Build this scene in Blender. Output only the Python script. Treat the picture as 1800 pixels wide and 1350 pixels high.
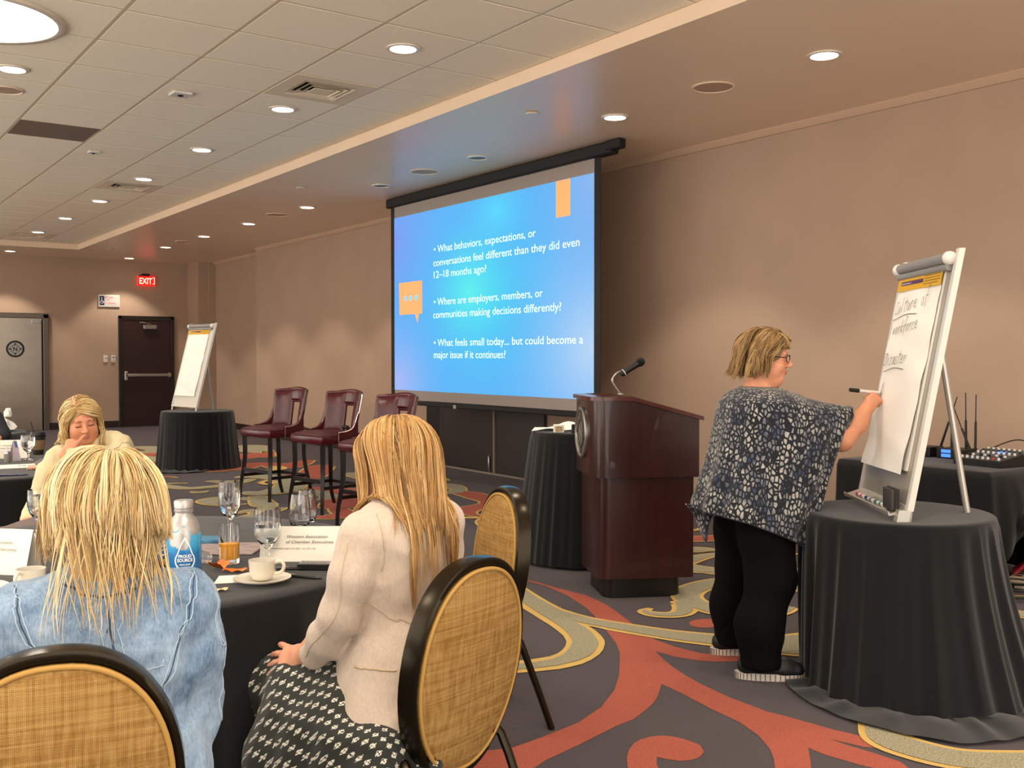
import bpy, bmesh, math, random
import numpy as np
from mathutils import Vector, Matrix

# ---------------------------------------------------------------- camera, world, exposure
scene = bpy.context.scene
for o in list(bpy.data.objects):
    bpy.data.objects.remove(o)
COL = scene.collection
CAM_H = 1.45
cam_data = bpy.data.cameras.new('camera')
cam_data.sensor_width = 36.0
cam_data.lens = 36.0
cam_data.clip_start = 0.05
cam_data.clip_end = 200
cam = bpy.data.objects.new('camera', cam_data)
COL.objects.link(cam)
cam.location = (0, 0, CAM_H)
cam.rotation_euler = (math.radians(90 - 1.4639), 0, math.radians(-35.2476))
scene.camera = cam
world = bpy.data.worlds.new('world')
scene.world = world
world.use_nodes = True
world.node_tree.nodes['Background'].inputs[0].default_value = (1.0, 0.90, 0.79, 1)
world.node_tree.nodes['Background'].inputs[1].default_value = 3.3
scene.view_settings.view_transform = 'Standard'
scene.view_settings.look = 'None'
scene.view_settings.gamma = 1.0
scene.view_settings.exposure = 0.0
scene.view_settings.use_curve_mapping = False
SPOT_SOFFIT, SPOT_TRAY, DOME_W = 135.0, 70.0, 40.0       # lamp powers
LAMP = (1.0, 0.88, 0.74)                                 # warm white

rng = random.Random(7)
nrng = np.random.default_rng(11)

# ---------------------------------------------------------------- helpers
def lin(c):
    if isinstance(c, str):
        c = [int(c[i:i + 2], 16) / 255 for i in (0, 2, 4)]
        return tuple((x / 12.92 if x <= 0.04045 else ((x + 0.055) / 1.055) ** 2.4) for x in c)
    return tuple(c)

def M(name, col, rough=0.6, metal=0.0, spec=0.5, emit=None, estr=1.0, var=None, bump=None, trans=0.0,
      ior=1.45, sheen=0.0, coat=0.0, alpha=1.0, stretch=(1, 1, 1), var2=None):
    """principled material; var = (scale, amount) colour mottling, bump = (scale, strength) fine relief"""
    m = bpy.data.materials.new(name)
    m.use_nodes = True
    nt = m.node_tree
    b = nt.nodes['Principled BSDF']
    c = lin(col)
    I = b.inputs
    I['Base Color'].default_value = (*c, 1)
    I['Roughness'].default_value = rough
    I['Metallic'].default_value = metal
    I['Specular IOR Level'].default_value = spec
    I['IOR'].default_value = ior
    I['Transmission Weight'].default_value = trans
    I['Sheen Weight'].default_value = sheen
    I['Coat Weight'].default_value = coat
    I['Alpha'].default_value = alpha
    if emit is not None:
        I['Emission Color'].default_value = (*lin(emit), 1)
        I['Emission Strength'].default_value = estr
    if var or bump:
        tc = nt.nodes.new('ShaderNodeTexCoord')
        mp = nt.nodes.new('ShaderNodeMapping')
        mp.inputs['Scale'].default_value = stretch
        nt.links.new(tc.outputs['Object'], mp.inputs[0])
    if var:
        n = nt.nodes.new('ShaderNodeTexNoise')
        n.inputs['Scale'].default_value = var[0]
        n.inputs['Detail'].default_value = 4
        nt.links.new(mp.outputs[0], n.inputs['Vector'])
        r = nt.nodes.new('ShaderNodeMapRange')
        r.inputs[1].default_value = 0.25
        r.inputs[2].default_value = 0.75
        nt.links.new(n.outputs[0], r.inputs[0])
        mx = nt.nodes.new('ShaderNodeMix')
        mx.data_type = 'RGBA'
        a = var[1]
        lo = lin(var2) if var2 else tuple(x * (1 - a) for x in c)
        hi = c if var2 else tuple(min(1, x * (1 + a)) for x in c)
        mx.inputs[6].default_value = (*lo, 1)
        mx.inputs[7].default_value = (*hi, 1)
        nt.links.new(r.outputs[0], mx.inputs[0])
        nt.links.new(mx.outputs[2], I['Base Color'])
    if bump:
        n2 = nt.nodes.new('ShaderNodeTexNoise')
        n2.inputs['Scale'].default_value = bump[0]
        n2.inputs['Detail'].default_value = 3
        nt.links.new(mp.outputs[0], n2.inputs['Vector'])
        bp = nt.nodes.new('ShaderNodeBump')
        bp.inputs['Strength'].default_value = bump[1]
        bp.inputs['Distance'].default_value = 0.01
        nt.links.new(n2.outputs[0], bp.inputs['Height'])
        nt.links.new(bp.outputs[0], I['Normal'])
    return m

class MB:
    """collects geometry; build() links it as ONE mesh object"""
    def __init__(s):
        s.v = []; s.f = []; s.mi = []
    def add(s, V, F, mi=0):
        o = len(s.v)
        s.v.extend([tuple(map(float, p)) for p in V])
        s.f.extend([tuple(int(i) + o for i in f) for f in F])
        s.mi.extend([mi] * len(F))
        return s
    def bm(s, b, mi=0, mtx=None):
        b.verts.ensure_lookup_table()
        b.verts.index_update()
        V = [(mtx @ v.co if mtx else v.co) for v in b.verts]
        F = [[v.index for v in f.verts] for f in b.faces]
        b.free()
        return s.add(V, F, mi)
    def box(s, c, d, bevel=0.0, seg=1, rot=None, mi=0):
        b = bmesh.new()
        bmesh.ops.create_cube(b, size=1)
        for v in b.verts:
            v.co = Vector((v.co.x * d[0], v.co.y * d[1], v.co.z * d[2]))
        if bevel:
            bmesh.ops.bevel(b, geom=list(b.edges), offset=bevel, segments=seg, affect='EDGES', profile=0.5)
        m = Matrix.Translation(c)
        if rot:
            m = m @ rot.to_4x4()
        return s.bm(b, mi, m)
    def tube(s, path, r, n=8, cap=True, mi=0, flat=None):
        P = np.array(path, float)
        k = len(P)
        R = np.full(k, r, float) if np.isscalar(r) else np.array(r, float)
        T = np.gradient(P, axis=0)
        T /= np.linalg.norm(T, axis=1)[:, None] + 1e-12
        ref = np.array([0, 0, 1.0]) if abs(T[0, 2]) < 0.9 else np.array([0, 1.0, 0])
        N = ref - T[0] * (ref @ T[0]); N /= np.linalg.norm(N)
        V = []
        for i in range(k):
            N = N - T[i] * (N @ T[i]); N /= np.linalg.norm(N) + 1e-12
            Bn = np.cross(T[i], N)
            for j in range(n):
                a = 2 * math.pi * j / n
                fl = flat if flat else 1.0
                V.append(P[i] + R[i] * (math.cos(a) * N * fl + math.sin(a) * Bn))
        F = []
        for i in range(k - 1):
            for j in range(n):
                F.append((i * n + j, i * n + (j + 1) % n, (i + 1) * n + (j + 1) % n, (i + 1) * n + j))
        if cap:
            F.append(tuple(range(n))[::-1])
            F.append(tuple((k - 1) * n + j for j in range(n)))
        return s.add(V, F, mi)
    def lathe(s, prof, n=24, c=(0, 0, 0), mi=0, close=False):
        V = []; F = []
        k = len(prof)
        for (r, z) in prof:
            for j in range(n):
                a = 2 * math.pi * j / n
                V.append((c[0] + r * math.cos(a), c[1] + r * math.sin(a), c[2] + z))
        for i in range(k - 1 + (1 if close else 0)):
            i2 = (i + 1) % k
            for j in range(n):
                F.append((i * n + j, i * n + (j + 1) % n, i2 * n + (j + 1) % n, i2 * n + j))
        if not close:
            if prof[0][0] > 1e-6: F.append(tuple(range(n))[::-1])
            if prof[-1][0] > 1e-6: F.append(tuple((k - 1) * n + j for j in range(n)))
        return s.add(V, F, mi)
    def prism(s, poly, z0, z1, mi=0, fn=None):
        """extrude a 2D polygon; fn maps (x, y, z) to 3D"""
        n = len(poly)
        V = [(x, y, z0) for x, y in poly] + [(x, y, z1) for x, y in poly]
        if fn: V = [fn(*p) for p in V]
        F = [tuple(range(n))[::-1], tuple(range(n, 2 * n))]
        F += [(i, (i + 1) % n, n + (i + 1) % n, n + i) for i in range(n)]
        return s.add(V, F, mi)
    def grid(s, A, mi=0, wrapu=False):
        A = np.asarray(A, float)
        a, b = A.shape[:2]
        V = A.reshape(-1, 3)
        F = []
        for i in range(a - (0 if wrapu else 1)):
            i2 = (i + 1) % a
            for j in range(b - 1):
                F.append((i * b + j, i2 * b + j, i2 * b + j + 1, i * b + j + 1))
        return s.add(V, F, mi)
    def build(s, name, mat, parent=None, smooth=True, ang=35, loc=None):
        me = bpy.data.meshes.new(name)
        me.from_pydata(s.v, [], s.f)
        return finish(name, me, mat, parent, smooth, ang, loc, s.mi)

def finish(name, me, mat, parent=None, smooth=True, ang=35, loc=None, mi=None, recalc=True):
    mats = mat if isinstance(mat, (list, tuple)) else [mat]
    for m in mats:
        me.materials.append(m)
    if recalc and len(me.polygons) < 60000:
        b = bmesh.new(); b.from_mesh(me)
        bmesh.ops.recalc_face_normals(b, faces=b.faces)
        b.to_mesh(me); b.free()
    if mi and len(mats) > 1:
        me.polygons.foreach_set('material_index', mi)
    if smooth:
        me.polygons.foreach_set('use_smooth', [True] * len(me.polygons))
        if ang and ang < 170:
            me.set_sharp_from_angle(angle=math.radians(ang))
    me.update()
    o = bpy.data.objects.new(name, me)
    COL.objects.link(o)
    if parent: o.parent = parent
    if loc: o.location = loc
    return o

def tag(o, label=None, cat=None, group=None, kind=None):
    if label: o['label'] = label
    if cat: o['category'] = cat
    if group: o['group'] = group
    if kind: o['kind'] = kind
    return o

def thing(name, label, cat, loc=(0, 0, 0), rz=0.0, group=None):
    o = bpy.data.objects.new(name, None)
    o.empty_display_size = 0.1
    COL.objects.link(o)
    o.location = loc
    o.rotation_euler = (0, 0, rz)
    return tag(o, label, cat, group)

def child(o, name, parent):
    """another object sharing the mesh of o"""
    c = bpy.data.objects.new(name, o.data)
    COL.objects.link(c)
    c.parent = parent
    return c

def dup(root, loc=None, rz=None, label=None, group=None):
    r = root.copy(); COL.objects.link(r)
    if loc is not None: r.location = loc
    if rz is not None: r.rotation_euler = (0, 0, rz)
    if label: r['label'] = label
    if group: r['group'] = group
    for ch in [c for c in root.children]:
        c = ch.copy(); COL.objects.link(c); c.parent = r
        for g in ch.children:
            d = g.copy(); COL.objects.link(d); d.parent = c
    return r

def text_mesh(body, size=1.0, shear=0.0, spacing=1.0, bold=0.0, align='LEFT'):
    cu = bpy.data.curves.new('t', 'FONT')
    cu.body = body; cu.size = size; cu.shear = shear; cu.space_character = spacing
    cu.offset = bold; cu.resolution_u = 3; cu.align_x = align
    o = bpy.data.objects.new('t', cu)
    COL.objects.link(o)
    dg = bpy.context.evaluated_depsgraph_get()
    me = bpy.data.meshes.new_from_object(o.evaluated_get(dg))
    bpy.data.objects.remove(o); bpy.data.curves.remove(cu)
    me.materials.clear()
    return me

def text_obj(name, body, mat, frame, width=None, height=None, size=0.1, parent=None, shear=0.0, spacing=1.0, bold=0.0):
    """flat lettering; frame = 4x4 (x right, y up, z out of the surface); fitted to width / cap height"""
    me = text_mesh(body, 1.0, shear, spacing, bold)
    V = np.empty(len(me.vertices) * 3); me.vertices.foreach_get('co', V); V = V.reshape(-1, 3)
    x0, x1 = V[:, 0].min(), V[:, 0].max()
    sy = size if height is None else height / 0.729
    sx = sy if width is None else width / (x1 - x0)
    V[:, 0] = (V[:, 0] - x0) * sx
    V[:, 1] *= sy
    me.vertices.foreach_set('co', V.ravel())
    me.transform(frame)
    me.materials.append(mat)
    o = bpy.data.objects.new(name, me)
    COL.objects.link(o)
    if parent: o.parent = parent
    return o

def small_print(name, mat, fr, width, height, seed=1, parent=None, rows=1, gap=1.8):
    """illegible small print: rows of short dashes; fr as in text_obj"""
    r = random.Random(seed); b = MB()
    for k in range(rows):
        x = 0.0; y = -k * height * gap
        while x < width:
            w = height * r.uniform(0.35, 0.8)
            h = height * r.uniform(0.75, 1.0)
            if r.random() > 0.12:
                V = [fr @ Vector(p) for p in ((x, y, 0), (min(x + w, width), y, 0), (min(x + w, width), y + h, 0), (x, y + h, 0))]
                b.add(V, [(0, 1, 2, 3)])
            x += w + height * 0.22
    o = b.build(name, mat, parent, smooth=False)
    o['kind'] = 'stuff'
    return o

def frame(o, x, y):
    x = Vector(x).normalized(); y = Vector(y).normalized(); z = x.cross(y)
    return Matrix(((x.x, y.x, z.x, o[0]), (x.y, y.y, z.y, o[1]), (x.z, y.z, z.z, o[2]), (0, 0, 0, 1)))

def spline(P, n=40, closed=False):
    P = np.array(P, float)
    k = len(P)
    if closed:
        Q = np.vstack([P[-1:], P, P[:2]]); segs = k
    else:
        Q = np.vstack([2 * P[0] - P[1], P, 2 * P[-1] - P[-2]]); segs = k - 1
    out = []
    per = max(2, n // segs)
    for i in range(segs):
        p0, p1, p2, p3 = Q[i], Q[i + 1], Q[i + 2], Q[i + 3]
        for t in np.linspace(0, 1, per, endpoint=False):
            out.append(0.5 * ((2 * p1) + (-p0 + p2) * t + (2 * p0 - 5 * p1 + 4 * p2 - p3) * t * t + (-p0 + 3 * p1 - 3 * p2 + p3) * t ** 3))
    if not closed: out.append(P[-1])
    return np.array(out)

def struct(o):
    o['kind'] = 'structure'
    return o

# ---------------------------------------------------------------- materials of the room
def wall_material(name, col, rib=True):
    m = M(name, col, rough=0.55, spec=0.35, var=(2.2, 0.05))
    nt = m.node_tree
    b = nt.nodes['Principled BSDF']
    tc = nt.nodes.new('ShaderNodeTexCoord')
    mp = nt.nodes.new('ShaderNodeMapping')
    mp.inputs['Scale'].default_value = (70, 70, 0.6)
    n = nt.nodes.new('ShaderNodeTexNoise')
    n.inputs['Scale'].default_value = 1.0
    n.inputs['Detail'].default_value = 2
    bp = nt.nodes.new('ShaderNodeBump')
    bp.inputs['Strength'].default_value = 0.25
    bp.inputs['Distance'].default_value = 0.004
    nt.links.new(tc.outputs['Object'], mp.inputs[0])
    nt.links.new(mp.outputs[0], n.inputs['Vector'])
    nt.links.new(n.outputs[0], bp.inputs['Height'])
    nt.links.new(bp.outputs[0], b.inputs['Normal'])
    return m

m_wall = wall_material('wall_vinyl', 'ab917c')
m_soffit = M('soffit_paint', 'ead2b8', rough=0.32, spec=0.45, var=(1.5, 0.03))
m_tile = M('ceiling_tile', 'fbf0da', rough=0.85, spec=0.2, var=(60, 0.04), bump=(160, 0.15))
m_tbar = M('grid_bar', 'd2bfa2', rough=0.5)
m_trim = M('crown_trim', 'c4a58c', rough=0.45)
m_baseboard = M('baseboard_brown', '2a1a17', rough=0.45)
m_carpet = M('carpet_aubergine', '40363a', rough=0.95, spec=0.1, var=(260, 0.28), bump=(420, 0.5), sheen=0.15)
m_salmon = M('carpet_salmon', 'a45a4b', rough=0.95, spec=0.1, var=(230, 0.25), bump=(420, 0.5))
m_cream = M('carpet_cream', 'c9a865', rough=0.95, spec=0.1, var=(230, 0.15), bump=(420, 0.5))
m_speck = M('carpet_speckle', 'b9b297', rough=0.95, spec=0.1, var=(150, 0.9), var2='66614b', bump=(420, 0.5))
m_black = M('black_plastic', '0b0b0c', rough=0.4)
m_white = M('white_plastic', 'd8d4ce', rough=0.4)
m_dark = M('dark_gap', '060606', rough=0.9)

# ---------------------------------------------------------------- the room
X0, X1, Y0, Y1 = -3.6, 7.15, -2.4, 22.2
ZS, ZT = 3.48, 3.58
TX1, TY1, TX0, TY0 = 4.48, 20.44, -2.6, -1.2

f = MB().box((2.05, 10.0, -0.05), (11.3, 24.8, 0.1)).build('floor', m_carpet, smooth=False)
struct(f); f['label'] = 'dark aubergine carpet with salmon and cream scrollwork'
wb = MB().box((1.95, Y1 + 0.06, 1.85), (11.3, 0.12, 3.7)).build('wall_back', m_wall, smooth=False); struct(wb)
wr = MB().box((X1 + 0.06, 8.0, 1.85), (0.12, 20.8, 3.7))
wr.box((X1 + 0.36, 20.35, 1.85), (0.12, 4.0, 3.7)).box((X1 + 0.25, 18.36, 1.85), (0.34, 0.1, 3.7))
wr = wr.build('wall_right', m_wall, smooth=False); struct(wr)
pil = MB().box((7.20, 21.85, 1.85), (0.22, 0.7, 3.7)).box((7.39, 21.83, 1.85), (0.18, 0.74, 3.7))
pil = pil.build('trim_1', m_wall, smooth=False); struct(pil); pil['label'] = 'narrow pilaster in the far right corner'
# crown and base trims
MBx = MB()
MBx.prism([(0, 0), (-0.05, 0), (-0.055, -0.014), (-0.035, -0.04), (-0.018, -0.058), (0, -0.06)], -2.4, 18.31, fn=lambda x, y, z: (X1 + x, z, ZS + y))
struct(MBx.build('trim_2', m_trim, smooth=False))
MBx = MB()
MBx.prism([(0, 0), (-0.05, 0), (-0.055, -0.014), (-0.035, -0.04), (-0.018, -0.058), (0, -0.06)], 18.41, 21.5, fn=lambda x, y, z: (X1 + 0.3 + x, z, ZS + y))
struct(MBx.build('trim_3', m_trim, smooth=False))
bb = MB().box((X1 - 0.008, 15.25, 0.06), (0.016, 6.1, 0.12), 0.004).box((X1 + 0.292, 20.0, 0.06), (0.016, 3.1, 0.12), 0.004).box((X1 - 0.008, 3.4, 0.05), (0.016, 11.6, 0.10), 0.004)
struct(bb.build('baseboard_right', m_baseboard, smooth=False))
bb = MB().box((4.95, Y1 - 0.01, 0.07), (1.34, 0.02, 0.14), 0.004).box((6.95, Y1 - 0.01, 0.07), (0.3, 0.02, 0.14), 0.004).box((-0.2, Y1 - 0.01, 0.07), (6.2, 0.02, 0.14), 0.004)
struct(bb.build('baseboard_back', m_baseboard, smooth=False))

# ceiling: lower painted border with fascia, raised tray above it
c = MB()
c.box(((TX1 + X1 + 0.5) / 2, 10.0, ZS + 0.15), (X1 + 0.5 - TX1, 24.8, 0.3))
c.box(((TX0 + X0 - 0.2) / 2, 10.0, ZS + 0.15), (TX0 - X0 + 0.2, 24.8, 0.3))
c.box(((TX0 + TX1) / 2, (TY1 + Y1 + 0.1) / 2, ZS + 0.15), (TX1 - TX0, Y1 + 0.1 - TY1, 0.3))
c.box(((TX0 + TX1) / 2, (TY0 + Y0 - 0.1) / 2, ZS + 0.15), (TX1 - TX0, TY0 - Y0 + 0.1, 0.3))
ceil = struct(c.build('ceiling', m_soffit, smooth=False))
bk = MB().box(((TX0 + TX1) / 2, (TY0 + TY1) / 2, ZT + 0.05), (TX1 - TX0, TY1 - TY0, 0.06)).build('tile_backing', m_tile, ceil, smooth=False)
GX = [0.295, 1.005, 1.715, 2.425, 3.135, 3.845, TX1]
GY = [5.125 + 0.7035 * k for k in range(-2, 22)] + [TY1]
tile_mesh = {}
for i in range(len(GX) - 1):
    for j in range(len(GY) - 1):
        w, h = GX[i + 1] - GX[i] - 0.016, GY[j + 1] - GY[j] - 0.016
        key = (round(w, 3), round(h, 3))
        cx, cy = (GX[i] + GX[i + 1]) / 2, (GY[j] + GY[j + 1]) / 2
        if abs(cx - 2.07) < 0.01 and 10.0 < cy < 10.8: continue          # return air panel
        if abs(cx - 3.49) < 0.01 and (7.2 < cy < 7.9 or 12.9 < cy < 13.5 or 18.9 < cy < 19.5): continue   # vents
        if key not in tile_mesh:
            o = MB().box((0, 0, 0.012), (w, h, 0.024), 0.006).build('ceiling_tile', m_tile, ceil, smooth=False)
            tile_mesh[key] = o
        else:
            o = child(tile_mesh[key], 'ceiling_tile', ceil)
        o.location = (cx, cy, ZT - 0.002)
for x in GX[:-1]:
    MB().box((x, (GY[0] + TY1) / 2, ZT + 0.012), (0.024, TY1 - GY[0], 0.026)).build('grid_bar', m_tbar, ceil, smooth=False)
for y in GY[:-1]:
    MB().box(((GX[0] + TX1) / 2, y, ZT + 0.013), (TX1 - GX[0], 0.018, 0.026)).build('grid_bar', m_tbar, ceil, smooth=False)

# ---------------------------------------------------------------- carpet scrollwork (flat weave of the carpet itself)
CZ = [0.0015, 0.004, 0.0065, 0.009, 0.0115]
STROKE = [0]
layers = {k: MB() for k in ('salmon', 'cream', 'speck', 'aub')}
def poly(layer, pts, z):
    n = len(pts)
    layers[layer].add([(p[0], p[1], z) for p in pts], [tuple(range(n))])
def ribbon(layer, P, W, z):
    P = np.asarray(P, float); W = np.asarray(W, float)
    T = np.gradient(P, axis=0); T /= np.linalg.norm(T, axis=1)[:, None] + 1e-9
    N = np.c_[-T[:, 1], T[:, 0]]
    A = P + N * W[:, None]; Bq = P - N * W[:, None]
    k = len(P)
    g = z + np.arange(k) * (0.0016 / k) + (STROKE[0] % 7) * 1e-4
    V = [(a[0], a[1], h) for a, h in zip(A, g)] + [(b[0], b[1], h) for b, h in zip(Bq, g)]
    layers[layer].add(V, [(i, i + 1, k + i + 1, k + i) for i in range(k - 1)])
def scroll(P, W, z=1, fill='speck', edge=0.026, n=48, rim='cream'):
    """a stroke with a cream outline and a speckled or salmon heart"""
    STROKE[0] += 1
    D = spline(np.c_[np.array(P, float), np.array(W, float)], n)
    w = np.maximum(D[:, 2], 0.002)
    ribbon(rim, D[:, :2], w, CZ[z])
    wi = w - edge
    ok = wi > 0.004
    if fill and ok.sum() > 3:
        i0, i1 = np.argmax(ok), len(ok) - np.argmax(ok[::-1])
        ribbon(fill, D[i0:i1, :2], np.maximum(wi[i0:i1], 0.002), CZ[z + 1])
poly('salmon', [(3.896, 5.395), (3.908, 5.155), (3.861, 4.883), (3.76, 4.577), (3.647, 4.34), (3.514, 4.097), (3.409, 3.908), (3.323, 3.784), (3.199, 3.642), (3.081, 3.512), (2.923, 3.362), (2.734, 3.228), (2.543, 3.142), (2.322, 3.098), (2.176, 3.079), (2.072, 3.114), (2.025, 3.118), (1.927, 2.968), (2.068, 2.868), (2.135, 2.882), (2.209, 2.913), (2.395, 2.958), (2.641, 3.026), (2.746, 3.043), (2.851, 3.09), (2.943, 3.138), (3.006, 3.181), (3.085, 3.247), (3.148, 3.305), (3.13, 3.154), (3.09, 2.949), (3.069, 2.775), (3.02, 2.634), (2.951, 2.52), (2.892, 2.451), (2.816, 2.38), (2.741, 2.314), (2.842, 2.243), (2.973, 2.351), (3.075, 2.444), (3.07, 2.365), (3.097, 2.222), (3.147, 2.096), (3.173, 2.048), (3.237, 2.165), (3.23, 2.278), (3.216, 2.367), (3.213, 2.455), (3.249, 2.332), (3.332, 2.237), (3.344, 2.372), (3.307, 2.508), (3.274, 2.718), (3.255, 2.79), (3.26, 3.002), (3.29, 3.198), (3.326, 3.339), (3.364, 3.452), (3.412, 3.566), (3.477, 3.695), (3.49, 3.568), (3.545, 3.446), (3.595, 3.395), (3.671, 3.345), (3.747, 3.33), (3.754, 3.421), (3.693, 3.475), (3.636, 3.535), (3.609, 3.704), (3.622, 3.856), (3.729, 4.134), (3.845, 4.408), (3.909, 4.583), (3.956, 4.816), (3.934, 5.051), (3.934, 5.25), (3.906, 5.409)], CZ[0])
poly('salmon', [(2.458, 2.758), (2.49, 2.79), (2.526, 2.82), (2.579, 2.852), (2.625, 2.866), (2.678, 2.864), (2.723, 2.844), (2.747, 2.808), (2.76, 2.77), (2.766, 2.731), (2.766, 2.696), (2.731, 2.641), (2.698, 2.621), (2.668, 2.61), (2.633, 2.613), (2.599, 2.627), (2.567, 2.671), (2.556, 2.704), (2.51, 2.658), (2.473, 2.602), (2.466, 2.547), (2.359, 2.603), (2.403, 2.692)], CZ[0])
poly('salmon', [(4.138, 3.879), (4.121, 3.866), (4.101, 3.856), (4.08, 3.85), (4.059, 3.848), (4.038, 3.85), (4.018, 3.855), (4.001, 3.865), (3.987, 3.877), (3.977, 3.892), (3.971, 3.909), (3.97, 3.927), (3.974, 3.946), (3.983, 3.963), (3.996, 3.979), (4.012, 3.992), (4.032, 4.003), (4.053, 4.009), (4.075, 4.012), (4.097, 4.01), (4.117, 4.004), (4.135, 3.995), (4.149, 3.982), (4.159, 3.966), (4.165, 3.948), (4.165, 3.93), (4.161, 3.912), (4.151, 3.894)], CZ[0])
poly('cream', [(3.85, 5.448), (3.791, 5.25), (3.699, 4.937), (3.654, 4.764), (3.624, 4.618), (3.627, 4.482), (3.643, 4.368), (3.681, 4.251), (3.729, 4.134), (3.778, 4.022), (3.823, 3.925), (3.889, 3.823), (3.96, 3.727), (4.076, 3.623), (4.205, 3.532), (4.344, 3.497), (4.504, 3.476), (4.679, 3.486), (4.145, 3.086), (4.049, 3.135), (3.97, 3.229), (3.895, 3.341), (3.838, 3.448), (3.783, 3.56), (3.724, 3.66), (3.669, 3.766), (3.611, 3.916), (3.567, 4.028), (3.535, 4.128), (3.523, 4.193), (3.508, 4.251), (3.478, 4.155), (3.438, 4.061), (3.394, 3.982), (3.351, 3.928), (3.278, 3.856), (3.21, 3.805), (3.125, 3.761), (3.044, 3.733), (2.972, 3.729), (2.907, 3.732), (2.799, 3.763), (2.688, 3.804), (2.575, 3.869), (2.672, 4.015), (2.807, 3.956), (2.899, 3.929), (2.994, 3.919), (3.053, 3.935), (3.108, 3.968), (3.167, 4.016), (3.224, 4.081), (3.277, 4.175), (3.309, 4.265), (3.346, 4.38), (3.377, 4.506), (3.446, 4.771), (3.512, 5.069)], CZ[1])
poly('speck', [(3.778, 5.293), (3.661, 4.904), (3.588, 4.589), (3.6, 4.449), (3.619, 4.339), (3.705, 4.107), (3.797, 3.897), (3.933, 3.702), (4.048, 3.598), (4.177, 3.508), (4.311, 3.47), (4.467, 3.447), (4.628, 3.46), (4.169, 3.116), (4.07, 3.162), (3.996, 3.25), (3.917, 3.36), (3.808, 3.584), (3.692, 3.789), (3.636, 3.943), (3.562, 4.16), (3.514, 4.31), (3.507, 4.384), (3.473, 4.243), (3.425, 4.114), (3.355, 3.988), (3.319, 3.942), (3.236, 3.865), (3.158, 3.814), (3.062, 3.783), (2.931, 3.777), (2.821, 3.808), (2.717, 3.845), (2.599, 3.905), (2.647, 3.977), (2.775, 3.912), (2.874, 3.879), (2.977, 3.874), (3.06, 3.899), (3.164, 3.977), (3.25, 4.062), (3.317, 4.178), (3.368, 4.307), (3.411, 4.456), (3.46, 4.653), (3.526, 4.883), (3.587, 5.076)], CZ[2])
poly('cream', [(4.156, 3.359), (4.23, 3.357), (4.322, 3.335), (4.265, 3.29), (4.185, 3.321)], CZ[3])
scroll([(5.08, 3.82), (5.153, 3.983), (5.187, 4.147), (5.185, 4.266), (5.097, 4.47), (4.895, 4.572), (4.651, 4.564), (4.468, 4.466), (4.362, 4.327), (4.323, 4.151), (4.331, 4.048), (4.43, 3.884), (4.586, 3.852), (4.729, 3.881)], [0.1, 0.11, 0.11, 0.12, 0.125, 0.125, 0.11, 0.1, 0.1, 0.1, 0.1, 0.09, 0.07, 0.05], 1, 'speck', 0.026, 90)
scroll([(4.247, 4.385), (4.279, 4.322), (4.197, 4.213), (4.106, 4.155), (4.026, 4.164), (3.968, 4.226), (3.969, 4.304), (4.044, 4.338)], [0.02, 0.07, 0.075, 0.07, 0.065, 0.06, 0.045, 0.02], 1, 'speck', 0.03, 60)
scroll([(5.78, 5.959), (6.023, 5.819), (6.189, 5.606)], [0.05, 0.05, 0.05], 1, None, 0.026, 48)
scroll([(5.456, 5.533), (5.612, 5.45), (5.68, 5.347)], [0.1, 0.1, 0.02], 1, 'speck', 0.026, 48)
scroll([(5.721, 5.181), (5.501, 5.257), (5.261, 5.22), (5.065, 5.137), (5.02, 4.981), (5.104, 4.876), (5.318, 4.816)], [0.06, 0.07, 0.09, 0.1, 0.1, 0.08, 0.06], 1, 'speck', 0.026, 60)
scroll([(5.561, 4.576), (5.687, 4.486), (5.707, 4.316)], [0.07, 0.07, 0.07], 1, 'speck', 0.026, 48)
scroll([(5.591, 9.384), (5.838, 9.322), (5.884, 9.122), (5.812, 8.795), (5.671, 8.488), (5.483, 8.286), (5.327, 8.258), (5.133, 8.216)], [0.1, 0.13, 0.16, 0.15, 0.07, 0.14, 0.12, 0.05], 1, 'salmon', 0.026, 60)
scroll([(5.967, 10.079), (6.099, 9.921), (6.07, 9.692), (5.97, 9.461), (5.823, 9.333), (5.67, 9.385)], [0.1, 0.12, 0.12, 0.1, 0.12, 0.1], 1, 'speck', 0.026, 48)
scroll([(6.248, 10.553), (6.36, 10.475), (6.313, 10.231)], [0.08, 0.08, 0.03], 1, 'speck', 0.026, 48)
scroll([(4.921, 7.858), (5.08, 7.705)], [0.05, 0.05], 1, None, 0.026, 48)
scroll([(4.581, 8.304), (4.769, 8.006), (4.966, 7.785)], [0.06, 0.06, 0.06], 1, None, 0.026, 48)
scroll([(3.449, 11.83), (3.481, 11.582), (3.592, 11.315), (3.797, 11.295), (3.997, 11.345), (4.299, 11.564), (4.506, 11.733)], [0.03, 0.09, 0.1, 0.1, 0.1, 0.11, 0.06], 1, 'speck', 0.026, 60)
scroll([(3.538, 11.022), (3.585, 10.901), (3.708, 10.961)], [0.03, 0.07, 0.02], 1, 'speck', 0.026, 48)
scroll([(3.985, 11.854), (4.059, 11.768), (4.08, 11.483)], [0.05, 0.08, 0.03], 1, 'speck', 0.026, 48)
scroll([(3.424, 11.782), (3.597, 11.857), (3.741, 11.756)], [0.03, 0.06, 0.02], 1, 'speck', 0.026, 48)
scroll([(3.869, 9.959), (3.762, 10.205), (3.623, 10.33), (3.488, 10.268), (3.417, 10.125), (3.434, 9.938), (3.536, 9.793), (3.687, 9.76)], [0.04, 0.1, 0.11, 0.12, 0.12, 0.11, 0.09, 0.03], 1, 'speck', 0.026, 60)
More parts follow.
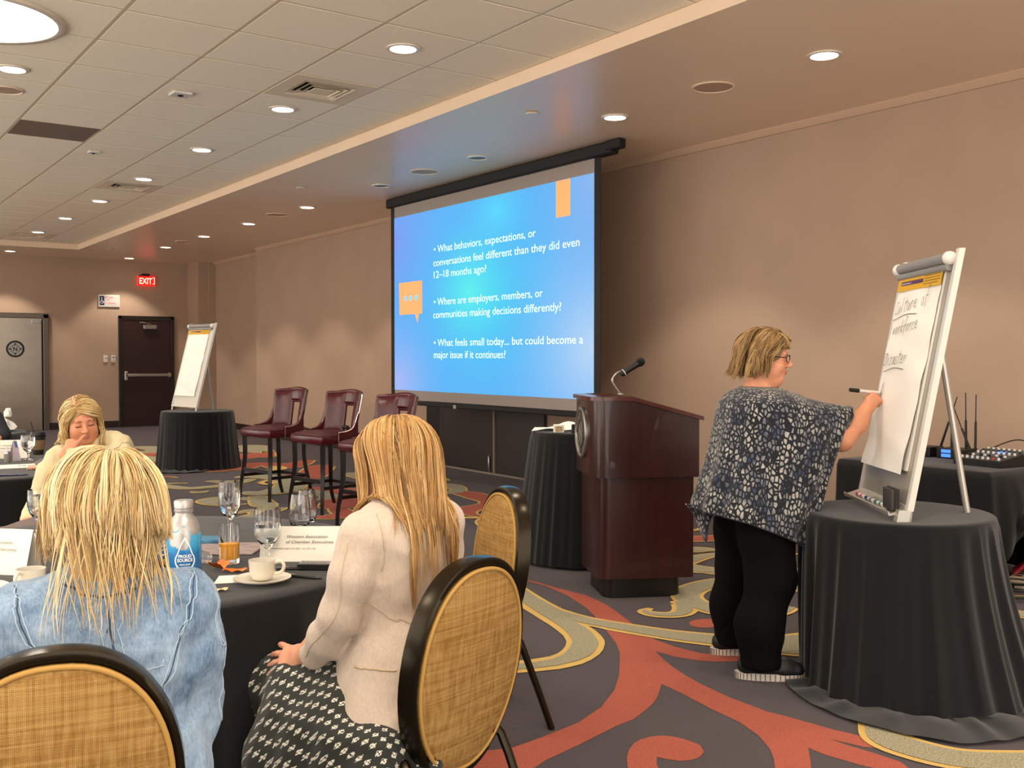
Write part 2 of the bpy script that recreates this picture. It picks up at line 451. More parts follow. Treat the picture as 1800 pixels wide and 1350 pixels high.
scroll([(2.946, 9.003), (3.144, 8.893), (3.38, 8.949), (3.569, 9.08), (3.767, 9.218), (3.91, 9.313)], [0.02, 0.06, 0.1, 0.1, 0.09, 0.03], 1, 'speck', 0.026, 60)
scroll([(3.382, 9.213), (3.565, 9.327), (3.541, 9.1), (3.443, 9.009)], [0.03, 0.08, 0.09, 0.03], 1, 'speck', 0.026, 48)
scroll([(4.387, 11.943), (4.571, 11.998), (4.77, 11.801), (4.8, 11.384), (4.608, 10.848), (4.329, 10.507), (4.094, 10.454), (3.998, 10.667)], [0.06, 0.16, 0.2, 0.2, 0.2, 0.2, 0.18, 0.06], 1, 'speck', 0.026, 60)
scroll([(4.428, 11.304), (4.576, 11.454), (4.565, 11.207), (4.434, 11.101), (4.417, 11.277)], [0.04, 0.04, 0.04, 0.04, 0.04], 3, None, 0.026, 48)
scroll([(3.983, 10.252), (3.805, 9.603), (3.841, 9.397)], [0.1, 0.14, 0.04], 1, 'speck', 0.026, 48)
scroll([(4.382, 10.396), (4.547, 10.427), (4.614, 10.16), (4.604, 9.814), (4.472, 9.637), (4.351, 9.723)], [0.05, 0.12, 0.14, 0.12, 0.1, 0.04], 1, 'speck', 0.026, 60)
scroll([(4.562, 12.891), (4.777, 12.951), (5.135, 13.367), (5.328, 13.23), (5.312, 12.79), (5.619, 13.025), (6.01, 13.424)], [0.06, 0.18, 0.2, 0.18, 0.2, 0.2, 0.08], 1, 'salmon', 0.026, 60)
scroll([(4.951, 14.223), (5.299, 14.363), (5.635, 14.668), (5.674, 14.365), (6.047, 14.953)], [0.1, 0.25, 0.3, 0.2, 0.06], 1, 'salmon', 0.026, 60)
scroll([(5.901, 15.99), (6.153, 16.143), (6.041, 15.413), (6.075, 15.023)], [0.1, 0.25, 0.2, 0.06], 1, 'speck', 0.026, 48)
scroll([(5.591, 15.275), (5.873, 15.532), (5.793, 14.84)], [0.1, 0.2, 0.05], 1, 'speck', 0.026, 48)
scroll([(4.989, 12.486), (5.177, 12.562), (5.249, 12.834), (5.169, 12.935)], [0.06, 0.1, 0.1, 0.05], 3, None, 0.026, 48)
scroll([(5.069, 11.93), (5.118, 11.518), (5.751, 12.524), (5.917, 12.496)], [0.1, 0.2, 0.2, 0.08], 1, 'salmon', 0.026, 60)
scroll([(4.716, 10.615), (4.86, 10.358), (4.817, 9.944), (4.537, 9.334), (4.334, 9.108), (4.382, 9.443)], [0.08, 0.2, 0.26, 0.24, 0.2, 0.06], 1, 'salmon', 0.026, 60)
scroll([(3.868, 8.709), (3.958, 8.53), (4.17, 8.549), (4.341, 8.535)], [0.03, 0.12, 0.16, 0.16], 1, 'salmon', 0.026, 60)
scroll([(4.43, 9.409), (4.244, 8.824), (4.233, 8.557), (4.469, 8.666)], [0.05, 0.12, 0.14, 0.12], 1, 'salmon', 0.026, 48)
scroll([(5.714, 11.67), (5.734, 11.27), (5.575, 10.662)], [0.1, 0.2, 0.1], 1, 'speck', 0.026, 48)
scroll([(4.411, 16.88), (4.642, 16.978), (4.749, 16.706), (4.715, 16.196), (4.512, 15.949), (4.389, 16.214)], [0.15, 0.2, 0.22, 0.2, 0.2, 0.1], 1, 'speck', 0.026, 60)
scroll([(4.078, 15.769), (4.318, 15.796), (4.452, 15.366)], [0.2, 0.22, 0.2], 1, 'salmon', 0.026, 48)
scroll([(3.953, 15.132), (4.184, 15.231), (4.273, 14.752), (4.225, 14.245)], [0.15, 0.2, 0.2, 0.1], 1, 'speck', 0.026, 48)
scroll([(3.78, 14.324), (3.996, 14.407), (4.047, 13.907)], [0.12, 0.2, 0.15], 1, 'salmon', 0.026, 48)
scroll([(3.599, 13.783), (3.81, 13.742), (3.94, 13.542)], [0.1, 0.15, 0.1], 1, 'speck', 0.026, 48)
scroll([(3.563, 12.544), (3.728, 12.575), (3.822, 12.397)], [0.03, 0.06, 0.02], 1, 'salmon', 0.026, 48)
scroll([(4.086, 12.981), (4.334, 12.887), (4.594, 12.765)], [0.04, 0.1, 0.08], 1, 'salmon', 0.026, 48)
scroll([(5.642, 3.138), (5.659, 3.015), (5.778, 2.885)], [0.09, 0.09, 0.09], 1, 'speck', 0.026, 48)
scroll([(6.007, 3.306), (6.146, 3.172)], [0.04, 0.04], 1, None, 0.026, 48)
scroll([(3.476, 2.488), (3.39, 2.325), (3.384, 2.178), (3.441, 2.034), (3.588, 1.905), (3.775, 1.797)], [0.03, 0.1, 0.11, 0.11, 0.11, 0.1], 1, 'speck', 0.03, 60)
scroll([(-2.407, 7.64), (-2.187, 7.51), (-1.952, 7.476), (-1.739, 7.532), (-1.578, 7.656), (-1.487, 7.819), (-1.469, 7.986), (-1.516, 8.131), (-1.606, 8.232), (-1.715, 8.278), (-1.817, 8.274), (-1.893, 8.231)], [0.03, 0.051, 0.07, 0.085, 0.095, 0.098, 0.095, 0.085, 0.07, 0.051, 0.03, 0.03], 1, 'speck', 0.026, 60)
scroll([(-2.325, 8.324), (-2.259, 7.974), (-2.077, 7.697), (-1.822, 7.526), (-1.544, 7.472), (-1.291, 7.526), (-1.099, 7.663), (-0.991, 7.844), (-0.969, 8.031), (-1.02, 8.188), (-1.119, 8.291), (-1.233, 8.331)], [0.03, 0.059, 0.086, 0.107, 0.121, 0.125, 0.121, 0.107, 0.086, 0.059, 0.03, 0.03], 1, 'speck', 0.026, 60)
scroll([(-1.483, 8.07), (-1.319, 8.289), (-1.257, 8.537), (-1.292, 8.771), (-1.406, 8.957), (-1.569, 9.072), (-1.746, 9.11), (-1.906, 9.077), (-2.023, 8.992), (-2.086, 8.881), (-2.093, 8.771), (-2.056, 8.686)], [0.03, 0.053, 0.073, 0.089, 0.1, 0.104, 0.1, 0.089, 0.073, 0.053, 0.03, 0.03], 1, 'salmon', 0.026, 60)
scroll([(-3.188, 12.008), (-3.411, 12.064), (-3.622, 12.032), (-3.792, 11.928), (-3.898, 11.78), (-3.934, 11.617), (-3.906, 11.467), (-3.829, 11.355), (-3.725, 11.292), (-3.619, 11.28), (-3.532, 11.31), (-3.478, 11.366)], [0.03, 0.049, 0.066, 0.08, 0.089, 0.092, 0.089, 0.08, 0.066, 0.049, 0.03, 0.03], 1, 'speck', 0.026, 60)
scroll([(-3.077, 11.071), (-3.402, 11.135), (-3.704, 11.074), (-3.941, 10.913), (-4.084, 10.691), (-4.125, 10.454), (-4.073, 10.241), (-3.954, 10.084), (-3.8, 10.001), (-3.646, 9.99), (-3.523, 10.04), (-3.449, 10.125)], [0.03, 0.057, 0.082, 0.102, 0.115, 0.119, 0.115, 0.102, 0.082, 0.057, 0.03, 0.03], 1, 'speck', 0.026, 60)
scroll([(-4.155, 12.297), (-4.454, 12.134), (-4.652, 11.888), (-4.733, 11.606), (-4.701, 11.337), (-4.577, 11.123), (-4.397, 10.988), (-4.2, 10.943), (-4.024, 10.978), (-3.896, 11.071), (-3.831, 11.191), (-3.829, 11.306)], [0.03, 0.058, 0.084, 0.104, 0.117, 0.121, 0.117, 0.104, 0.084, 0.058, 0.03, 0.03], 1, 'speck', 0.026, 60)
scroll([(1.566, 13.634), (1.601, 13.952), (1.517, 14.237), (1.343, 14.451), (1.118, 14.57), (0.886, 14.59), (0.686, 14.522), (0.545, 14.395), (0.478, 14.24), (0.481, 14.091), (0.539, 13.977), (0.627, 13.913)], [0.03, 0.056, 0.08, 0.099, 0.112, 0.116, 0.112, 0.099, 0.08, 0.056, 0.03, 0.03], 1, 'salmon', 0.026, 60)
scroll([(1.471, 14.342), (1.128, 14.469), (0.787, 14.455), (0.501, 14.321), (0.306, 14.104), (0.22, 13.852), (0.239, 13.611), (0.342, 13.419), (0.495, 13.301), (0.661, 13.263), (0.804, 13.296), (0.9, 13.376)], [0.03, 0.06, 0.088, 0.109, 0.123, 0.128, 0.123, 0.109, 0.088, 0.06, 0.03, 0.03], 1, 'salmon', 0.026, 60)
scroll([(0.533, 12.869), (0.494, 13.093), (0.381, 13.271), (0.22, 13.383), (0.043, 13.42), (-0.119, 13.388), (-0.242, 13.302), (-0.313, 13.188), (-0.329, 13.069), (-0.298, 12.968), (-0.236, 12.902), (-0.163, 12.875)], [0.03, 0.049, 0.066, 0.079, 0.088, 0.091, 0.088, 0.079, 0.066, 0.049, 0.03, 0.03], 1, 'salmon', 0.026, 60)
scroll([(-1.245, 14.887), (-1.083, 15.096), (-1.018, 15.334), (-1.048, 15.561), (-1.155, 15.743), (-1.31, 15.857), (-1.48, 15.897), (-1.635, 15.868), (-1.75, 15.788), (-1.813, 15.682), (-1.821, 15.576), (-1.787, 15.493)], [0.03, 0.052, 0.072, 0.087, 0.098, 0.101, 0.098, 0.087, 0.072, 0.052, 0.03, 0.03], 1, 'speck', 0.026, 60)
scroll([(-1.549, 14.681), (-1.486, 14.969), (-1.535, 15.24), (-1.674, 15.453), (-1.869, 15.585), (-2.08, 15.625), (-2.271, 15.583), (-2.413, 15.479), (-2.49, 15.344), (-2.502, 15.207), (-2.46, 15.096), (-2.385, 15.029)], [0.03, 0.054, 0.077, 0.094, 0.105, 0.109, 0.105, 0.094, 0.077, 0.054, 0.03, 0.03], 1, 'speck', 0.026, 60)
scroll([(-1.917, 13.94), (-1.711, 13.821), (-1.491, 13.792), (-1.292, 13.847), (-1.143, 13.965), (-1.06, 14.117), (-1.046, 14.274), (-1.091, 14.409), (-1.176, 14.501), (-1.278, 14.544), (-1.374, 14.539), (-1.444, 14.498)], [0.03, 0.05, 0.068, 0.082, 0.091, 0.094, 0.091, 0.082, 0.068, 0.05, 0.03, 0.03], 1, 'speck', 0.026, 60)
scroll([(1.848, 16.964), (1.925, 17.321), (1.863, 17.657), (1.69, 17.921), (1.448, 18.083), (1.186, 18.133), (0.949, 18.08), (0.774, 17.951), (0.679, 17.782), (0.665, 17.613), (0.717, 17.476), (0.81, 17.393)], [0.03, 0.06, 0.088, 0.109, 0.123, 0.128, 0.123, 0.109, 0.088, 0.06, 0.03, 0.03], 1, 'speck', 0.026, 60)
scroll([(1.761, 17.17), (1.667, 17.46), (1.483, 17.675), (1.248, 17.793), (1.006, 17.808), (0.797, 17.735), (0.649, 17.598), (0.577, 17.432), (0.578, 17.271), (0.639, 17.144), (0.734, 17.067), (0.835, 17.046)], [0.03, 0.055, 0.078, 0.096, 0.108, 0.112, 0.108, 0.096, 0.078, 0.055, 0.03, 0.03], 1, 'salmon', 0.026, 60)
scroll([(2.125, 16.345), (2.015, 16.672), (1.803, 16.914), (1.535, 17.045), (1.26, 17.06), (1.024, 16.974), (0.858, 16.817), (0.778, 16.628), (0.781, 16.445), (0.852, 16.301), (0.96, 16.215), (1.076, 16.192)], [0.03, 0.059, 0.084, 0.105, 0.118, 0.123, 0.118, 0.105, 0.084, 0.059, 0.03, 0.03], 1, 'speck', 0.026, 60)
scroll([(6.323, 7.113), (6.154, 7.424), (5.897, 7.63), (5.604, 7.714), (5.324, 7.681), (5.101, 7.552), (4.962, 7.364), (4.915, 7.16), (4.951, 6.976), (5.047, 6.843), (5.172, 6.776), (5.293, 6.774)], [0.03, 0.059, 0.086, 0.107, 0.12, 0.125, 0.12, 0.107, 0.086, 0.059, 0.03, 0.03], 1, 'salmon', 0.026, 60)
scroll([(5.587, 7.774), (5.761, 7.686), (5.942, 7.672), (6.101, 7.726), (6.217, 7.828), (6.278, 7.956), (6.283, 8.085), (6.24, 8.192), (6.166, 8.264), (6.081, 8.294), (6.003, 8.286), (5.948, 8.249)], [0.03, 0.046, 0.061, 0.072, 0.08, 0.082, 0.08, 0.072, 0.061, 0.046, 0.03, 0.03], 1, 'speck', 0.026, 60)
scroll([(6.118, 7.366), (6.148, 7.653), (6.071, 7.911), (5.912, 8.104), (5.709, 8.211), (5.499, 8.227), (5.318, 8.165), (5.191, 8.049), (5.131, 7.909), (5.134, 7.775), (5.187, 7.672), (5.267, 7.614)], [0.03, 0.054, 0.076, 0.093, 0.104, 0.108, 0.104, 0.093, 0.076, 0.054, 0.03, 0.03], 1, 'salmon', 0.026, 60)
scroll([(6.887, 6.603), (6.703, 6.763), (6.487, 6.834), (6.277, 6.818), (6.104, 6.729), (5.991, 6.591), (5.946, 6.436), (5.965, 6.292), (6.033, 6.183), (6.128, 6.12), (6.225, 6.107), (6.303, 6.134)], [0.03, 0.05, 0.068, 0.083, 0.092, 0.095, 0.092, 0.083, 0.068, 0.05, 0.03, 0.03], 1, 'speck', 0.026, 60)
scroll([(6.09, 7.179), (5.795, 6.961), (5.62, 6.667), (5.576, 6.353), (5.651, 6.07), (5.815, 5.859), (6.029, 5.743), (6.246, 5.724), (6.43, 5.788), (6.552, 5.906), (6.604, 6.044), (6.589, 6.168)], [0.03, 0.06, 0.088, 0.11, 0.124, 0.129, 0.124, 0.11, 0.088, 0.06, 0.03, 0.03], 1, 'salmon', 0.026, 60)
scroll([(5.45, 5.817), (5.202, 5.573), (5.076, 5.274), (5.076, 4.974), (5.184, 4.718), (5.366, 4.542), (5.581, 4.461), (5.788, 4.472), (5.952, 4.556), (6.051, 4.684), (6.081, 4.82), (6.051, 4.935)], [0.03, 0.059, 0.085, 0.106, 0.119, 0.123, 0.119, 0.106, 0.085, 0.059, 0.03, 0.03], 1, 'speck', 0.026, 60)
scroll([(-3.168, 4.231), (-3.036, 3.993), (-2.837, 3.836), (-2.611, 3.772), (-2.396, 3.8), (-2.225, 3.901), (-2.119, 4.046), (-2.084, 4.204), (-2.113, 4.345), (-2.188, 4.446), (-2.285, 4.497), (-2.377, 4.499)], [0.03, 0.053, 0.073, 0.089, 0.099, 0.103, 0.099, 0.089, 0.073, 0.053, 0.03, 0.03], 1, 'speck', 0.026, 60)
scroll([(-1.942, 4.669), (-1.986, 4.869), (-2.096, 5.026), (-2.246, 5.12), (-2.408, 5.146), (-2.553, 5.111), (-2.661, 5.028), (-2.72, 4.921), (-2.73, 4.813), (-2.697, 4.723), (-2.638, 4.666), (-2.572, 4.645)], [0.03, 0.047, 0.062, 0.075, 0.082, 0.085, 0.082, 0.075, 0.062, 0.047, 0.03, 0.03], 1, 'speck', 0.026, 60)
scroll([(-2.525, 4.367), (-2.521, 4.687), (-2.632, 4.963), (-2.826, 5.159), (-3.062, 5.256), (-3.295, 5.253), (-3.488, 5.166), (-3.615, 5.026), (-3.668, 4.865), (-3.65, 4.717), (-3.581, 4.609), (-3.488, 4.554)], [0.03, 0.057, 0.08, 0.099, 0.112, 0.116, 0.112, 0.099, 0.08, 0.057, 0.03, 0.03], 1, 'salmon', 0.026, 60)
scroll([(0.241, 1.285), (0.117, 1.546), (-0.083, 1.726), (-0.318, 1.807), (-0.547, 1.792), (-0.735, 1.697), (-0.857, 1.551), (-0.904, 1.386), (-0.883, 1.235), (-0.81, 1.122), (-0.712, 1.062), (-0.614, 1.054)], [0.03, 0.054, 0.076, 0.093, 0.104, 0.107, 0.104, 0.093, 0.076, 0.054, 0.03, 0.03], 1, 'salmon', 0.026, 60)
scroll([(-1.097, 0.569), (-0.889, 0.418), (-0.657, 0.363), (-0.438, 0.399), (-0.266, 0.508), (-0.16, 0.662), (-0.127, 0.828), (-0.16, 0.977), (-0.241, 1.086), (-0.345, 1.143), (-0.448, 1.148), (-0.528, 1.113)], [0.03, 0.051, 0.07, 0.086, 0.095, 0.099, 0.095, 0.086, 0.07, 0.051, 0.03, 0.03], 1, 'speck', 0.026, 60)
scroll([(-2.123, 0.713), (-1.851, 0.696), (-1.61, 0.779), (-1.435, 0.937), (-1.342, 1.134), (-1.335, 1.333), (-1.4, 1.501), (-1.515, 1.616), (-1.65, 1.667), (-1.777, 1.659), (-1.872, 1.605), (-1.923, 1.527)], [0.03, 0.053, 0.073, 0.089, 0.1, 0.103, 0.1, 0.089, 0.073, 0.053, 0.03, 0.03], 1, 'salmon', 0.026, 60)
scroll([(0.726, -0.512), (0.951, -0.675), (1.202, -0.735), (1.439, -0.696), (1.625, -0.577), (1.74, -0.411), (1.775, -0.231), (1.74, -0.07), (1.652, 0.048), (1.539, 0.11), (1.428, 0.115), (1.341, 0.076)], [0.03, 0.053, 0.074, 0.09, 0.101, 0.104, 0.101, 0.09, 0.074, 0.053, 0.03, 0.03], 1, 'speck', 0.026, 60)
scroll([(0.281, 0.792), (0.046, 0.601), (-0.088, 0.352), (-0.113, 0.091), (-0.041, -0.139), (0.102, -0.307), (0.282, -0.396), (0.463, -0.403), (0.612, -0.344), (0.709, -0.242), (0.746, -0.126), (0.729, -0.024)], [0.03, 0.055, 0.078, 0.096, 0.107, 0.111, 0.107, 0.096, 0.078, 0.055, 0.03, 0.03], 1, 'speck', 0.026, 60)
scroll([(0.498, 0.488), (0.393, 0.267), (0.382, 0.039), (0.454, -0.159), (0.586, -0.302), (0.749, -0.375), (0.911, -0.377), (1.045, -0.32), (1.133, -0.225), (1.168, -0.117), (1.155, -0.019), (1.107, 0.049)], [0.03, 0.05, 0.069, 0.083, 0.092, 0.096, 0.092, 0.083, 0.069, 0.05, 0.03, 0.03], 1, 'speck', 0.026, 60)
scroll([(3.09, 0.196), (3.236, 0.341), (3.31, 0.518), (3.309, 0.695), (3.245, 0.846), (3.137, 0.95), (3.009, 0.997), (2.887, 0.99), (2.79, 0.94), (2.732, 0.865), (2.714, 0.784), (2.732, 0.716)], [0.03, 0.047, 0.062, 0.075, 0.083, 0.085, 0.083, 0.075, 0.062, 0.047, 0.03, 0.03], 1, 'speck', 0.026, 60)
scroll([(3.038, -0.838), (3.31, -0.899), (3.567, -0.854), (3.77, -0.724), (3.896, -0.541), (3.935, -0.341), (3.897, -0.16), (3.8, -0.025), (3.672, 0.049), (3.543, 0.061), (3.438, 0.022), (3.373, -0.048)], [0.03, 0.053, 0.074, 0.091, 0.101, 0.105, 0.101, 0.091, 0.074, 0.053, 0.03, 0.03], 1, 'salmon', 0.026, 60)
scroll([(2.612, -0.82), (2.879, -0.805), (3.103, -0.696), (3.256, -0.523), (3.323, -0.321), (3.307, -0.126), (3.224, 0.03), (3.099, 0.128), (2.962, 0.163), (2.84, 0.14), (2.753, 0.076), (2.713, -0.006)], [0.03, 0.052, 0.072, 0.088, 0.098, 0.102, 0.098, 0.088, 0.072, 0.052, 0.03, 0.03], 1, 'speck', 0.026, 60)
scroll([(5.472, 2.056), (5.167, 1.989), (4.928, 1.823), (4.785, 1.595), (4.744, 1.35), (4.798, 1.129), (4.923, 0.965), (5.085, 0.874), (5.249, 0.859), (5.386, 0.908), (5.473, 0.998), (5.505, 1.099)], [0.03, 0.056, 0.079, 0.098, 0.11, 0.114, 0.11, 0.098, 0.079, 0.056, 0.03, 0.03], 1, 'speck', 0.026, 60)
scroll([(4.061, 0.68), (4.225, 0.524), (4.423, 0.448), (4.619, 0.455), (4.783, 0.53), (4.894, 0.653), (4.942, 0.795), (4.93, 0.929), (4.872, 1.034), (4.787, 1.097), (4.697, 1.113), (4.623, 1.091)], [0.03, 0.049, 0.066, 0.079, 0.088, 0.091, 0.088, 0.079, 0.066, 0.049, 0.03, 0.03], 1, 'salmon', 0.026, 60)
scroll([(5.091, 0.783), (4.806, 0.782), (4.561, 0.679), (4.389, 0.503), (4.305, 0.292), (4.311, 0.085), (4.391, -0.086), (4.518, -0.198), (4.662, -0.243), (4.793, -0.225), (4.889, -0.163), (4.937, -0.078)], [0.03, 0.054, 0.075, 0.092, 0.103, 0.106, 0.103, 0.092, 0.075, 0.054, 0.03, 0.03], 1, 'speck', 0.026, 60)
scroll([(4.997, -2.519), (5.319, -2.618), (5.631, -2.587), (5.887, -2.448), (6.055, -2.239), (6.12, -2.003), (6.09, -1.782), (5.986, -1.611), (5.839, -1.511), (5.684, -1.485), (5.555, -1.522), (5.471, -1.601)], [0.03, 0.058, 0.083, 0.103, 0.116, 0.12, 0.116, 0.103, 0.083, 0.058, 0.03, 0.03], 1, 'speck', 0.026, 60)
scroll([(5.967, -2.638), (6.158, -2.49), (6.268, -2.295), (6.292, -2.088), (6.239, -1.904), (6.128, -1.769), (5.987, -1.695), (5.844, -1.686), (5.725, -1.731), (5.646, -1.81), (5.614, -1.901), (5.626, -1.983)], [0.03, 0.05, 0.068, 0.082, 0.091, 0.095, 0.091, 0.082, 0.068, 0.05, 0.03, 0.03], 1, 'salmon', 0.026, 60)
scroll([(5.367, -1.586), (5.541, -1.752), (5.75, -1.832), (5.958, -1.825), (6.131, -1.745), (6.249, -1.615), (6.3, -1.465), (6.288, -1.322), (6.226, -1.211), (6.136, -1.145), (6.041, -1.128), (5.962, -1.151)], [0.03, 0.05, 0.068, 0.082, 0.091, 0.095, 0.091, 0.082, 0.068, 0.05, 0.03, 0.03], 1, 'speck', 0.026, 60)
scroll([(-2.938, -1.649), (-2.943, -1.462), (-3.016, -1.304), (-3.134, -1.194), (-3.274, -1.143), (-3.41, -1.151), (-3.521, -1.206), (-3.592, -1.292), (-3.619, -1.387), (-3.605, -1.473), (-3.562, -1.534), (-3.506, -1.564)], [0.03, 0.046, 0.06, 0.071, 0.078, 0.08, 0.078, 0.071, 0.06, 0.046, 0.03, 0.03], 1, 'speck', 0.026, 60)
scroll([(-2.436, -1.508), (-2.411, -1.145), (-2.52, -0.825), (-2.727, -0.589), (-2.988, -0.464), (-3.253, -0.453), (-3.477, -0.538), (-3.631, -0.69), (-3.701, -0.869), (-3.691, -1.037), (-3.62, -1.164), (-3.517, -1.233)], [0.03, 0.06, 0.087, 0.109, 0.123, 0.128, 0.123, 0.109, 0.087, 0.06, 0.03, 0.03], 1, 'speck', 0.026, 60)
scroll([(-4.655, -1.937), (-4.35, -1.819), (-4.131, -1.608), (-4.019, -1.348), (-4.018, -1.088), (-4.11, -0.869), (-4.265, -0.719), (-4.448, -0.652), (-4.62, -0.664), (-4.753, -0.737), (-4.829, -0.843), (-4.846, -0.953)], [0.03, 0.057, 0.082, 0.101, 0.113, 0.118, 0.113, 0.101, 0.082, 0.057, 0.03, 0.03], 1, 'salmon', 0.026, 60)
scroll([(-4.344, 17.829), (-4.176, 18.133), (-4.14, 18.454), (-4.225, 18.741), (-4.399, 18.955), (-4.623, 19.072), (-4.852, 19.089), (-5.047, 19.02), (-5.18, 18.893), (-5.239, 18.744), (-5.229, 18.605), (-5.168, 18.504)], [0.03, 0.059, 0.085, 0.105, 0.119, 0.123, 0.119, 0.105, 0.085, 0.059, 0.03, 0.03], 1, 'salmon', 0.026, 60)
scroll([(-5.356, 17.155), (-5.211, 17.282), (-5.132, 17.444), (-5.122, 17.61), (-5.173, 17.755), (-5.268, 17.858), (-5.384, 17.91), (-5.499, 17.911), (-5.592, 17.87), (-5.652, 17.803), (-5.673, 17.728), (-5.66, 17.664)], [0.03, 0.046, 0.06, 0.072, 0.079, 0.082, 0.079, 0.072, 0.06, 0.046, 0.03, 0.03], 1, 'speck', 0.026, 60)
scroll([(-5.243, 18.105), (-4.974, 17.876), (-4.66, 17.775), (-4.355, 17.801), (-4.106, 17.933), (-3.944, 18.133), (-3.881, 18.359), (-3.91, 18.567), (-4.01, 18.726), (-4.148, 18.815), (-4.289, 18.833), (-4.402, 18.793)], [0.03, 0.059, 0.086, 0.107, 0.12, 0.125, 0.12, 0.107, 0.086, 0.059, 0.03, 0.03], 1, 'speck', 0.026, 60)
carp = MB()
for k, mi in (('salmon', 0), ('cream', 1), ('speck', 2), ('aub', 3)):
    carp.add(layers[k].v, layers[k].f, mi)
me = bpy.data.meshes.new('carpet_scrollwork'); me.from_pydata(carp.v, [], carp.f)
cs = finish('carpet_scrollwork', me, [m_salmon, m_cream, m_speck, m_carpet], f, smooth=False, mi=carp.mi, recalc=False)

# ---------------------------------------------------------------- ceiling fittings
m_lens = M('lamp_lens', 'ffffff', emit='fffaf2', estr=14.0)
m_lens_off = M('lamp_cavity', '5f5a54', rough=0.5)
m_ring = M('lamp_trim', 'e0d4c4', rough=0.35)
m_grille = M('speaker_grille', 'b89c84', rough=0.7, bump=(600, 0.4))
m_register = M('vent_metal', 'e6d8bf', rough=0.45)

def spot(parent, power, z, ang=97, blend=0.35):
    li = bpy.data.lights.new('lamp_light', 'SPOT')
    li.energy = power; li.color = LAMP; li.spot_size = math.radians(ang); li.spot_blend = blend
    li.shadow_soft_size = 0.07
    o = bpy.data.objects.new('lamp_light', li); COL.objects.link(o)
    o.parent = parent; o.location = (0, 0, z)
    return o

def downlight(x, y, z, r, label, group, on=True, power=100, ang=97):
    t = thing('recessed_downlight', label, 'ceiling light', (x, y, z), 0, group)
    MB().lathe([(r * 1.32, 0.0), (r * 1.3, -0.008), (r * 1.05, -0.011), (r, -0.004), (r, 0.0)], 28).build('trim_ring', m_ring, t, ang=60)
    if on:
        MB().lathe([(0.0001, -0.006), (r * 0.6, -0.006), (r * 0.98, -0.003)], 24).build('lens', m_lens, t)
        spot(t, power, -0.03, ang)
    else:
        MB().lathe([(0.0001, 0.001), (r * 0.5, 0.0), (r * 0.98, -0.003)], 24).build('lens', m_lens_off, t)
    return t

ORD = ['nearest', 'second', 'third', 'fourth', 'fifth', 'sixth', 'seventh', 'eighth', 'ninth']
soff = [(5.70, 4.44, 1), (5.72, 6.59, 1), (5.74, 8.72, 0), (5.74, 10.79, 0), (5.74, 12.90, 1), (5.72, 14.99, 1), (5.70, 16.97, 1), (5.68, 19.03, 1), (5.70, 21.55, 1)]
for i, (x, y, on) in enumerate(soff):
    lab = f'{"lit" if on else "unlit"} downlight in the lower ceiling border, {ORD[i]} from the camera'
    downlight(x, y, ZS - 0.001, 0.088, lab, 'downlights along the screen wall', bool(on), SPOT_SOFFIT)
downlight(3.474, 21.42, ZS - 0.001, 0.088, 'lit round recessed downlight in the border above the steel door', 'downlights along the screen wall', True, SPOT_SOFFIT)
for yy in (2.3, 0.2):
    downlight(5.70, yy, ZS - 0.001, 0.088, 'lit recessed downlight in the ceiling border behind the viewpoint', 'downlights behind the viewpoint', True, SPOT_SOFFIT)
for i in range(7):
    downlight(3.48, 6.22 + 2.096 * i, ZT - 0.004, 0.088, f'lit downlight in the tiled ceiling, {ORD[i]} of the long row from camera', 'downlights in the tiled ceiling', True, SPOT_TRAY, 95)
downlight(1.376, 8.32, ZT - 0.004, 0.088, 'lit round downlight in the tiled ceiling beside the large dome light', 'downlights in the tiled ceiling', True, SPOT_TRAY, 95)
for x, ys in ((3.48, (4.12, 2.03, -0.07)), (1.376, (4.12, 2.03, 10.41, 12.51, 14.6, 16.7, 18.8)), (-0.73, (0.0, 4.12, 8.32, 12.51, 16.7))):
    for y in ys:
        downlight(x, y, ZT - 0.004, 0.088, 'lit downlight in the tiled ceiling outside the picture', 'downlights outside the picture', True, SPOT_TRAY, 95)

def dome(x, y, label, group='large dome lights'):
    t = thing('dome_light', label, 'ceiling light', (x, y, ZT), 0, group)
    MB().lathe([(0.52, 0.0), (0.525, -0.012), (0.515, -0.022), (0.48, -0.018), (0.475, -0.006), (0.475, 0.0)], 56).build('trim_ring', m_ring, t, ang=60)
    MB().lathe([(0.0001, -0.010), (0.25, -0.0095), (0.474, -0.008)], 48).build('dome_lens', M('dome_glow', 'ffffff', emit='fff6e6', estr=5.0), t)
    li = bpy.data.lights.new('dome_lamp', 'AREA'); li.shape = 'DISK'; li.size = 0.9; li.energy = DOME_W; li.color = LAMP
    o = bpy.data.objects.new('dome_lamp', li); COL.objects.link(o); o.parent = t; o.location = (0, 0, -0.03)
dome(0.98, 7.2, 'large glowing round dome light in the tiled ceiling at the top left corner')
for x, y in ((0.6, 1.2), (0.6, 13.6), (-1.6, 4.4), (-1.6, 10.2)):
    dome(x, y, 'large round dome light outside the picture', 'dome lights outside the picture')

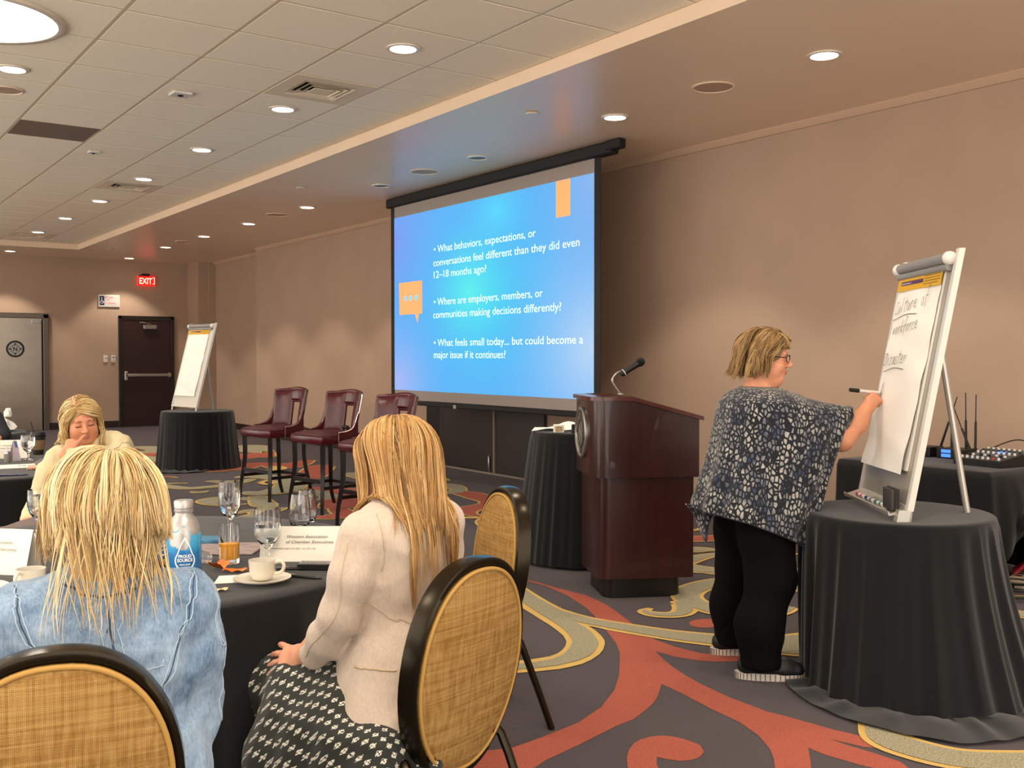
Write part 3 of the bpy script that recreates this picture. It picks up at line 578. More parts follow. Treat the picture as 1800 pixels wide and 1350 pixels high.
def vent(x, y, label):
    t = thing('air_vent', label, 'vent', (x, y, ZT), 0, 'ceiling air vents')
    fr = MB()
    for a, b in ((0.34, 0.21),):
        for sx, sy, w, h in ((0, 1, 0.69, 0.13), (0, -1, 0.69, 0.13), (1, 0, 0.13, 0.43), (-1, 0, 0.13, 0.43)):
            fr.box((sx * 0.28, sy * 0.28, 0.004), (w, h, 0.016))
    fr.build('vent_frame', m_register, t, smooth=False)
    MB().box((0, 0, 0.02), (0.44, 0.44, 0.006)).build('vent_throat', m_dark, t, smooth=False)
    for k, s in enumerate((0.42, 0.33, 0.24)):
        ln = MB()
        i = s - 0.06
        z0, z1 = 0.016 - 0.002 * k, -0.012 - 0.002 * k
        q = [(1, 1), (-1, 1), (-1, -1), (1, -1)]
        V = [(a * i / 2, b * i / 2, z0) for a, b in q] + [(a * s / 2, b * s / 2, z1) for a, b in q] + [(a * (i + .008) / 2, b * (i + .008) / 2, z0) for a, b in q] + [(a * (s + .008) / 2, b * (s + .008) / 2, z1) for a, b in q]
        ln.add(V, [(j, (j + 1) % 4, 4 + (j + 1) % 4, 4 + j) for j in range(4)] + [(8 + j, 8 + (j + 1) % 4, 12 + (j + 1) % 4, 12 + j) for j in range(4)] + [(4 + j, 4 + (j + 1) % 4, 12 + (j + 1) % 4, 12 + j) for j in range(4)])
        ln.build('louver', m_register, t, smooth=False)
    MB().box((0, 0, -0.012), (0.16, 0.16, 0.006)).build('vent_plate', m_register, t, smooth=False)
vent(3.49, 7.586, 'square louvered air vent nearest the camera in the tiled ceiling')
vent(3.49, 13.215, 'square louvered air vent in the middle of the tiled ceiling')
vent(3.49, 19.36, 'square louvered air vent at the far end of the tiled ceiling')

t = thing('return_air_panel', 'dark brown perforated return air panel in the tiled ceiling', 'vent', (2.07, 10.4, ZT))
MB().box((0, 0, 0.006), (0.69, 0.68, 0.012), 0.003).build('panel_face', M('return_panel', '7d6a5e', rough=0.6, bump=(500, 0.5)), t, smooth=False)
MB().box((0, 0, 0.016), (0.70, 0.69, 0.008)).build('panel_frame', m_tbar, t, smooth=False)

def speaker(x, y, z, r, label):
    t = thing('ceiling_speaker', label, 'speaker', (x, y, z), 0, 'ceiling speakers')
    MB().lathe([(r, 0.0), (r, -0.006), (r * 0.92, -0.009), (r * 0.9, -0.004), (r * 0.9, 0.0)], 32).build('speaker_rim', m_soffit, t, ang=60)
    MB().lathe([(0.0001, -0.006), (r * 0.5, -0.0058), (r * 0.9, -0.004)], 28).build('grille', m_grille, t)
for y, lab in ((5.44, 'round ceiling speaker between the two nearest lit border downlights'), (9.70, 'round ceiling speaker between the two unlit downlights above the screen'),
               (13.81, 'round ceiling speaker left of the screen in the ceiling border'), (17.98, 'farthest round ceiling speaker in the border near the exit sign')):
    speaker(5.69, y, ZS - 0.001, 0.16, lab)
speaker(1.44, 9.0, ZT - 0.004, 0.13, 'round brown ceiling speaker in the tiled ceiling at the left picture edge')

def sprinkler(x, y, lab):
    MB2 = MB().lathe([(0.0001, -0.016), (0.05, -0.015), (0.056, -0.008), (0.05, -0.002), (0.03, 0.0)], 20)
    tag(MB2.build('sprinkler_cover', m_ring, loc=(x, y, ZS - 0.001)), lab, 'sprinkler', 'sprinkler covers')
sprinkler(5.06, 6.875, 'small round sprinkler cover above the right end of the screen')
sprinkler(5.01, 11.445, 'small round sprinkler cover left of the screen in the border')
sprinkler(4.93, 19.9, 'farthest small sprinkler cover in the border near the exit sign')

def detector(x, y, s, lab):
    t = thing('occupancy_sensor', lab, 'sensor', (x, y, ZT - 0.004), 0, 'ceiling sensors')
    MB().box((0, 0, -0.01), (s, s, 0.02), 0.004).build('sensor_body', m_white, t, smooth=False)
    MB().lathe([(0.0001, -0.030), (s * 0.12, -0.028), (s * 0.17, -0.02)], 14).build('sensor_eye', m_black, t)
detector(2.605, 8.30, 0.15, 'small square white ceiling sensor between the dome light and the nearest vent')
detector(2.60, 11.15, 0.10, 'tiny white ceiling sensor beside the dark return air panel')

# ---------------------------------------------------------------- doors and wall fittings
m_steel = M('brushed_steel', 'b3a695', rough=0.28, metal=1.0, var=(1.2, 0.12), bump=(3.0, 0.12), stretch=(1, 1, 3.0))
m_frame = M('door_frame_metal', '6a5f58', rough=0.35, metal=0.7)
m_door = M('door_dark_brown', '2c1716', rough=0.4, var=(3, 0.1))
m_chrome = M('chrome', 'b9b9b9', rough=0.2, metal=1.0)
m_silver = M('satin_silver', 'a9a6a0', rough=0.35, metal=0.9)

YB = Y1 - 0.002
d = thing('door_1', 'brushed steel door with a round compass emblem', 'door', (3.68, YB, 0)); struct(d)
MB().box((-0.17, -0.02, 1.12), (1.28, 0.04, 2.24), 0.004).build('door_leaf', m_steel, d, smooth=False)
fr = MB().box((0.54, -0.035, 1.16), (0.10, 0.08, 2.32), 0.006).box((-0.2, -0.035, 2.29), (1.58, 0.08, 0.10), 0.006)
fr.build('door_frame', m_frame, d, smooth=False)
MB().box((0.475, -0.03, 1.1), (0.03, 0.05, 2.2)).build('door_gap', m_dark, d, smooth=False)
MB().box((0.36, -0.05, 2.17), (0.16, 0.03, 0.07), 0.004).build('door_closer', m_silver, d, smooth=False)
em = MB().lathe([(0.165, 0.0), (0.165, 0.016), (0.135, 0.018), (0.13, 0.008), (0.13, 0)], 40, close=False).build('emblem_ring', m_black, d, ang=50)
em.matrix_local = frame((-0.02, -0.042, 1.625), (1, 0, 0), (0, 0, 1))
em2 = MB().lathe([(0.0001, 0.006), (0.132, 0.006), (0.132, 0.0)], 36).build('emblem_disc', m_silver, d, smooth=False)
em2.matrix_local = frame((-0.02, -0.042, 1.625), (1, 0, 0), (0, 0, 1))
mk = MB()
for k in range(4):
    a = math.pi / 2 * k
    ca, sa = math.cos(a), math.sin(a)
    q = [(0.13, 0), (0.085, 0.02), (0.085, -0.02)]
    mk.prism([(ca * x - sa * y, sa * x + ca * y) for x, y in q], 0.006, 0.010)
for k in range(40):
    a0, a1 = 2 * math.pi * k / 40, 2 * math.pi * (k + 1) / 40
    mk.prism([(0.083 * math.cos(a0), 0.083 * math.sin(a0)), (0.083 * math.cos(a1), 0.083 * math.sin(a1)), (0.074 * math.cos(a1), 0.074 * math.sin(a1)), (0.074 * math.cos(a0), 0.074 * math.sin(a0))], 0.006, 0.009)
mk = mk.build('emblem_compass', m_black, d, smooth=False); mk.matrix_local = frame((-0.02, -0.042, 1.625), (1, 0, 0), (0, 0, 1))
text_obj('emblem_letter', 'N', m_black, frame((-0.058, -0.052, 1.585), (1, 0, 0), (0, 0, 1)), width=0.075, height=0.085, parent=d, bold=0.02)

d = thing('door_2', 'dark brown exit door with a steel push bar and closer', 'door', (6.2, YB, 0)); struct(d)
MB().box((0, -0.015, 1.13), (1.02, 0.03, 2.26), 0.003).build('door_leaf', m_door, d, smooth=False)
MB().box((-0.54, -0.03, 1.165), (0.06, 0.06, 2.33), 0.004).box((0.54, -0.03, 1.165), (0.06, 0.06, 2.33), 0.004).box((0, -0.03, 2.30), (1.14, 0.06, 0.06), 0.004).build('door_frame', M('door_frame_dark', '1d1413', rough=0.4), d, smooth=False)
pb = MB().box((0.02, -0.09, 1.085), (0.94, 0.05, 0.06), 0.008).box((-0.44, -0.07, 1.075), (0.06, 0.09, 0.19), 0.008).box((0.46, -0.07, 1.085), (0.05, 0.08, 0.09), 0.008)
pb.build('push_bar', m_silver, d, smooth=False)
cl = MB().box((0.06, -0.07, 2.10), (0.27, 0.08, 0.085), 0.006)
cl.build('door_closer', m_silver, d, smooth=False)
MB().tube([(0.06, -0.1, 2.16), (-0.06, -0.16, 2.185), (-0.14, -0.05, 2.2)], 0.010, 6).build('closer_arm', m_silver, d)

# exit sign: a black canopy carrying a glowing red box, at a right angle to the wall corner
m_exit = M('exit_red', 'c01010', rough=0.3, emit='ff1a12', estr=1.6)
m_exitl = M('exit_letters', 'ffb0a0', rough=0.3, emit='ff9a88', estr=3.2)
t = thing('exit_sign', 'glowing red EXIT sign on the wall above the brown door', 'exit sign', (6.2, YB, 3.07))
MB().box((0, -0.05, 0.0), (0.36, 0.05, 0.20), 0.006).build('sign_face', m_exit, t, smooth=False)
MB().box((-0.02, -0.05, 0.125), (0.16, 0.08, 0.05), 0.006).box((-0.13, -0.05, 0.105), (0.04, 0.05, 0.03)).build('sign_canopy', m_black, t, smooth=False)
text_obj('sign_letters', 'EXIT', m_exitl, frame((-0.15, -0.0765, -0.062), (1, 0, 0), (0, 0, 1)), width=0.26, height=0.13, parent=t, bold=0.015)
ar = MB()
fx = frame((0.14, -0.0765, 0), (1, 0, 0), (0, 0, 1))
ar.prism([(-0.02, 0.075), (0.025, 0.075), (0.025, -0.065), (-0.02, -0.065), (-0.02, -0.055), (0.013, -0.055), (0.013, 0.065), (-0.02, 0.065)], 0, 0.001, fn=lambda x, y, z: tuple(fx @ Vector((x, y, z))))
ar.build('sign_edge', m_exitl, t, smooth=False)

m_signw = M('sign_white', 'd9d4ca', rough=0.4)
m_navy = M('sign_navy', '14264f', rough=0.4)
m_pink = M('sign_pink_print', 'e0677a', rough=0.5)
t = thing('accessible_sign', 'white wall sign with navy wheelchair symbol and pink lettering', 'sign', (5.45, YB, 2.63))
MB().box((0, -0.02, 0), (0.42, 0.03, 0.25), 0.005).build('sign_plate', m_signw, t, smooth=False)
MB().box((-0.145, -0.037, 0), (0.095, 0.004, 0.19)).build('symbol_panel', m_navy, t, smooth=False)
MB().box((0.055, -0.037, 0), (0.285, 0.003, 0.20)).build('text_panel', M('sign_grey', 'b9bab2', rough=0.4), t, smooth=False)
wc = MB()
F0 = frame((-0.145, -0.0398, 0), (1, 0, 0), (0, 0, 1))
mapw = lambda x, y, z: tuple(F0 @ Vector((x, y, z)))
wc.prism([(0.012 * math.cos(a) - 0.006, 0.012 * math.sin(a) + 0.055) for a in np.linspace(0, 2 * math.pi, 12, endpoint=False)], 0, 0.001, fn=mapw)
wc.prism([(-0.012, 0.04), (0.0, 0.04), (0.0, -0.005), (0.03, -0.005), (0.042, -0.045), (0.031, -0.048), (0.022, -0.016), (-0.012, -0.016)], 0, 0.001, fn=mapw)
rg = [(0.032 * math.cos(a) - 0.006, 0.032 * math.sin(a) - 0.028) for a in np.linspace(2.1, 6.0, 18)] + [(0.024 * math.cos(a) - 0.006, 0.024 * math.sin(a) - 0.028) for a in np.linspace(6.0, 2.1, 18)]
wc.prism(rg, 0, 0.001, fn=mapw)
wc.build('wheelchair_symbol', m_signw, t, smooth=False)
for w, z, sd in ((0.15, 0.05, 1), (0.07, 0.005, 2), (0.2, -0.065, 3)):
    small_print('sign_lettering', m_pink, frame((-0.075, -0.0395, z), (1, 0, 0), (0, 0, 1)), w, 0.033, sd, t)

for x, lab, slot in ((5.37, 'white wall switch with a dark line, left of the pair by the brown door', 0), (5.525, 'white wall control with dark display, nearest the brown door', 1)):
    t = thing('wall_switch', lab, 'switch', (x, YB, 1.43), 0, 'wall controls by the brown door')
    MB().box((0, -0.012, 0), (0.085, 0.024, 0.14), 0.006).build('switch_plate', m_white, t, smooth=False)
    if slot:
        MB().box((0, -0.026, 0.03), (0.04, 0.006, 0.018)).build('switch_display', m_black, t, smooth=False)
        MB().box((0, -0.026, -0.03), (0.03, 0.006, 0.02)).build('switch_button', m_silver, t, smooth=False)
    else:
        MB().box((0, -0.026, 0.012), (0.05, 0.006, 0.006)).build('switch_slot', m_black, t, smooth=False)

t = thing('wall_outlet', 'small dark wall outlet plate low on the wall behind the bar stools', 'outlet', (X1, 16.9, 0.42))
MB().box((-0.008, 0, 0), (0.016, 0.09, 0.13), 0.003).build('outlet_plate', M('outlet_brown', '3a2a22', rough=0.5), t, smooth=False)
MB().box((-0.018, 0, 0.025), (0.006, 0.035, 0.03)).build('socket', m_black, t, smooth=False)
MB().box((-0.018, 0, -0.025), (0.006, 0.035, 0.03)).build('socket', m_black, t, smooth=False)

# dark storage doors behind the screen
m_storage = M('storage_door_charcoal', '2e2826', rough=0.45, var=(2, 0.08))
d = thing('door_3', 'dark charcoal double doors below the projection screen', 'door', (X1, 10.75, 0)); struct(d)
MB().box((-0.02, 1.165, 1.06), (0.05, 0.33, 2.12), 0.004).build('side_panel', M('side_panel_navy', '0c0d13', rough=0.4), d, smooth=False)
MB().box((-0.02, 0.34, 1.06), (0.05, 1.31, 2.12), 0.004).build('door_leaf', m_storage, d, smooth=False)
MB().box((-0.02, -0.84, 1.06), (0.05, 0.98, 2.12), 0.004).build('door_leaf', m_storage, d, smooth=False)
MB().box((-0.05, -0.325, 1.06), (0.03, 0.028, 2.12), 0.003).build('astragal', M('astragal_tan', '8d7a66', rough=0.4), d, smooth=False)
MB().tube([(-0.045, -0.22, 0.03), (-0.06, -0.22, 0.06), (-0.06, -0.22, 0.2), (-0.045, -0.2, 0.23)], 0.012, 8).build('floor_bolt', m_silver, d)
MB().box((-0.03, -0.1, 0.012), (0.06, 2.9, 0.024), 0.004).build('threshold', M('threshold_metal', '8c7f76', rough=0.4), d, smooth=False)

# ---------------------------------------------------------------- projection screen
SX = 6.3
def slide_material():
    m = bpy.data.materials.new('projected_slide'); m.use_nodes = True
    nt = m.node_tree; nt.nodes.clear()
    N = nt.nodes.new; L = nt.links.new
    out = N('ShaderNodeOutputMaterial'); em = N('ShaderNodeEmission'); em.inputs[1].default_value = 1.05
    tc = N('ShaderNodeTexCoord'); sp = N('ShaderNodeSeparateXYZ'); L(tc.outputs['Object'], sp.inputs[0])
    # object space: x across (0 left .. 3.95 right), y up (0 .. 2.17)
    def blob(cx, cy, sx, sy, pw=1.0):
        mp = N('ShaderNodeMapping'); mp.vector_type = 'POINT'
        mp.inputs['Location'].default_value = (-cx / sx, -cy / sy, 0)
        mp.inputs['Scale'].default_value = (1 / sx, 1 / sy, 0)
        L(tc.outputs['Object'], mp.inputs[0])
        g = N('ShaderNodeTexGradient'); g.gradient_type = 'QUADRATIC_SPHERE'
        L(mp.outputs[0], g.inputs[0])
        return g.outputs['Fac']
    col = None
    def over(prev, fac, c):
        mx = N('ShaderNodeMix'); mx.data_type = 'RGBA'
        if prev is None: mx.inputs[6].default_value = (*lin('62b2f4'), 1)
        else: L(prev, mx.inputs[6])
        mx.inputs[7].default_value = (*lin(c), 1)
        L(fac, mx.inputs[0])
        return mx.outputs[2]
    col = over(None, blob(0.0, 1.9, 1.6, 1.6), '7f9cf0')
    col = over(col, blob(3.95, 0.5, 1.8, 1.7), 'b9d4f2')
    col = over(col, blob(3.95, 2.1, 1.3, 1.5), '8db4ea')
    col = over(col, blob(0.1, 0.1, 1.3, 1.1), 'a9b8f2')
    col = over(col, blob(2.0, 1.1, 2.0, 1.7), '4cd0f2')
    col = over(col, blob(1.75, 1.15, 1.1, 0.9), '62ecec')
    col = over(col, blob(2.3, 2.0, 0.8, 0.5), '5cd6fb')
    L(col, em.inputs[0]); L(em.outputs[0], out.inputs[0])
    return m
t = thing('projection_screen', 'large pull down projection screen showing a blue slide of questions', 'projection screen', (SX, 9.54, 0))
m_scr = M('screen_fabric', '9c918a', rough=0.75)
m_scrb = M('screen_black', '0c0b0c', rough=0.6)
fab = MB().box((0.012, 0, 2.141), (0.004, 3.95, 2.426)).build('screen_fabric', m_scr, t, smooth=False)
for yy in (2.02, -2.02):
    MB().box((0.012, yy, 2.141), (0.006, 0.09, 2.426)).build('side_border', m_scrb, t, smooth=False)
hs = MB().box((0.01, -0.08, 3.41), (0.11, 4.38, 0.115), 0.012).box((-0.01, -2.3, 3.425), (0.09, 0.2, 0.09), 0.01)
hs.build('screen_housing', m_scrb, t, smooth=False)
MB().box((0.012, 0, 0.896), (0.03, 4.12, 0.058), 0.008).build('bottom_bar', m_scrb, t, smooth=False)
MB().box((-0.004, 0.52, 0.882), (0.012, 0.06, 0.045), 0.003).build('pull_tab', m_silver, t, smooth=False)
# the slide: a flat picture on the fabric; local x runs left to right as seen, y up
sl = MB().box((1.973, 1.086, 0.0), (3.946, 2.172, 0.002)).build('slide_image', slide_material(), t, smooth=False)
SF = frame((0.0085, 1.976, 1.045), (0, -1, 0), (0, 0, 1))
sl.matrix_local = SF
m_stext = M('slide_text', 'd8fff8', emit='d2fbf6', estr=0.95)
m_orange = M('slide_orange', 'fb935c', emit='fb935c', estr=1.0)
TF = lambda y, z: frame((0.005, y - 9.54, z), (0, -1, 0), (0, 0, 1))
for body, y, z, w in (('• What behaviors, expectations, or', 10.536, 2.700, 2.037), ('conversations feel different than they did even', 10.546, 2.540, 2.762), ('12–18 months ago?', 10.538, 2.398, 1.123),
                      ('• Where are employers, members, or', 10.539, 2.075, 2.158), ('communities making decisions differently?', 10.553, 1.922, 2.483),
                      ('• What feels small today... but could become a', 10.541, 1.590, 2.813), ('major issue if it continues?', 10.541, 1.447, 1.499)):
    text_obj('text_print', body, m_stext, TF(y, z), width=w, height=0.088, parent=sl)
for ch in sl.children:
    ch.matrix_parent_inverse = SF.inverted()
sp_ = MB().prism([(8.157, 3.214), (7.931, 3.214), (7.931, 2.852), (8.157, 2.852)], 0, 0.001, fn=lambda y, z, d: (0.005 - d, y - 9.54, z))
o = sp_.build('slide_ribbon', m_orange, sl, smooth=False); o.matrix_parent_inverse = SF.inverted()
bp = [(11.388, 2.389), (10.82, 2.39), (10.815, 1.99), (10.89, 1.99), (10.932, 1.882), (10.988, 1.99), (11.375, 1.99)]
o = MB().prism(bp, 0, 0.001, fn=lambda y, z, d: (0.005 - d, y - 9.54, z)).build('slide_speech_bubble', m_orange, sl, smooth=False); o.matrix_parent_inverse = SF.inverted()
m_sdot = M('slide_dot', '5fb6e8', emit='5fb6e8', estr=1.0)
for y in (11.225, 11.095, 10.96):
    o = MB().prism([(y + 0.035 * math.cos(a), 2.19 + 0.035 * math.sin(a)) for a in np.linspace(0, 2 * math.pi, 16, endpoint=False)], 0.0015, 0.0025, fn=lambda y, z, d: (0.005 - d, y - 9.54, z)).build('slide_bubble_dot', m_sdot, sl, smooth=False)
    o.matrix_parent_inverse = SF.inverted()

# ---------------------------------------------------------------- furniture materials
def cloth_mat(name, col, rough=0.85, weave=900, sheen=0.2, var=0.12):
    return M(name, col, rough=rough, spec=0.2, var=(6, var), bump=(weave, 0.15), sheen=sheen)
m_bcloth = cloth_mat('black_tablecloth', '0c0c0e')
m_wood = M('mahogany', '2f1210', rough=0.28, spec=0.5, var=(5, 0.28), stretch=(6, 6, 0.35), coat=0.25)
m_wood_dk = M('mahogany_edge', '4a1d18', rough=0.25, coat=0.3)
m_legwood = M('dark_leg_wood', '140c0b', rough=0.3, coat=0.2)
m_leather = M('burgundy_leather', '4a1019', rough=0.22, spec=0.55, var=(14, 0.25), bump=(120, 0.12))
m_leather_s = M('burgundy_leather_worn', '4a1f25', rough=0.38, spec=0.5, var=(22, 0.55), bump=(90, 0.15))
m_nail = M('nailhead', 'd8d0c4', rough=0.2, metal=1.0)
m_top = M('table_ply', '6b5a48', rough=0.6)
m_legmetal = M('table_leg_metal', '4a4a4c', rough=0.4, metal=0.8)

def round_table(x, y, r, h, label, group='round tables under black cloths'):
    t = thing('round_table', label, 'table', (x, y, 0), 0, group)
    MB().lathe([(r - 0.012, h - 0.03), (r - 0.006, h - 0.02), (r - 0.008, h - 0.006), (r - 0.015, h - 0.005)], 48).build('tabletop', m_top, t)
    for k in range(4):
        a = math.pi / 4 + k * math.pi / 2
        rr = r * 0.55
        MB().tube([(rr * math.cos(a), rr * math.sin(a), h - 0.03), (rr * math.cos(a), rr * math.sin(a), 0.0)], 0.014, 8).build('leg', m_legmetal, t)
    return t

def smoothnoise(n, k, amp, seed):
    r = np.random.default_rng(seed)
    a = np.linspace(0, 2 * np.pi, n, endpoint=False)
    s = np.zeros(n)
    for q in range(1, k + 1):
        s += r.normal() * np.cos(q * a + r.uniform(0, 6.28)) / math.sqrt(q)
    return amp * s / (np.abs(s).max() + 1e-9)

def round_cloth(x, y, r, h, label, hem=0.0, flare=0.06, folds=14, amp=0.02, puddle=None, seed=1, na=260, group='black tablecloths', rz=0.0, mat=None):
    """cloth over a round table: flat top, rolled edge, hanging folds; hem = height of the lower edge;
       puddle = list of (angle degrees, radius) where the surplus lies on the floor"""
    a = np.linspace(0, 2 * np.pi, na, endpoint=False)
    rn = np.random.default_rng(seed)
    ph = rn.uniform(0, 6.28, 3)
    wob = smoothnoise(na, 5, 1.0, seed)
    fold = np.sin(folds * a + 1.6 * wob + ph[0]) * 0.62 + np.sin((folds * 1.7 // 1) * a + 2.2 * wob + ph[1]) * 0.38
    fold = 0.5 * fold + 1.1 * (1 - np.abs(np.sin(folds * 0.5 * a + 0.9 * wob + ph[2]))) ** 1.6 - 0.35
    env = 0.65 + 0.35 * smoothnoise(na, 4, 1.0, seed + 5)
    rows = []
    for rr in (0.001, 0.35, 0.7, 0.92):
        rows.append(np.c_[r * rr * np.cos(a), r * rr * np.sin(a), np.full(na, h)])
    for q in (0.3, 0.7, 1.0):
        e = 0.018
        rows.append(np.c_[(r - e + e * math.sin(q * math.pi / 2)) * np.cos(a), (r - e + e * math.sin(q * math.pi / 2)) * np.sin(a), np.full(na, h - e + e * math.cos(q * math.pi / 2))])
    if puddle is not None:
        pa = np.radians([p[0] for p in puddle]); pr = np.array([p[1] for p in puddle]); pf = np.array([p[2] for p in puddle])
        am = a % (2 * np.pi)
        out = np.interp(am, pa, pr, period=2 * np.pi); foot = np.interp(am, pa, pf, period=2 * np.pi)
    nl = 26
    for i in range(1, nl + 1):
        t = i / nl
        z = h - 0.018 - (h - 0.018 - max(hem, 0.012)) * t
        sw = t ** 0.45
        base = r + 0.004 + (flare * t if puddle is None else (foot - r) * t ** 1.5)
        rr = base + amp * env * fold * sw * 2.0 + amp * 0.5 * sw
        zz = np.full(na, z)
        if puddle is not None and t > 0.86:
            zz = zz + 0.01 * np.sin(9 * a + wob) * (t - 0.86) / 0.14
        rows.append(np.c_[rr * np.cos(a), rr * np.sin(a), np.maximum(zz, 0.010)])
    if puddle is not None:
        base = rows[-1]
        r_end = np.hypot(base[:, 0], base[:, 1])
        w2 = smoothnoise(na, 16, 1.0, seed + 9)
        for q in (0.25, 0.5, 0.75, 1.0):
            rr = r_end + np.maximum(out - r_end, 0.01) * q
            zz = 0.013 + 0.028 * (1 - q * 0.8) * (0.5 + 0.5 * np.sin(23 * a + 3 * w2 + q * 2)) * np.clip((out - foot) / 0.1, 0, 1)
            rows.append(np.c_[rr * np.cos(a), rr * np.sin(a), np.maximum(zz, 0.009)])
    A = np.stack(rows, axis=1)           # na, rows, 3
    b = MB().grid(A, wrapu=True)
    o = b.build('tablecloth', mat or m_bcloth, ang=75, loc=(x, y, 0))
    o.rotation_euler = (0, 0, rz)
    return tag(o, label, 'tablecloth', group)

# near easel table
NTX, NTY = 4.088, 2.765
round_table(NTX, NTY, 0.405, 0.75, 'small round table under the black cloth below the near flip chart')
round_cloth(NTX, NTY, 0.412, 0.757, 'black cloth puddling on the carpet under the near flip chart', flare=0.1, folds=22, amp=0.021, seed=4, na=360,
            puddle=[(0, .62, .52), (60, .5, .46), (100, .40, .37), (130, .45, .38), (160, .55, .42), (180, .62, .47), (212, .76, .52), (230, .84, .54), (249, .80, .56), (280, .86, .58), (310, .82, .58), (335, .7, .56)])
# far easel table
FTX, FTY = 4.395, 13.40
round_table(FTX, FTY, 0.455, 0.75, 'small round table under the black cloth below the far flip chart')
round_cloth(FTX, FTY, 0.46, 0.757, 'black cloth over the small round table under the far flip chart', folds=22, amp=0.020, seed=8,
            puddle=[(0, .56, .54), (90, .58, .52), (150, .66, .52), (200, .78, .50), (240, .70, .5), (270, .52, .5), (320, .54, .52)])
# small high table behind the lectern
STX, STY = 4.70, 5.74
round_table(STX, STY, 0.38, 0.92, 'small high round table under black cloth behind the lectern')
round_cloth(STX, STY, 0.385, 0.927, 'black cloth over the small high table behind the lectern', hem=0.02, folds=22, amp=0.018, flare=0.10, seed=12)
# foreground and left banquet tables
FGX, FGY, FGR = 0.95, 3.70, 0.92
round_table(FGX, FGY, FGR - 0.006, 0.75, 'large round banquet table under the black cloth in the foreground')
round_cloth(FGX, FGY, FGR, 0.757, 'black cloth over the large foreground banquet table with the water bottle', hem=0.06, folds=22, amp=0.018, flare=0.05, seed=21, na=360)
T2X, T2Y = 0.95, 7.32
round_table(T2X, T2Y, 0.90, 0.75, 'large round banquet table under black cloth beside the woman resting her chin')
round_cloth(T2X, T2Y, 0.906, 0.757, 'black cloth over the left banquet table with the takeaway coffee cup', hem=0.03, folds=22, amp=0.018, flare=0.05, seed=23, na=300)
T3X, T3Y = 1.05, 10.75
round_table(T3X, T3Y, 0.80, 0.75, 'farthest round banquet table under black cloth at the left picture edge')
round_cloth(T3X, T3Y, 0.806, 0.757, 'black cloth over the farthest left table with the crumpled napkin', hem=0.05, folds=20, amp=0.018, flare=0.05, seed=25, na=260)

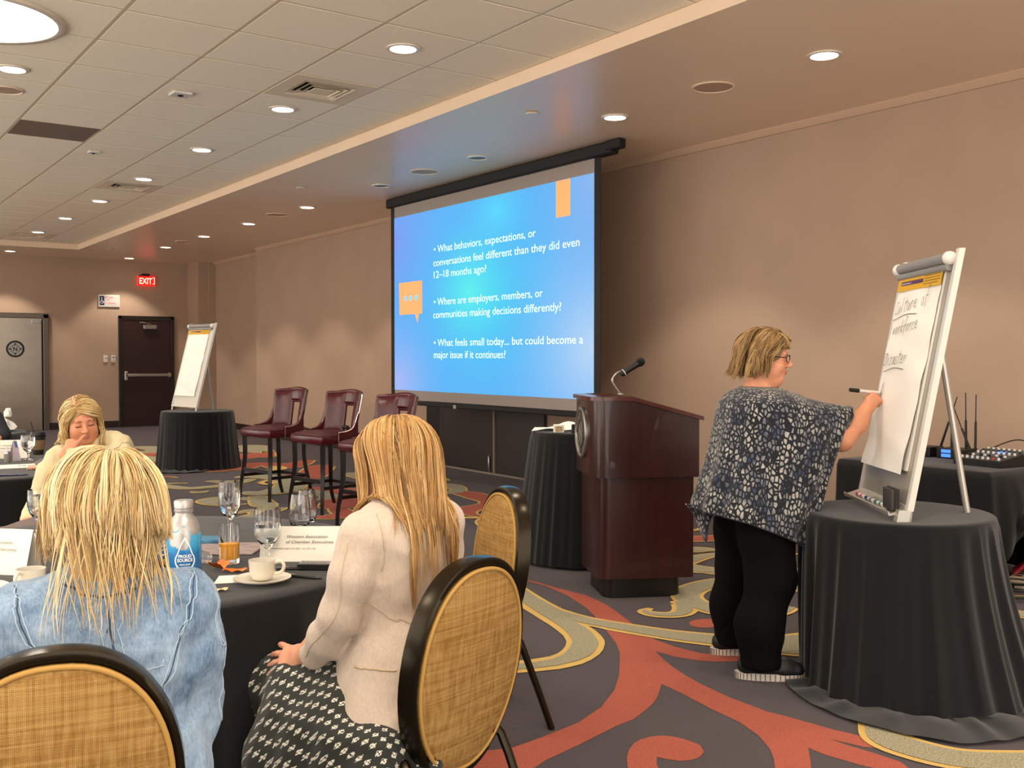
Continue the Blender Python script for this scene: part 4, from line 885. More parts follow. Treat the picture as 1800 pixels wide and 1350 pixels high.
# ---------------------------------------------------------------- bar stools
def make_stool():
    t = thing('bar_stool', 'x', 'bar stool', (0, 0, 0), 0, 'burgundy leather bar stools')
    # local: faces -x; legs at (+-0.25, +-0.27)
    def leg(x, y, back):
        tx = x * (0.86 if not back else 0.80); ty = y * 0.86
        if back:
            P = [(tx, ty, 0.66), (tx + 0.005, ty, 0.4), (x - 0.01, y, 0.15), (x + 0.03, y * 1.01, 0.0)]
        else:
            P = [(tx, ty, 0.66), (tx, ty, 0.4), (x * 0.97, y * 0.97, 0.15), (x, y, 0.0)]
        P = spline(P, 12)
        r = np.linspace(0.03, 0.019, len(P))
        b = MB().tube(P, r, 4)
        o = b.build('leg', m_legwood, t, ang=40)
    for y in (0.27, -0.27): leg(-0.25, y, False)
    for y in (0.27, -0.27): leg(0.24, y, True)
    for y in (0.245, -0.245):
        MB().box((0, y, 0.24), (0.46, 0.02, 0.032), 0.003).build('stretcher', m_legwood, t, smooth=False)
    MB().box((-0.225, 0, 0.30), (0.024, 0.47, 0.038), 0.003).build('footrest', m_legwood, t, smooth=False)
    MB().box((0.215, 0, 0.24), (0.02, 0.47, 0.03), 0.003).build('stretcher', m_legwood, t, smooth=False)
    # seat: domed cushion over an upholstered box
    b = MB().box((0, 0, 0.685), (0.50, 0.53, 0.085), 0.018, 2)
    b.build('seat_box', m_leather, t, ang=50)
    n = 14
    A = np.zeros((n, n, 3))
    for i, u in enumerate(np.linspace(-1, 1, n)):
        for j, v in enumerate(np.linspace(-1, 1, n)):
            su = np.sign(u) * abs(u) ** 0.8; sv = np.sign(v) * abs(v) ** 0.8
            z = 0.722 + 0.035 * (1 - u ** 4) * (1 - v ** 4) ** 0.6
            pk = 1 - 0.03 * (v * v) * (abs(u) > 0.9)
            A[i, j] = (0.255 * su * pk, 0.27 * sv * (1 - 0.025 * u * u), z)
    MB().grid(A).build('seat', m_leather_s, t, ang=80)
    # backrest: curved padded shell with a tall slot, sloping shoulders running into low arms
    R0 = 0.30
    def back_pt(s, z, off):
        # s = -1..1 across; wraps forward at the sides
        y = s * (0.265 - 0.035 * np.clip((1.0 - z) / 0.25, -0.4, 1) * 0.6)
        x = 0.225 - 0.10 * (abs(s) ** 2.6) + 0.16 * (z - 0.75) - off
        return (x, y, z)
    ns, nz = 26, 16
    b = MB()
    def quadpatch(s0, s1, z0f, z1f, off, nn):
        A = np.zeros((nn, nz, 3))
        for i, s in enumerate(np.linspace(s0, s1, nn)):
            for j, tt in enumerate(np.linspace(0, 1, nz)):
                z = z0f(s) + (z1f(s) - z0f(s)) * tt
                e = (1 - abs(2 * tt - 1) ** 6) * (1 - abs((s - (s0 + s1) / 2) / ((s1 - s0) / 2)) ** 6) if off else 0
                A[i, j] = back_pt(s, z, 0.028 * e if off > 0 else (-0.03 if off < 0 else 0))
        return A
    zt = lambda s: 1.115 + 0.012 * math.cos(s * 3) - 0.0 * abs(s)
    zb = lambda s: 0.715
    # pads: left, right of slot, above and below
    for (s0, s1, a, c_) in ((-1, -0.3, zb, zt), (0.3, 1, zb, zt), (-0.3, 0.3, lambda s: 1.0, zt), (-0.3, 0.3, zb, lambda s: 0.74)):
        b.grid(quadpatch(s0, s1, a, c_, 1, 14)); b.grid(quadpatch(s0, s1, a, c_, -1, 14))
    # rims
    rim = [back_pt(s, zt(s), -0.013) for s in np.linspace(-1, 1, 30)]
    b.tube(rim, 0.020, 8)
    for s in (-1, 1): b.tube([back_pt(s, z, -0.013) for z in np.linspace(0.72, 1.115, 8)], 0.018, 8)
    for s in (-0.3, 0.3): b.tube([back_pt(s, z, -0.013) for z in np.linspace(0.74, 1.0, 8)], 0.017, 8)
    b.tube([back_pt(s, 1.0, -0.013) for s in np.linspace(-0.3, 0.3, 6)], 0.016, 8)
    b.build('backrest', m_leather, t, ang=60)
    for s in (-1, 1):
        P = spline([back_pt(s, 0.93, -0.005), (0.10, s * 0.262, 0.80), (0.02, s * 0.268, 0.762), (-0.07, s * 0.268, 0.752)], 16)
        ab = MB()
        V = []; F = []
        for i, p in enumerate(P):
            for dy in (-0.016, 0.016):
                V.append((p[0], p[1] + dy, p[2])); V.append((p[0], p[1] + dy, 0.70))
        k = len(P)
        for i in range(k - 1):
            a0 = i * 4; a1 = a0 + 4
            F += [(a0, a1, a1 + 1, a0 + 1), (a0 + 2, a0 + 3, a1 + 3, a1 + 2), (a0, a0 + 2, a1 + 2, a1), (a0 + 1, a1 + 1, a1 + 3, a0 + 3)]
        F += [(0, 1, 3, 2), (4 * k - 4, 4 * k - 2, 4 * k - 1, 4 * k - 3)]
        ab.add(V, F).build('arm', m_leather, t, ang=40)
    # nailhead trim, outer edges
    nb = MB()
    for s in (-1, 1):
        pts = [back_pt(s, z, -0.013) for z in np.linspace(0.93, 1.10, 16)]
        P = spline([back_pt(s, 0.93, -0.005), (0.10, s * 0.262, 0.80), (0.02, s * 0.268, 0.762), (-0.07, s * 0.268, 0.752)], 30)
        pts += [(p[0], p[1], p[2]) for p in P] + [(-0.075, s * 0.27, z) for z in np.linspace(0.75, 0.65, 9)]
        for p in pts:
            q = 0.0055
            c_ = (p[0], p[1] + s * 0.019, p[2])
            V = [(c_[0] + q, c_[1], c_[2]), (c_[0] - q, c_[1], c_[2]), (c_[0], c_[1], c_[2] + q), (c_[0], c_[1], c_[2] - q), (c_[0], c_[1] + s * q, c_[2])]
            nb.add(V, [(0, 2, 4), (2, 1, 4), (1, 3, 4), (3, 0, 4)])
    o = nb.build('nailhead_trim', m_nail, t, smooth=False); o['kind'] = 'stuff'
    return t
stool = make_stool()
spots = [(4.10, 10.04, 0.20, 'burgundy leather bar stool nearest the far flip chart, leftmost of three'), (4.20, 9.0, 0.17, 'middle of the three burgundy leather bar stools'),
         (4.15, 7.86, 0.15, 'burgundy leather bar stool partly hidden behind the cream blazer woman')]
for i, (x, y, rz, lab) in enumerate(spots):
    o = stool if i == 0 else dup(stool)
    o.location = (x, y, 0); o.rotation_euler = (0, 0, rz); o['label'] = lab
tag(MB().tube(spline([(4.33, 8.83, 0.775), (4.36, 8.9, 0.785), (4.37, 9.0, 0.78)], 8), 0.02, 8).build('wireless_microphone', m_black), 'black handheld microphone lying on the middle bar stool seat', 'microphone')

# ---------------------------------------------------------------- banquet chairs
m_bronze = M('bronze_frame', '2b2419', rough=0.25, metal=0.75)
def weave_mat():
    m = M('gold_weave', 'b48a4c', rough=0.85, spec=0.15)
    nt = m.node_tree; b = nt.nodes['Principled BSDF']; N = nt.nodes.new; L = nt.links.new
    tc = N('ShaderNodeTexCoord')
    def noise(sc, scale, det=2):
        mp = N('ShaderNodeMapping'); mp.inputs['Scale'].default_value = sc
        L(tc.outputs['Object'], mp.inputs[0])
        n = N('ShaderNodeTexNoise'); n.inputs['Scale'].default_value = scale; n.inputs['Detail'].default_value = det
        L(mp.outputs[0], n.inputs['Vector']); return n.outputs[0]
    def wave(axis, scale):
        w = N('ShaderNodeTexWave'); w.wave_type = 'BANDS'; w.bands_direction = axis; w.inputs['Scale'].default_value = scale
        w.inputs['Distortion'].default_value = 0.4; L(tc.outputs['Object'], w.inputs['Vector']); return w.outputs['Fac']
    wx, wz = wave('X', 95), wave('Z', 95)
    mul = N('ShaderNodeMath'); mul.operation = 'MULTIPLY'; L(wx, mul.inputs[0]); L(wz, mul.inputs[1])
    st = noise((130, 130, 2.5), 1.0)
    st2 = noise((4, 4, 150), 1.0)
    ad = N('ShaderNodeMath'); ad.operation = 'ADD'; L(st, ad.inputs[0]); L(st2, ad.inputs[1])
    mr = N('ShaderNodeMapRange'); mr.inputs[1].default_value = 0.75; mr.inputs[2].default_value = 1.25; L(ad.outputs[0], mr.inputs[0])
    mx = N('ShaderNodeMix'); mx.data_type = 'RGBA'; mx.inputs[6].default_value = (*lin('9a7038'), 1); mx.inputs[7].default_value = (*lin('c39b5e'), 1); L(mr.outputs[0], mx.inputs[0])
    mx2 = N('ShaderNodeMix'); mx2.data_type = 'RGBA'; mx2.blend_type = 'MULTIPLY'; L(mx.outputs[2], mx2.inputs[6])
    mr2 = N('ShaderNodeMapRange'); mr2.inputs[3].default_value = 0.62; mr2.inputs[4].default_value = 1.1; L(mul.outputs[0], mr2.inputs[0])
    L(mr2.outputs[0], mx2.inputs[7]); mx2.inputs[0].default_value = 1.0
    L(mx2.outputs[2], b.inputs['Base Color'])
    bp = N('ShaderNodeBump'); bp.inputs['Strength'].default_value = 0.5; bp.inputs['Distance'].default_value = 0.003
    L(mul.outputs[0], bp.inputs['Height']); L(bp.outputs[0], b.inputs['Normal'])
    return m
m_weave = weave_mat()
m_piping = M('gold_piping', 'a8813f', rough=0.7)
def make_chair():
    """faces +y; the oval back leans a little backward; origin on the floor under the backrest"""
    t = thing('banquet_chair', 'x', 'chair', (0, 0, 0), 0, 'gold banquet chairs')
    ZC, HH, WW = 0.635, 0.285, 0.215
    def oval(a, k=1.0):
        c_, s_ = math.cos(a), math.sin(a)
        w = WW * (1.0 - 0.13 * max(0, -s_) ** 1.2)
        x = w * np.sign(c_) * abs(c_) ** 0.86
        z = HH * np.sign(s_) * abs(s_) ** 0.9
        return x * k, z * k
    lean = 0.13
    def P(x, z, y): return (x, y - lean * z, ZC + z)
    A = np.linspace(0, 2 * math.pi, 64, endpoint=False)
    ring = [P(*oval(a), 0) for a in A]; ring.append(ring[0])
    fb = MB()
    # frame: rounded flat section swept round the oval
    V = []; F = []
    sec = [(1.0, -0.030), (1.035, -0.026), (1.048, 0.0), (1.035, 0.026), (1.0, 0.030), (0.955, 0.024), (0.955, -0.024)]
    ns = len(sec)
    for a in A:
        for k, y in sec:
            x, z = oval(a, k); V.append(P(x, z, y))
    n = len(A)
    for i in range(n):
        for j in range(ns):
            F.append((i * ns + j, ((i + 1) % n) * ns + j, ((i + 1) % n) * ns + (j + 1) % ns, i * ns + (j + 1) % ns))
    fb.add(V, F).build('back_frame', m_bronze, t, ang=50)
    pd = MB()
    for sgn in (-1, 1):
        rows = []
        for k, y in ((0.955, 0.018), (0.93, 0.030), (0.86, 0.038), (0.6, 0.046), (0.3, 0.049), (0.001, 0.05)):
            rows.append([P(*oval(a, k), y * sgn) for a in A])
        G = np.array(rows).transpose(1, 0, 2)
        pd.grid(G, wrapu=True)
    pd.build('back_pad', m_weave, t, ang=80)
    for sgn in (-1, 1):
        pts = [P(*oval(a, 0.935), 0.031 * sgn) for a in A]; pts.append(pts[0])
        MB().tube(pts, 0.006, 6, cap=False).build('piping', m_piping, t, ang=80)
    # seat
    b = MB()
    rows = []
    for k, z in ((0.001, 0.475), (0.5, 0.474), (0.85, 0.465), (0.97, 0.45), (1.0, 0.43), (0.98, 0.405), (0.9, 0.40), (0.001, 0.40)):
        rows.append([(0.215 * k * np.sign(math.cos(a)) * abs(math.cos(a)) ** 0.6, 0.275 + 0.215 * k * np.sign(math.sin(a)) * abs(math.sin(a)) ** 0.6, z) for a in A])
    b.grid(np.array(rows).transpose(1, 0, 2), wrapu=True).build('seat', m_weave, t, ang=70)
    for s in (-1, 1):
        MB().tube(spline([(s * 0.17, 0.07, 0.43), (s * 0.19, 0.02, 0.40), (s * 0.2, -0.06, 0.2), (s * 0.21, -0.13, 0.0)], 10), 0.0135, 8).build('leg', m_bronze, t)
        MB().tube([(s * 0.18, 0.43, 0.41), (s * 0.19, 0.46, 0.2), (s * 0.2, 0.48, 0.0)], 0.0135, 8).build('leg', m_bronze, t)
        MB().tube([(s * 0.12, 0.005, 0.43), (s * 0.13, -0.0, 0.46), (s * 0.13, 0.03, 0.39)], 0.013, 8).build('back_bracket', m_bronze, t)
    return t
chair = make_chair()
def place(o, x, y, face, lab):
    o.location = (x, y, 0); o.rotation_euler = (0, 0, math.atan2(-face[0], face[1])); o['label'] = lab
place(chair, 1.44, 2.26, (-0.31, 0.95), 'gold woven banquet chair behind the woman in the cream blazer')
place(dup(chair), 0.392, 2.0, (0.22, 0.975), 'gold woven banquet chair behind the woman in the denim jacket')
place(dup(chair), 2.33, 3.38, (-0.966, 0.20), 'empty gold banquet chair between the cream blazer woman and the lectern')
place(dup(chair), 1.42, 6.02, (-0.6, -0.8), 'gold banquet chair under the woman resting her chin on her hand')

# ---------------------------------------------------------------- lectern
def rrect(x0, x1, y0, y1, r, n=6):
    P = []
    for cx, cy, a0 in ((x1 - r, y1 - r, 0), (x0 + r, y1 - r, 90), (x0 + r, y0 + r, 180), (x1 - r, y0 + r, 270)):
        for k in range(n + 1):
            a = math.radians(a0 + 90 * k / n)
            P.append((cx + r * math.cos(a), cy + r * math.sin(a)))
    return P
def rrect2(x0, x1, y0, y1, r, n=6):
    """rounded only at the front (low x) corners"""
    P = [(x1, y0), (x1, y1)]
    for cx, cy, a0 in ((x0 + r, y1 - r, 90), (x0 + r, y0 + r, 180)):
        for k in range(n + 1):
            a = math.radians(a0 + 90 * k / n)
            P.append((cx + r * math.cos(a), cy + r * math.sin(a)))
    return P
t = thing('lectern', 'dark mahogany lectern with a round silver compass seal on its front', 'lectern', (3.928, 4.665, 0), math.atan2(-0.456, 0.89))
MB().prism(rrect(0.05, 0.53, 0.05, 0.50, 0.07), 0.0, 0.13).build('base', M('lectern_base', '14100e', rough=0.35), t, ang=40)
MB().prism(rrect2(0.0, 0.585, 0.0, 0.55, 0.075), 0.125, 0.745).build('lower_body', m_wood, t, ang=40)
topz = lambda x: 1.20 if x < 0.20 else 1.20 - (x - 0.20) * 0.275
up_ = rrect2(-0.03, 0.61, -0.03, 0.58, 0.085)
def insert_x(P, xs):
    out = []
    for i, p in enumerate(P):
        q = P[(i + 1) % len(P)]
        out.append(p)
        if (p[0] - xs) * (q[0] - xs) < -1e-9:
            k = (xs - p[0]) / (q[0] - p[0]); out.append((xs, p[1] + k * (q[1] - p[1])))
    return out
up_ = insert_x(up_, 0.20)
n = len(up_)
b = MB(); b.add([(x, y, 0.735) for x, y in up_] + [(x, y, topz(x)) for x, y in up_], [tuple(range(n))[::-1]] + [(i, (i + 1) % n, n + (i + 1) % n, n + i) for i in range(n)])
b.build('upper_body', m_wood, t, ang=40)
lp = MB()
o_ = insert_x(rrect2(-0.052, 0.632, -0.052, 0.602, 0.10), 0.20); i_ = insert_x(rrect2(0.02, 0.575, 0.02, 0.53, 0.06), 0.20)
no = len(o_)
def ringtop(poly, dz): return [(x, y, topz(x) + dz) for x, y in poly]
V = ringtop(o_, -0.005) + ringtop(o_, 0.018) + ringtop(i_, 0.022) + ringtop(i_, -0.02)
F = []
for r0 in range(3):
    for i in range(no):
        F.append((r0 * no + i, r0 * no + (i + 1) % no, (r0 + 1) * no + (i + 1) % no, (r0 + 1) * no + i))
F += [tuple(range(no))[::-1]]
lp.add(V, F).build('top_rim', m_wood_dk, t, ang=40)
fl_ = ringtop(i_, -0.012); MB().add(fl_, [tuple(range(len(fl_)))]).build('reading_surface', m_wood, t, smooth=False)
SEAL = frame((-0.031, 0.32, 0.985), (0, -1, 0), (0, 0, 1))
m_pewter = M('pewter', '9a9892', rough=0.35, metal=0.85, bump=(90, 0.15))
seal = MB().lathe([(0.158, 0.0), (0.158, 0.012), (0.148, 0.018), (0.136, 0.014), (0.134, 0.008), (0.0001, 0.008)], 48).build('seal', m_pewter, t, ang=40)
seal.matrix_local = SEAL
mk = MB()
for k in range(4):
    a = math.pi / 2 * k; ca, sa = math.cos(a), math.sin(a)
    mk.prism([(ca * x - sa * y, sa * x + ca * y) for x, y in ((0.134, 0), (0.09, 0.022), (0.09, -0.022))], 0.008, 0.013)
for k in range(44):
    a0, a1 = 2 * math.pi * k / 44, 2 * math.pi * (k + 1) / 44
    mk.prism([(r_ * math.cos(a), r_ * math.sin(a)) for r_, a in ((0.09, a0), (0.09, a1), (0.080, a1), (0.080, a0))], 0.008, 0.012)
mk.build('seal_compass', M('pewter_dark', '5d5a55', rough=0.4, metal=0.8), seal, smooth=False)
text_obj('seal_letter', 'N', M('pewter_light', 'cfcdc8', rough=0.3, metal=0.8), Matrix.Translation((-0.042, -0.052, 0.0125)), width=0.085, height=0.105, parent=seal, bold=0.03)
t = thing('gooseneck_microphone', 'black handheld microphone in a silver gooseneck clip on the lectern', 'microphone', tuple(Matrix.Translation((3.928, 4.665, 0)) @ Matrix.Rotation(math.atan2(-0.456, 0.89), 4, 'Z') @ Vector((0.2, 0.27, 1.222))), math.atan2(-0.456, 0.89))
MB().lathe([(0.02, 0.0), (0.02, 0.006), (0.008, 0.01)], 16).build('mount', m_silver, t)
MB().tube(spline([(0, 0, 0), (-0.025, 0, 0.035), (-0.05, 0, 0.075), (-0.048, 0, 0.105), (-0.02, 0, 0.135), (0.01, 0, 0.145)], 30), 0.0065, 8).build('gooseneck', m_silver, t)
ax = np.array([0.85, 0, 0.53])
pt = lambda s: tuple(np.array([0.01, 0, 0.128]) + ax * s)
MB().tube([pt(-0.01), pt(0.12)], [0.015, 0.02], 14).build('mic_body', m_black, t, ang=40)
MB().tube([pt(0.118), pt(0.125), pt(0.14), pt(0.158), pt(0.166)], [0.019, 0.025, 0.027, 0.022, 0.008], 14).build('mic_head', M('mic_mesh', '1b1b1d', rough=0.5, metal=0.6, bump=(900, 0.6)), t, ang=60)
MB().tube([pt(0.0), pt(0.028)], [0.022, 0.022], 12).build('mic_clip', m_black, t, ang=40)
MB().tube([pt(0.012), pt(0.017)], 0.0235, 12).build('clip_band', m_white, t, ang=40)

# things on the high table behind the lectern
m_paper = M('paper_white', 'e6e2da', rough=0.7)
ST = Vector((STX, STY, 0.93))
b = MB()
A = np.zeros((12, 9, 3))
for i, u in enumerate(np.linspace(-1, 1, 12)):
    for j, v in enumerate(np.linspace(-1, 1, 9)):
        A[i, j] = (u * 0.19 + v * 0.03, v * 0.13, 0.01 + 0.045 * math.exp(-2.2 * ((u - 0.3) ** 2 + v * v)) + 0.008 * math.sin(5 * u + 3 * v))
cr = b.grid(A).build('crumpled_paper', m_paper, ang=80, loc=(4.56, 5.84, 0.929)); cr.rotation_euler = (0, 0, -0.6)
tag(cr, 'loose white paper draped on the high table behind the lectern', 'paper')
t = thing('small_carton', 'small white carton beside the paper on the high table', 'carton', (4.385, 5.64, 0.929), -0.65)
MB().box((0, 0, 0.028), (0.075, 0.06, 0.055), 0.003).build('carton_body', m_paper, t, smooth=False)
MB().box((0, -0.031, 0.026), (0.05, 0.002, 0.036)).build('carton_picture', M('carton_print', 'b09a72', rough=0.6, var=(60, 0.5)), t, smooth=False)
t = thing('table_device', 'small black device with a dark knob on the high table', 'device', (4.45, 5.52, 0.929), -0.6)
MB().box((0, 0.02, 0.03), (0.07, 0.05, 0.06), 0.004).build('device_body', m_black, t, smooth=False)
MB().lathe([(0.022, 0.0), (0.026, 0.012), (0.02, 0.03), (0.0001, 0.034)], 16, c=(0, -0.035, 0)).build('device_knob', m_black, t)

# ---------------------------------------------------------------- flip charts
m_alu = M('easel_silver', 'b4b0a8', rough=0.35, metal=0.55)
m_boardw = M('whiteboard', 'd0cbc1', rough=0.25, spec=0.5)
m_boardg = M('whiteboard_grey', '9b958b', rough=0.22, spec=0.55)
m_padp = M('pad_paper', 'efebe3', rough=0.75, var=(4, 0.03))
m_yel = M('pad_yellow', 'd8a523', rough=0.5)
m_purp = M('pad_purple', '5b3558', rough=0.5)
m_ink = M('marker_ink', '2a2730', rough=0.6)
LET = {'C': [[(.9, .85), (.6, 1), (.25, .8), (.1, .45), (.3, .05), (.9, .1)]], 'u': [[(0, .6), (.05, .1), (.4, .05), (.7, .55)], [(.72, .6), (.75, .0)]],
       'l': [[(.3, 1.15), (.25, .6), (.3, 0)]], 't': [[(.35, 1.1), (.3, .1), (.5, 0)], [(-.1, .65), (.8, .78)]], 'r': [[(.1, .6), (.15, 0)], [(.15, .3), (.4, .6), (.7, .55)]],
       'e': [[(.1, .3), (.6, .38), (.5, .62), (.2, .55), (.1, .2), (.4, 0), (.75, .12)]], 'o': [[(.4, .6), (.1, .35), (.35, .0), (.7, .3), (.45, .62)]], 'f': [[(.8, 1.2), (.5, 1.25), (.35, .8), (.3, -.3)], [(0, .5), (.8, .6)]],
       'w': [[(0, .6), (.15, .0), (.4, .5), (.6, .0), (.85, .62)]], 'k': [[(.15, 1.1), (.1, 0)], [(.7, .65), (.15, .3), (.75, 0)]], 'c': [[(.7, .5), (.35, .6), (.1, .3), (.35, 0), (.75, .1)]],
       'D': [[(.15, 1), (.1, 0)], [(0, .98), (.6, .9), (.85, .5), (.5, .05), (.0, .0)]], 'i': [[(.3, .6), (.3, 0)]], 's': [[(.7, .55), (.3, .6), (.2, .4), (.6, .2), (.4, 0), (.05, .05)]],
       'a': [[(.7, .55), (.3, .6), (.1, .25), (.35, 0), (.7, .4)], [(.7, .6), (.8, 0)]], 'A': [[(.2, 0), (.45, 1.0)], [(.45, 1.0), (.55, .2)]], '_': []}
def handwriting(name, txt, x, z, h, adv, plane, parent, rise=0.0, wid=0.0032):
    b = MB(); rr = random.Random(len(txt))
    for i, ch in enumerate(txt):
        if ch == ' ': continue
        for st in LET[ch]:
            P = np.array([(x + (i + px_ * 0.85) * adv + py_ * h * 0.12, z + rise * i + py_ * h + rr.uniform(-.05, .05) * h * 0.3) for px_, py_ in st])
            if len(P) > 2: P = spline(P, 14)
            T = np.gradient(P, axis=0); T /= np.linalg.norm(T, axis=1)[:, None] + 1e-9
            N = np.c_[-T[:, 1], T[:, 0]] * wid / 2
            k = len(P)
            V = [plane(p[0], p[1]) for p in P + N] + [plane(p[0], p[1]) for p in P - N]
            b.add(V, [(q, q + 1, k + q + 1, k + q) for q in range(k - 1)])
    o = b.build(name, m_ink, parent, smooth=False); o['kind'] = 'stuff'
    return o

def flip_chart(loc, rz, lean, label, written, near):
    t = thing('flip_chart_easel', label, 'flip chart', loc, rz, 'flip chart easels')
    L = lean / 1.15                                  # y per z
    W = 0.325
    def Pf(x, z, out=0.0): return (x, L * z - out, z)   # out = toward the reader
    def slab(x0, x1, z0, z1, f0, f1, name, mat, par=t, bev=None):
        V = [Pf(x0, z0, f0), Pf(x1, z0, f0), Pf(x1, z1, f0), Pf(x0, z1, f0), Pf(x0, z0, f1), Pf(x1, z0, f1), Pf(x1, z1, f1), Pf(x0, z1, f1)]
        return MB().add(V, [(0, 1, 2, 3), (7, 6, 5, 4), (0, 4, 5, 1), (1, 5, 6, 2), (2, 6, 7, 3), (3, 7, 4, 0)]).build(name, mat, par, smooth=False)
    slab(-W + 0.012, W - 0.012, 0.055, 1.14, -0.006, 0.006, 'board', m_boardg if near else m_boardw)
    for s in (-1, 1):
        slab(s * W - 0.016, s * W + 0.016, 0.045, 1.15, -0.012, 0.014, 'side_rail', m_boardw)
        MB().tube([Pf(s * (W - 0.0), 0.06, 0.0), Pf(s * (W - 0.0), 0.0, -0.004)], 0.013, 8).build('front_foot', m_alu, t)
    slab(-W, W, 0.045, 0.065, -0.01, 0.012, 'bottom_rail', m_boardw)
    MB().tube([Pf(0.03, 0.98, -0.02), (0.05, 0.36 if near else 0.40, 0.0)], 0.0145, 10).build('rear_leg', m_alu, t)
    slab(-0.08, 0.14, 0.95, 1.01, -0.03, -0.006, 'rear_hinge', m_alu)
    # paper clamp: a long roll with end knobs
    rl = MB()
    for zc, r_, o_ in ((1.115, 0.024, 0.028), (1.075, 0.017, 0.022)):
        rl.tube([Pf(-W + 0.01, zc, o_), Pf(W - 0.03, zc, o_)], r_, 12)
    rl.build('paper_clamp', M('clamp_grey', '8f8c89', rough=0.4), t, ang=40)
    for s in (-1, 1):
        x0_ = s * W - (0.03 if s > 0 else 0)
        MB().tube([Pf(x0_ - 0.004, 1.112, 0.03), Pf(x0_ + 0.012, 1.112, 0.03), Pf(x0_ + 0.024, 1.112, 0.03)], [0.03, 0.029, 0.018], 14).build('clamp_knob', m_white, t, ang=50)
    # pad: header strip, top sheet with soft waves, pages behind
    pad = slab(-W + 0.03, W - 0.085, 0.205, 1.06, 0.007, 0.016, 'paper_pad', m_padp)
    n1, n2 = 14, 30
    A = np.zeros((n1, n2, 3))
    rr = np.random.default_rng(5 if near else 6)
    for i, u in enumerate(np.linspace(0, 1, n1)):
        for j, v in enumerate(np.linspace(0, 1, n2)):
            x = -W + 0.028 + u * (2 * W - 0.113); z = 0.19 + v * 0.83
            w = 0.0025 * math.sin(7 * v * 3.1 + 3 * u + (1 - v) * 2) * (1 - v * 0.3) + 0.003 * math.sin(9 * u + 4 * v) * max(0, v - 0.6) * 2 + 0.0018 * math.sin(31 * v + 5 * u)
            A[i, j] = Pf(x, z, 0.022 + w + 0.018 * (1 - v) ** 3 * (1 if near else 0.3))
    MB().grid(A).build('top_sheet', m_padp, pad, ang=80)
    slab(-W + 0.027, W - 0.083, 1.005, 1.068, 0.0255, 0.0275, 'pad_header', m_yel, pad)
    slab(-W + 0.075, W - 0.30, 1.030, 1.048, 0.0278, 0.0285, 'header_stripe', m_purp, pad)
    small_print('stripe_small_print', m_white, frame(Pf(-W + 0.085, 1.0345, 0.0290), (1, 0, 0), (0, L, 1)), 0.13, 0.008, 9, pad)
    b = MB()
    hx = W - 0.29
    for zz in (1.055, 1.043, 1.031, 1.019):
        V = [Pf(hx, zz, 0.0281), Pf(W - 0.095 - 0.02 * (zz < 1.03), zz, 0.0281), Pf(W - 0.095 - 0.02 * (zz < 1.03), zz + 0.004, 0.0281), Pf(hx, zz + 0.004, 0.0281)]
        b.add(V, [(0, 1, 2, 3)])
    o = b.build('header_small_print', M('header_ink', '8a6a1c', rough=0.6), pad, smooth=False); o['kind'] = 'stuff'
    if written:
        pl = lambda x, z: Pf(x, z, 0.0298 + 0.018 * max(0, 1 - (z - 0.19) / 0.83) ** 3)
        handwriting('handwriting', 'Culture', -0.27, 0.895, 0.062, 0.040, pl, pad, 0.004)
        handwriting('handwriting', 'of', 0.06, 0.925, 0.062, 0.042, pl, pad, 0.008)
        handwriting('handwriting', 'workforce', -0.24, 0.80, 0.055, 0.034, pl, pad, 0.003)
        handwriting('handwriting', 'Disaster', -0.275, 0.655, 0.058, 0.036, pl, pad, 0.002)
        handwriting('handwriting', 'A', -0.25, 0.50, 0.075, 0.05, pl, pad)
        for (x0_, x1_, z0_, z1_) in ((-0.27, 0.03, 0.868, 0.89), (-0.26, 0.0, 0.625, 0.64)):
            b = MB(); P = spline([(x0_, z0_), ((x0_ + x1_) / 2, (z0_ + z1_) / 2 + 0.012), (x1_, z1_)], 12)
            V = [pl(p[0], p[1] + 0.0016) for p in P] + [pl(p[0], p[1] - 0.0016) for p in P]; k = len(P)
            b.add(V, [(q, q + 1, k + q + 1, k + q) for q in range(k - 1)]).build('underline', m_ink, pad, smooth=False)
    # pen tray
    if near:
        V = [Pf(x, z, o_) for o_, z in ((0.008, 0.055), (0.008, 0.03), (0.075, 0.022), (0.082, 0.038), (0.078, 0.040), (0.072, 0.030)) for x in (-W - 0.02, W - 0.02)]
        MB().add(V, [(0, 1, 3, 2), (2, 3, 5, 4), (4, 5, 7, 6), (6, 7, 9, 8), (8, 9, 11, 10), (10, 11, 1, 0), (0, 2, 4, 6, 8, 10), (11, 9, 7, 5, 3, 1)]).build('pen_tray', m_alu, t, smooth=False)
        slab(W - 0.03, W + 0.018, 0.0, 0.05, 0.0, 0.05, 'tray_bracket', m_alu)
    return t, Pf
EZ = 0.7585
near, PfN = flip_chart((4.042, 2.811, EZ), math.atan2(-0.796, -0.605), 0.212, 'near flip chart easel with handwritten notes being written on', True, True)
far, PfF = flip_chart((4.24, 13.49, EZ), math.atan2(-0.975, 0.168), 0.30, 'far flip chart easel with a blank pad in the back corner', False, False)
NM = Matrix.Translation((4.042, 2.811, EZ)) @ Matrix.Rotation(math.atan2(-0.796, -0.605), 4, 'Z')
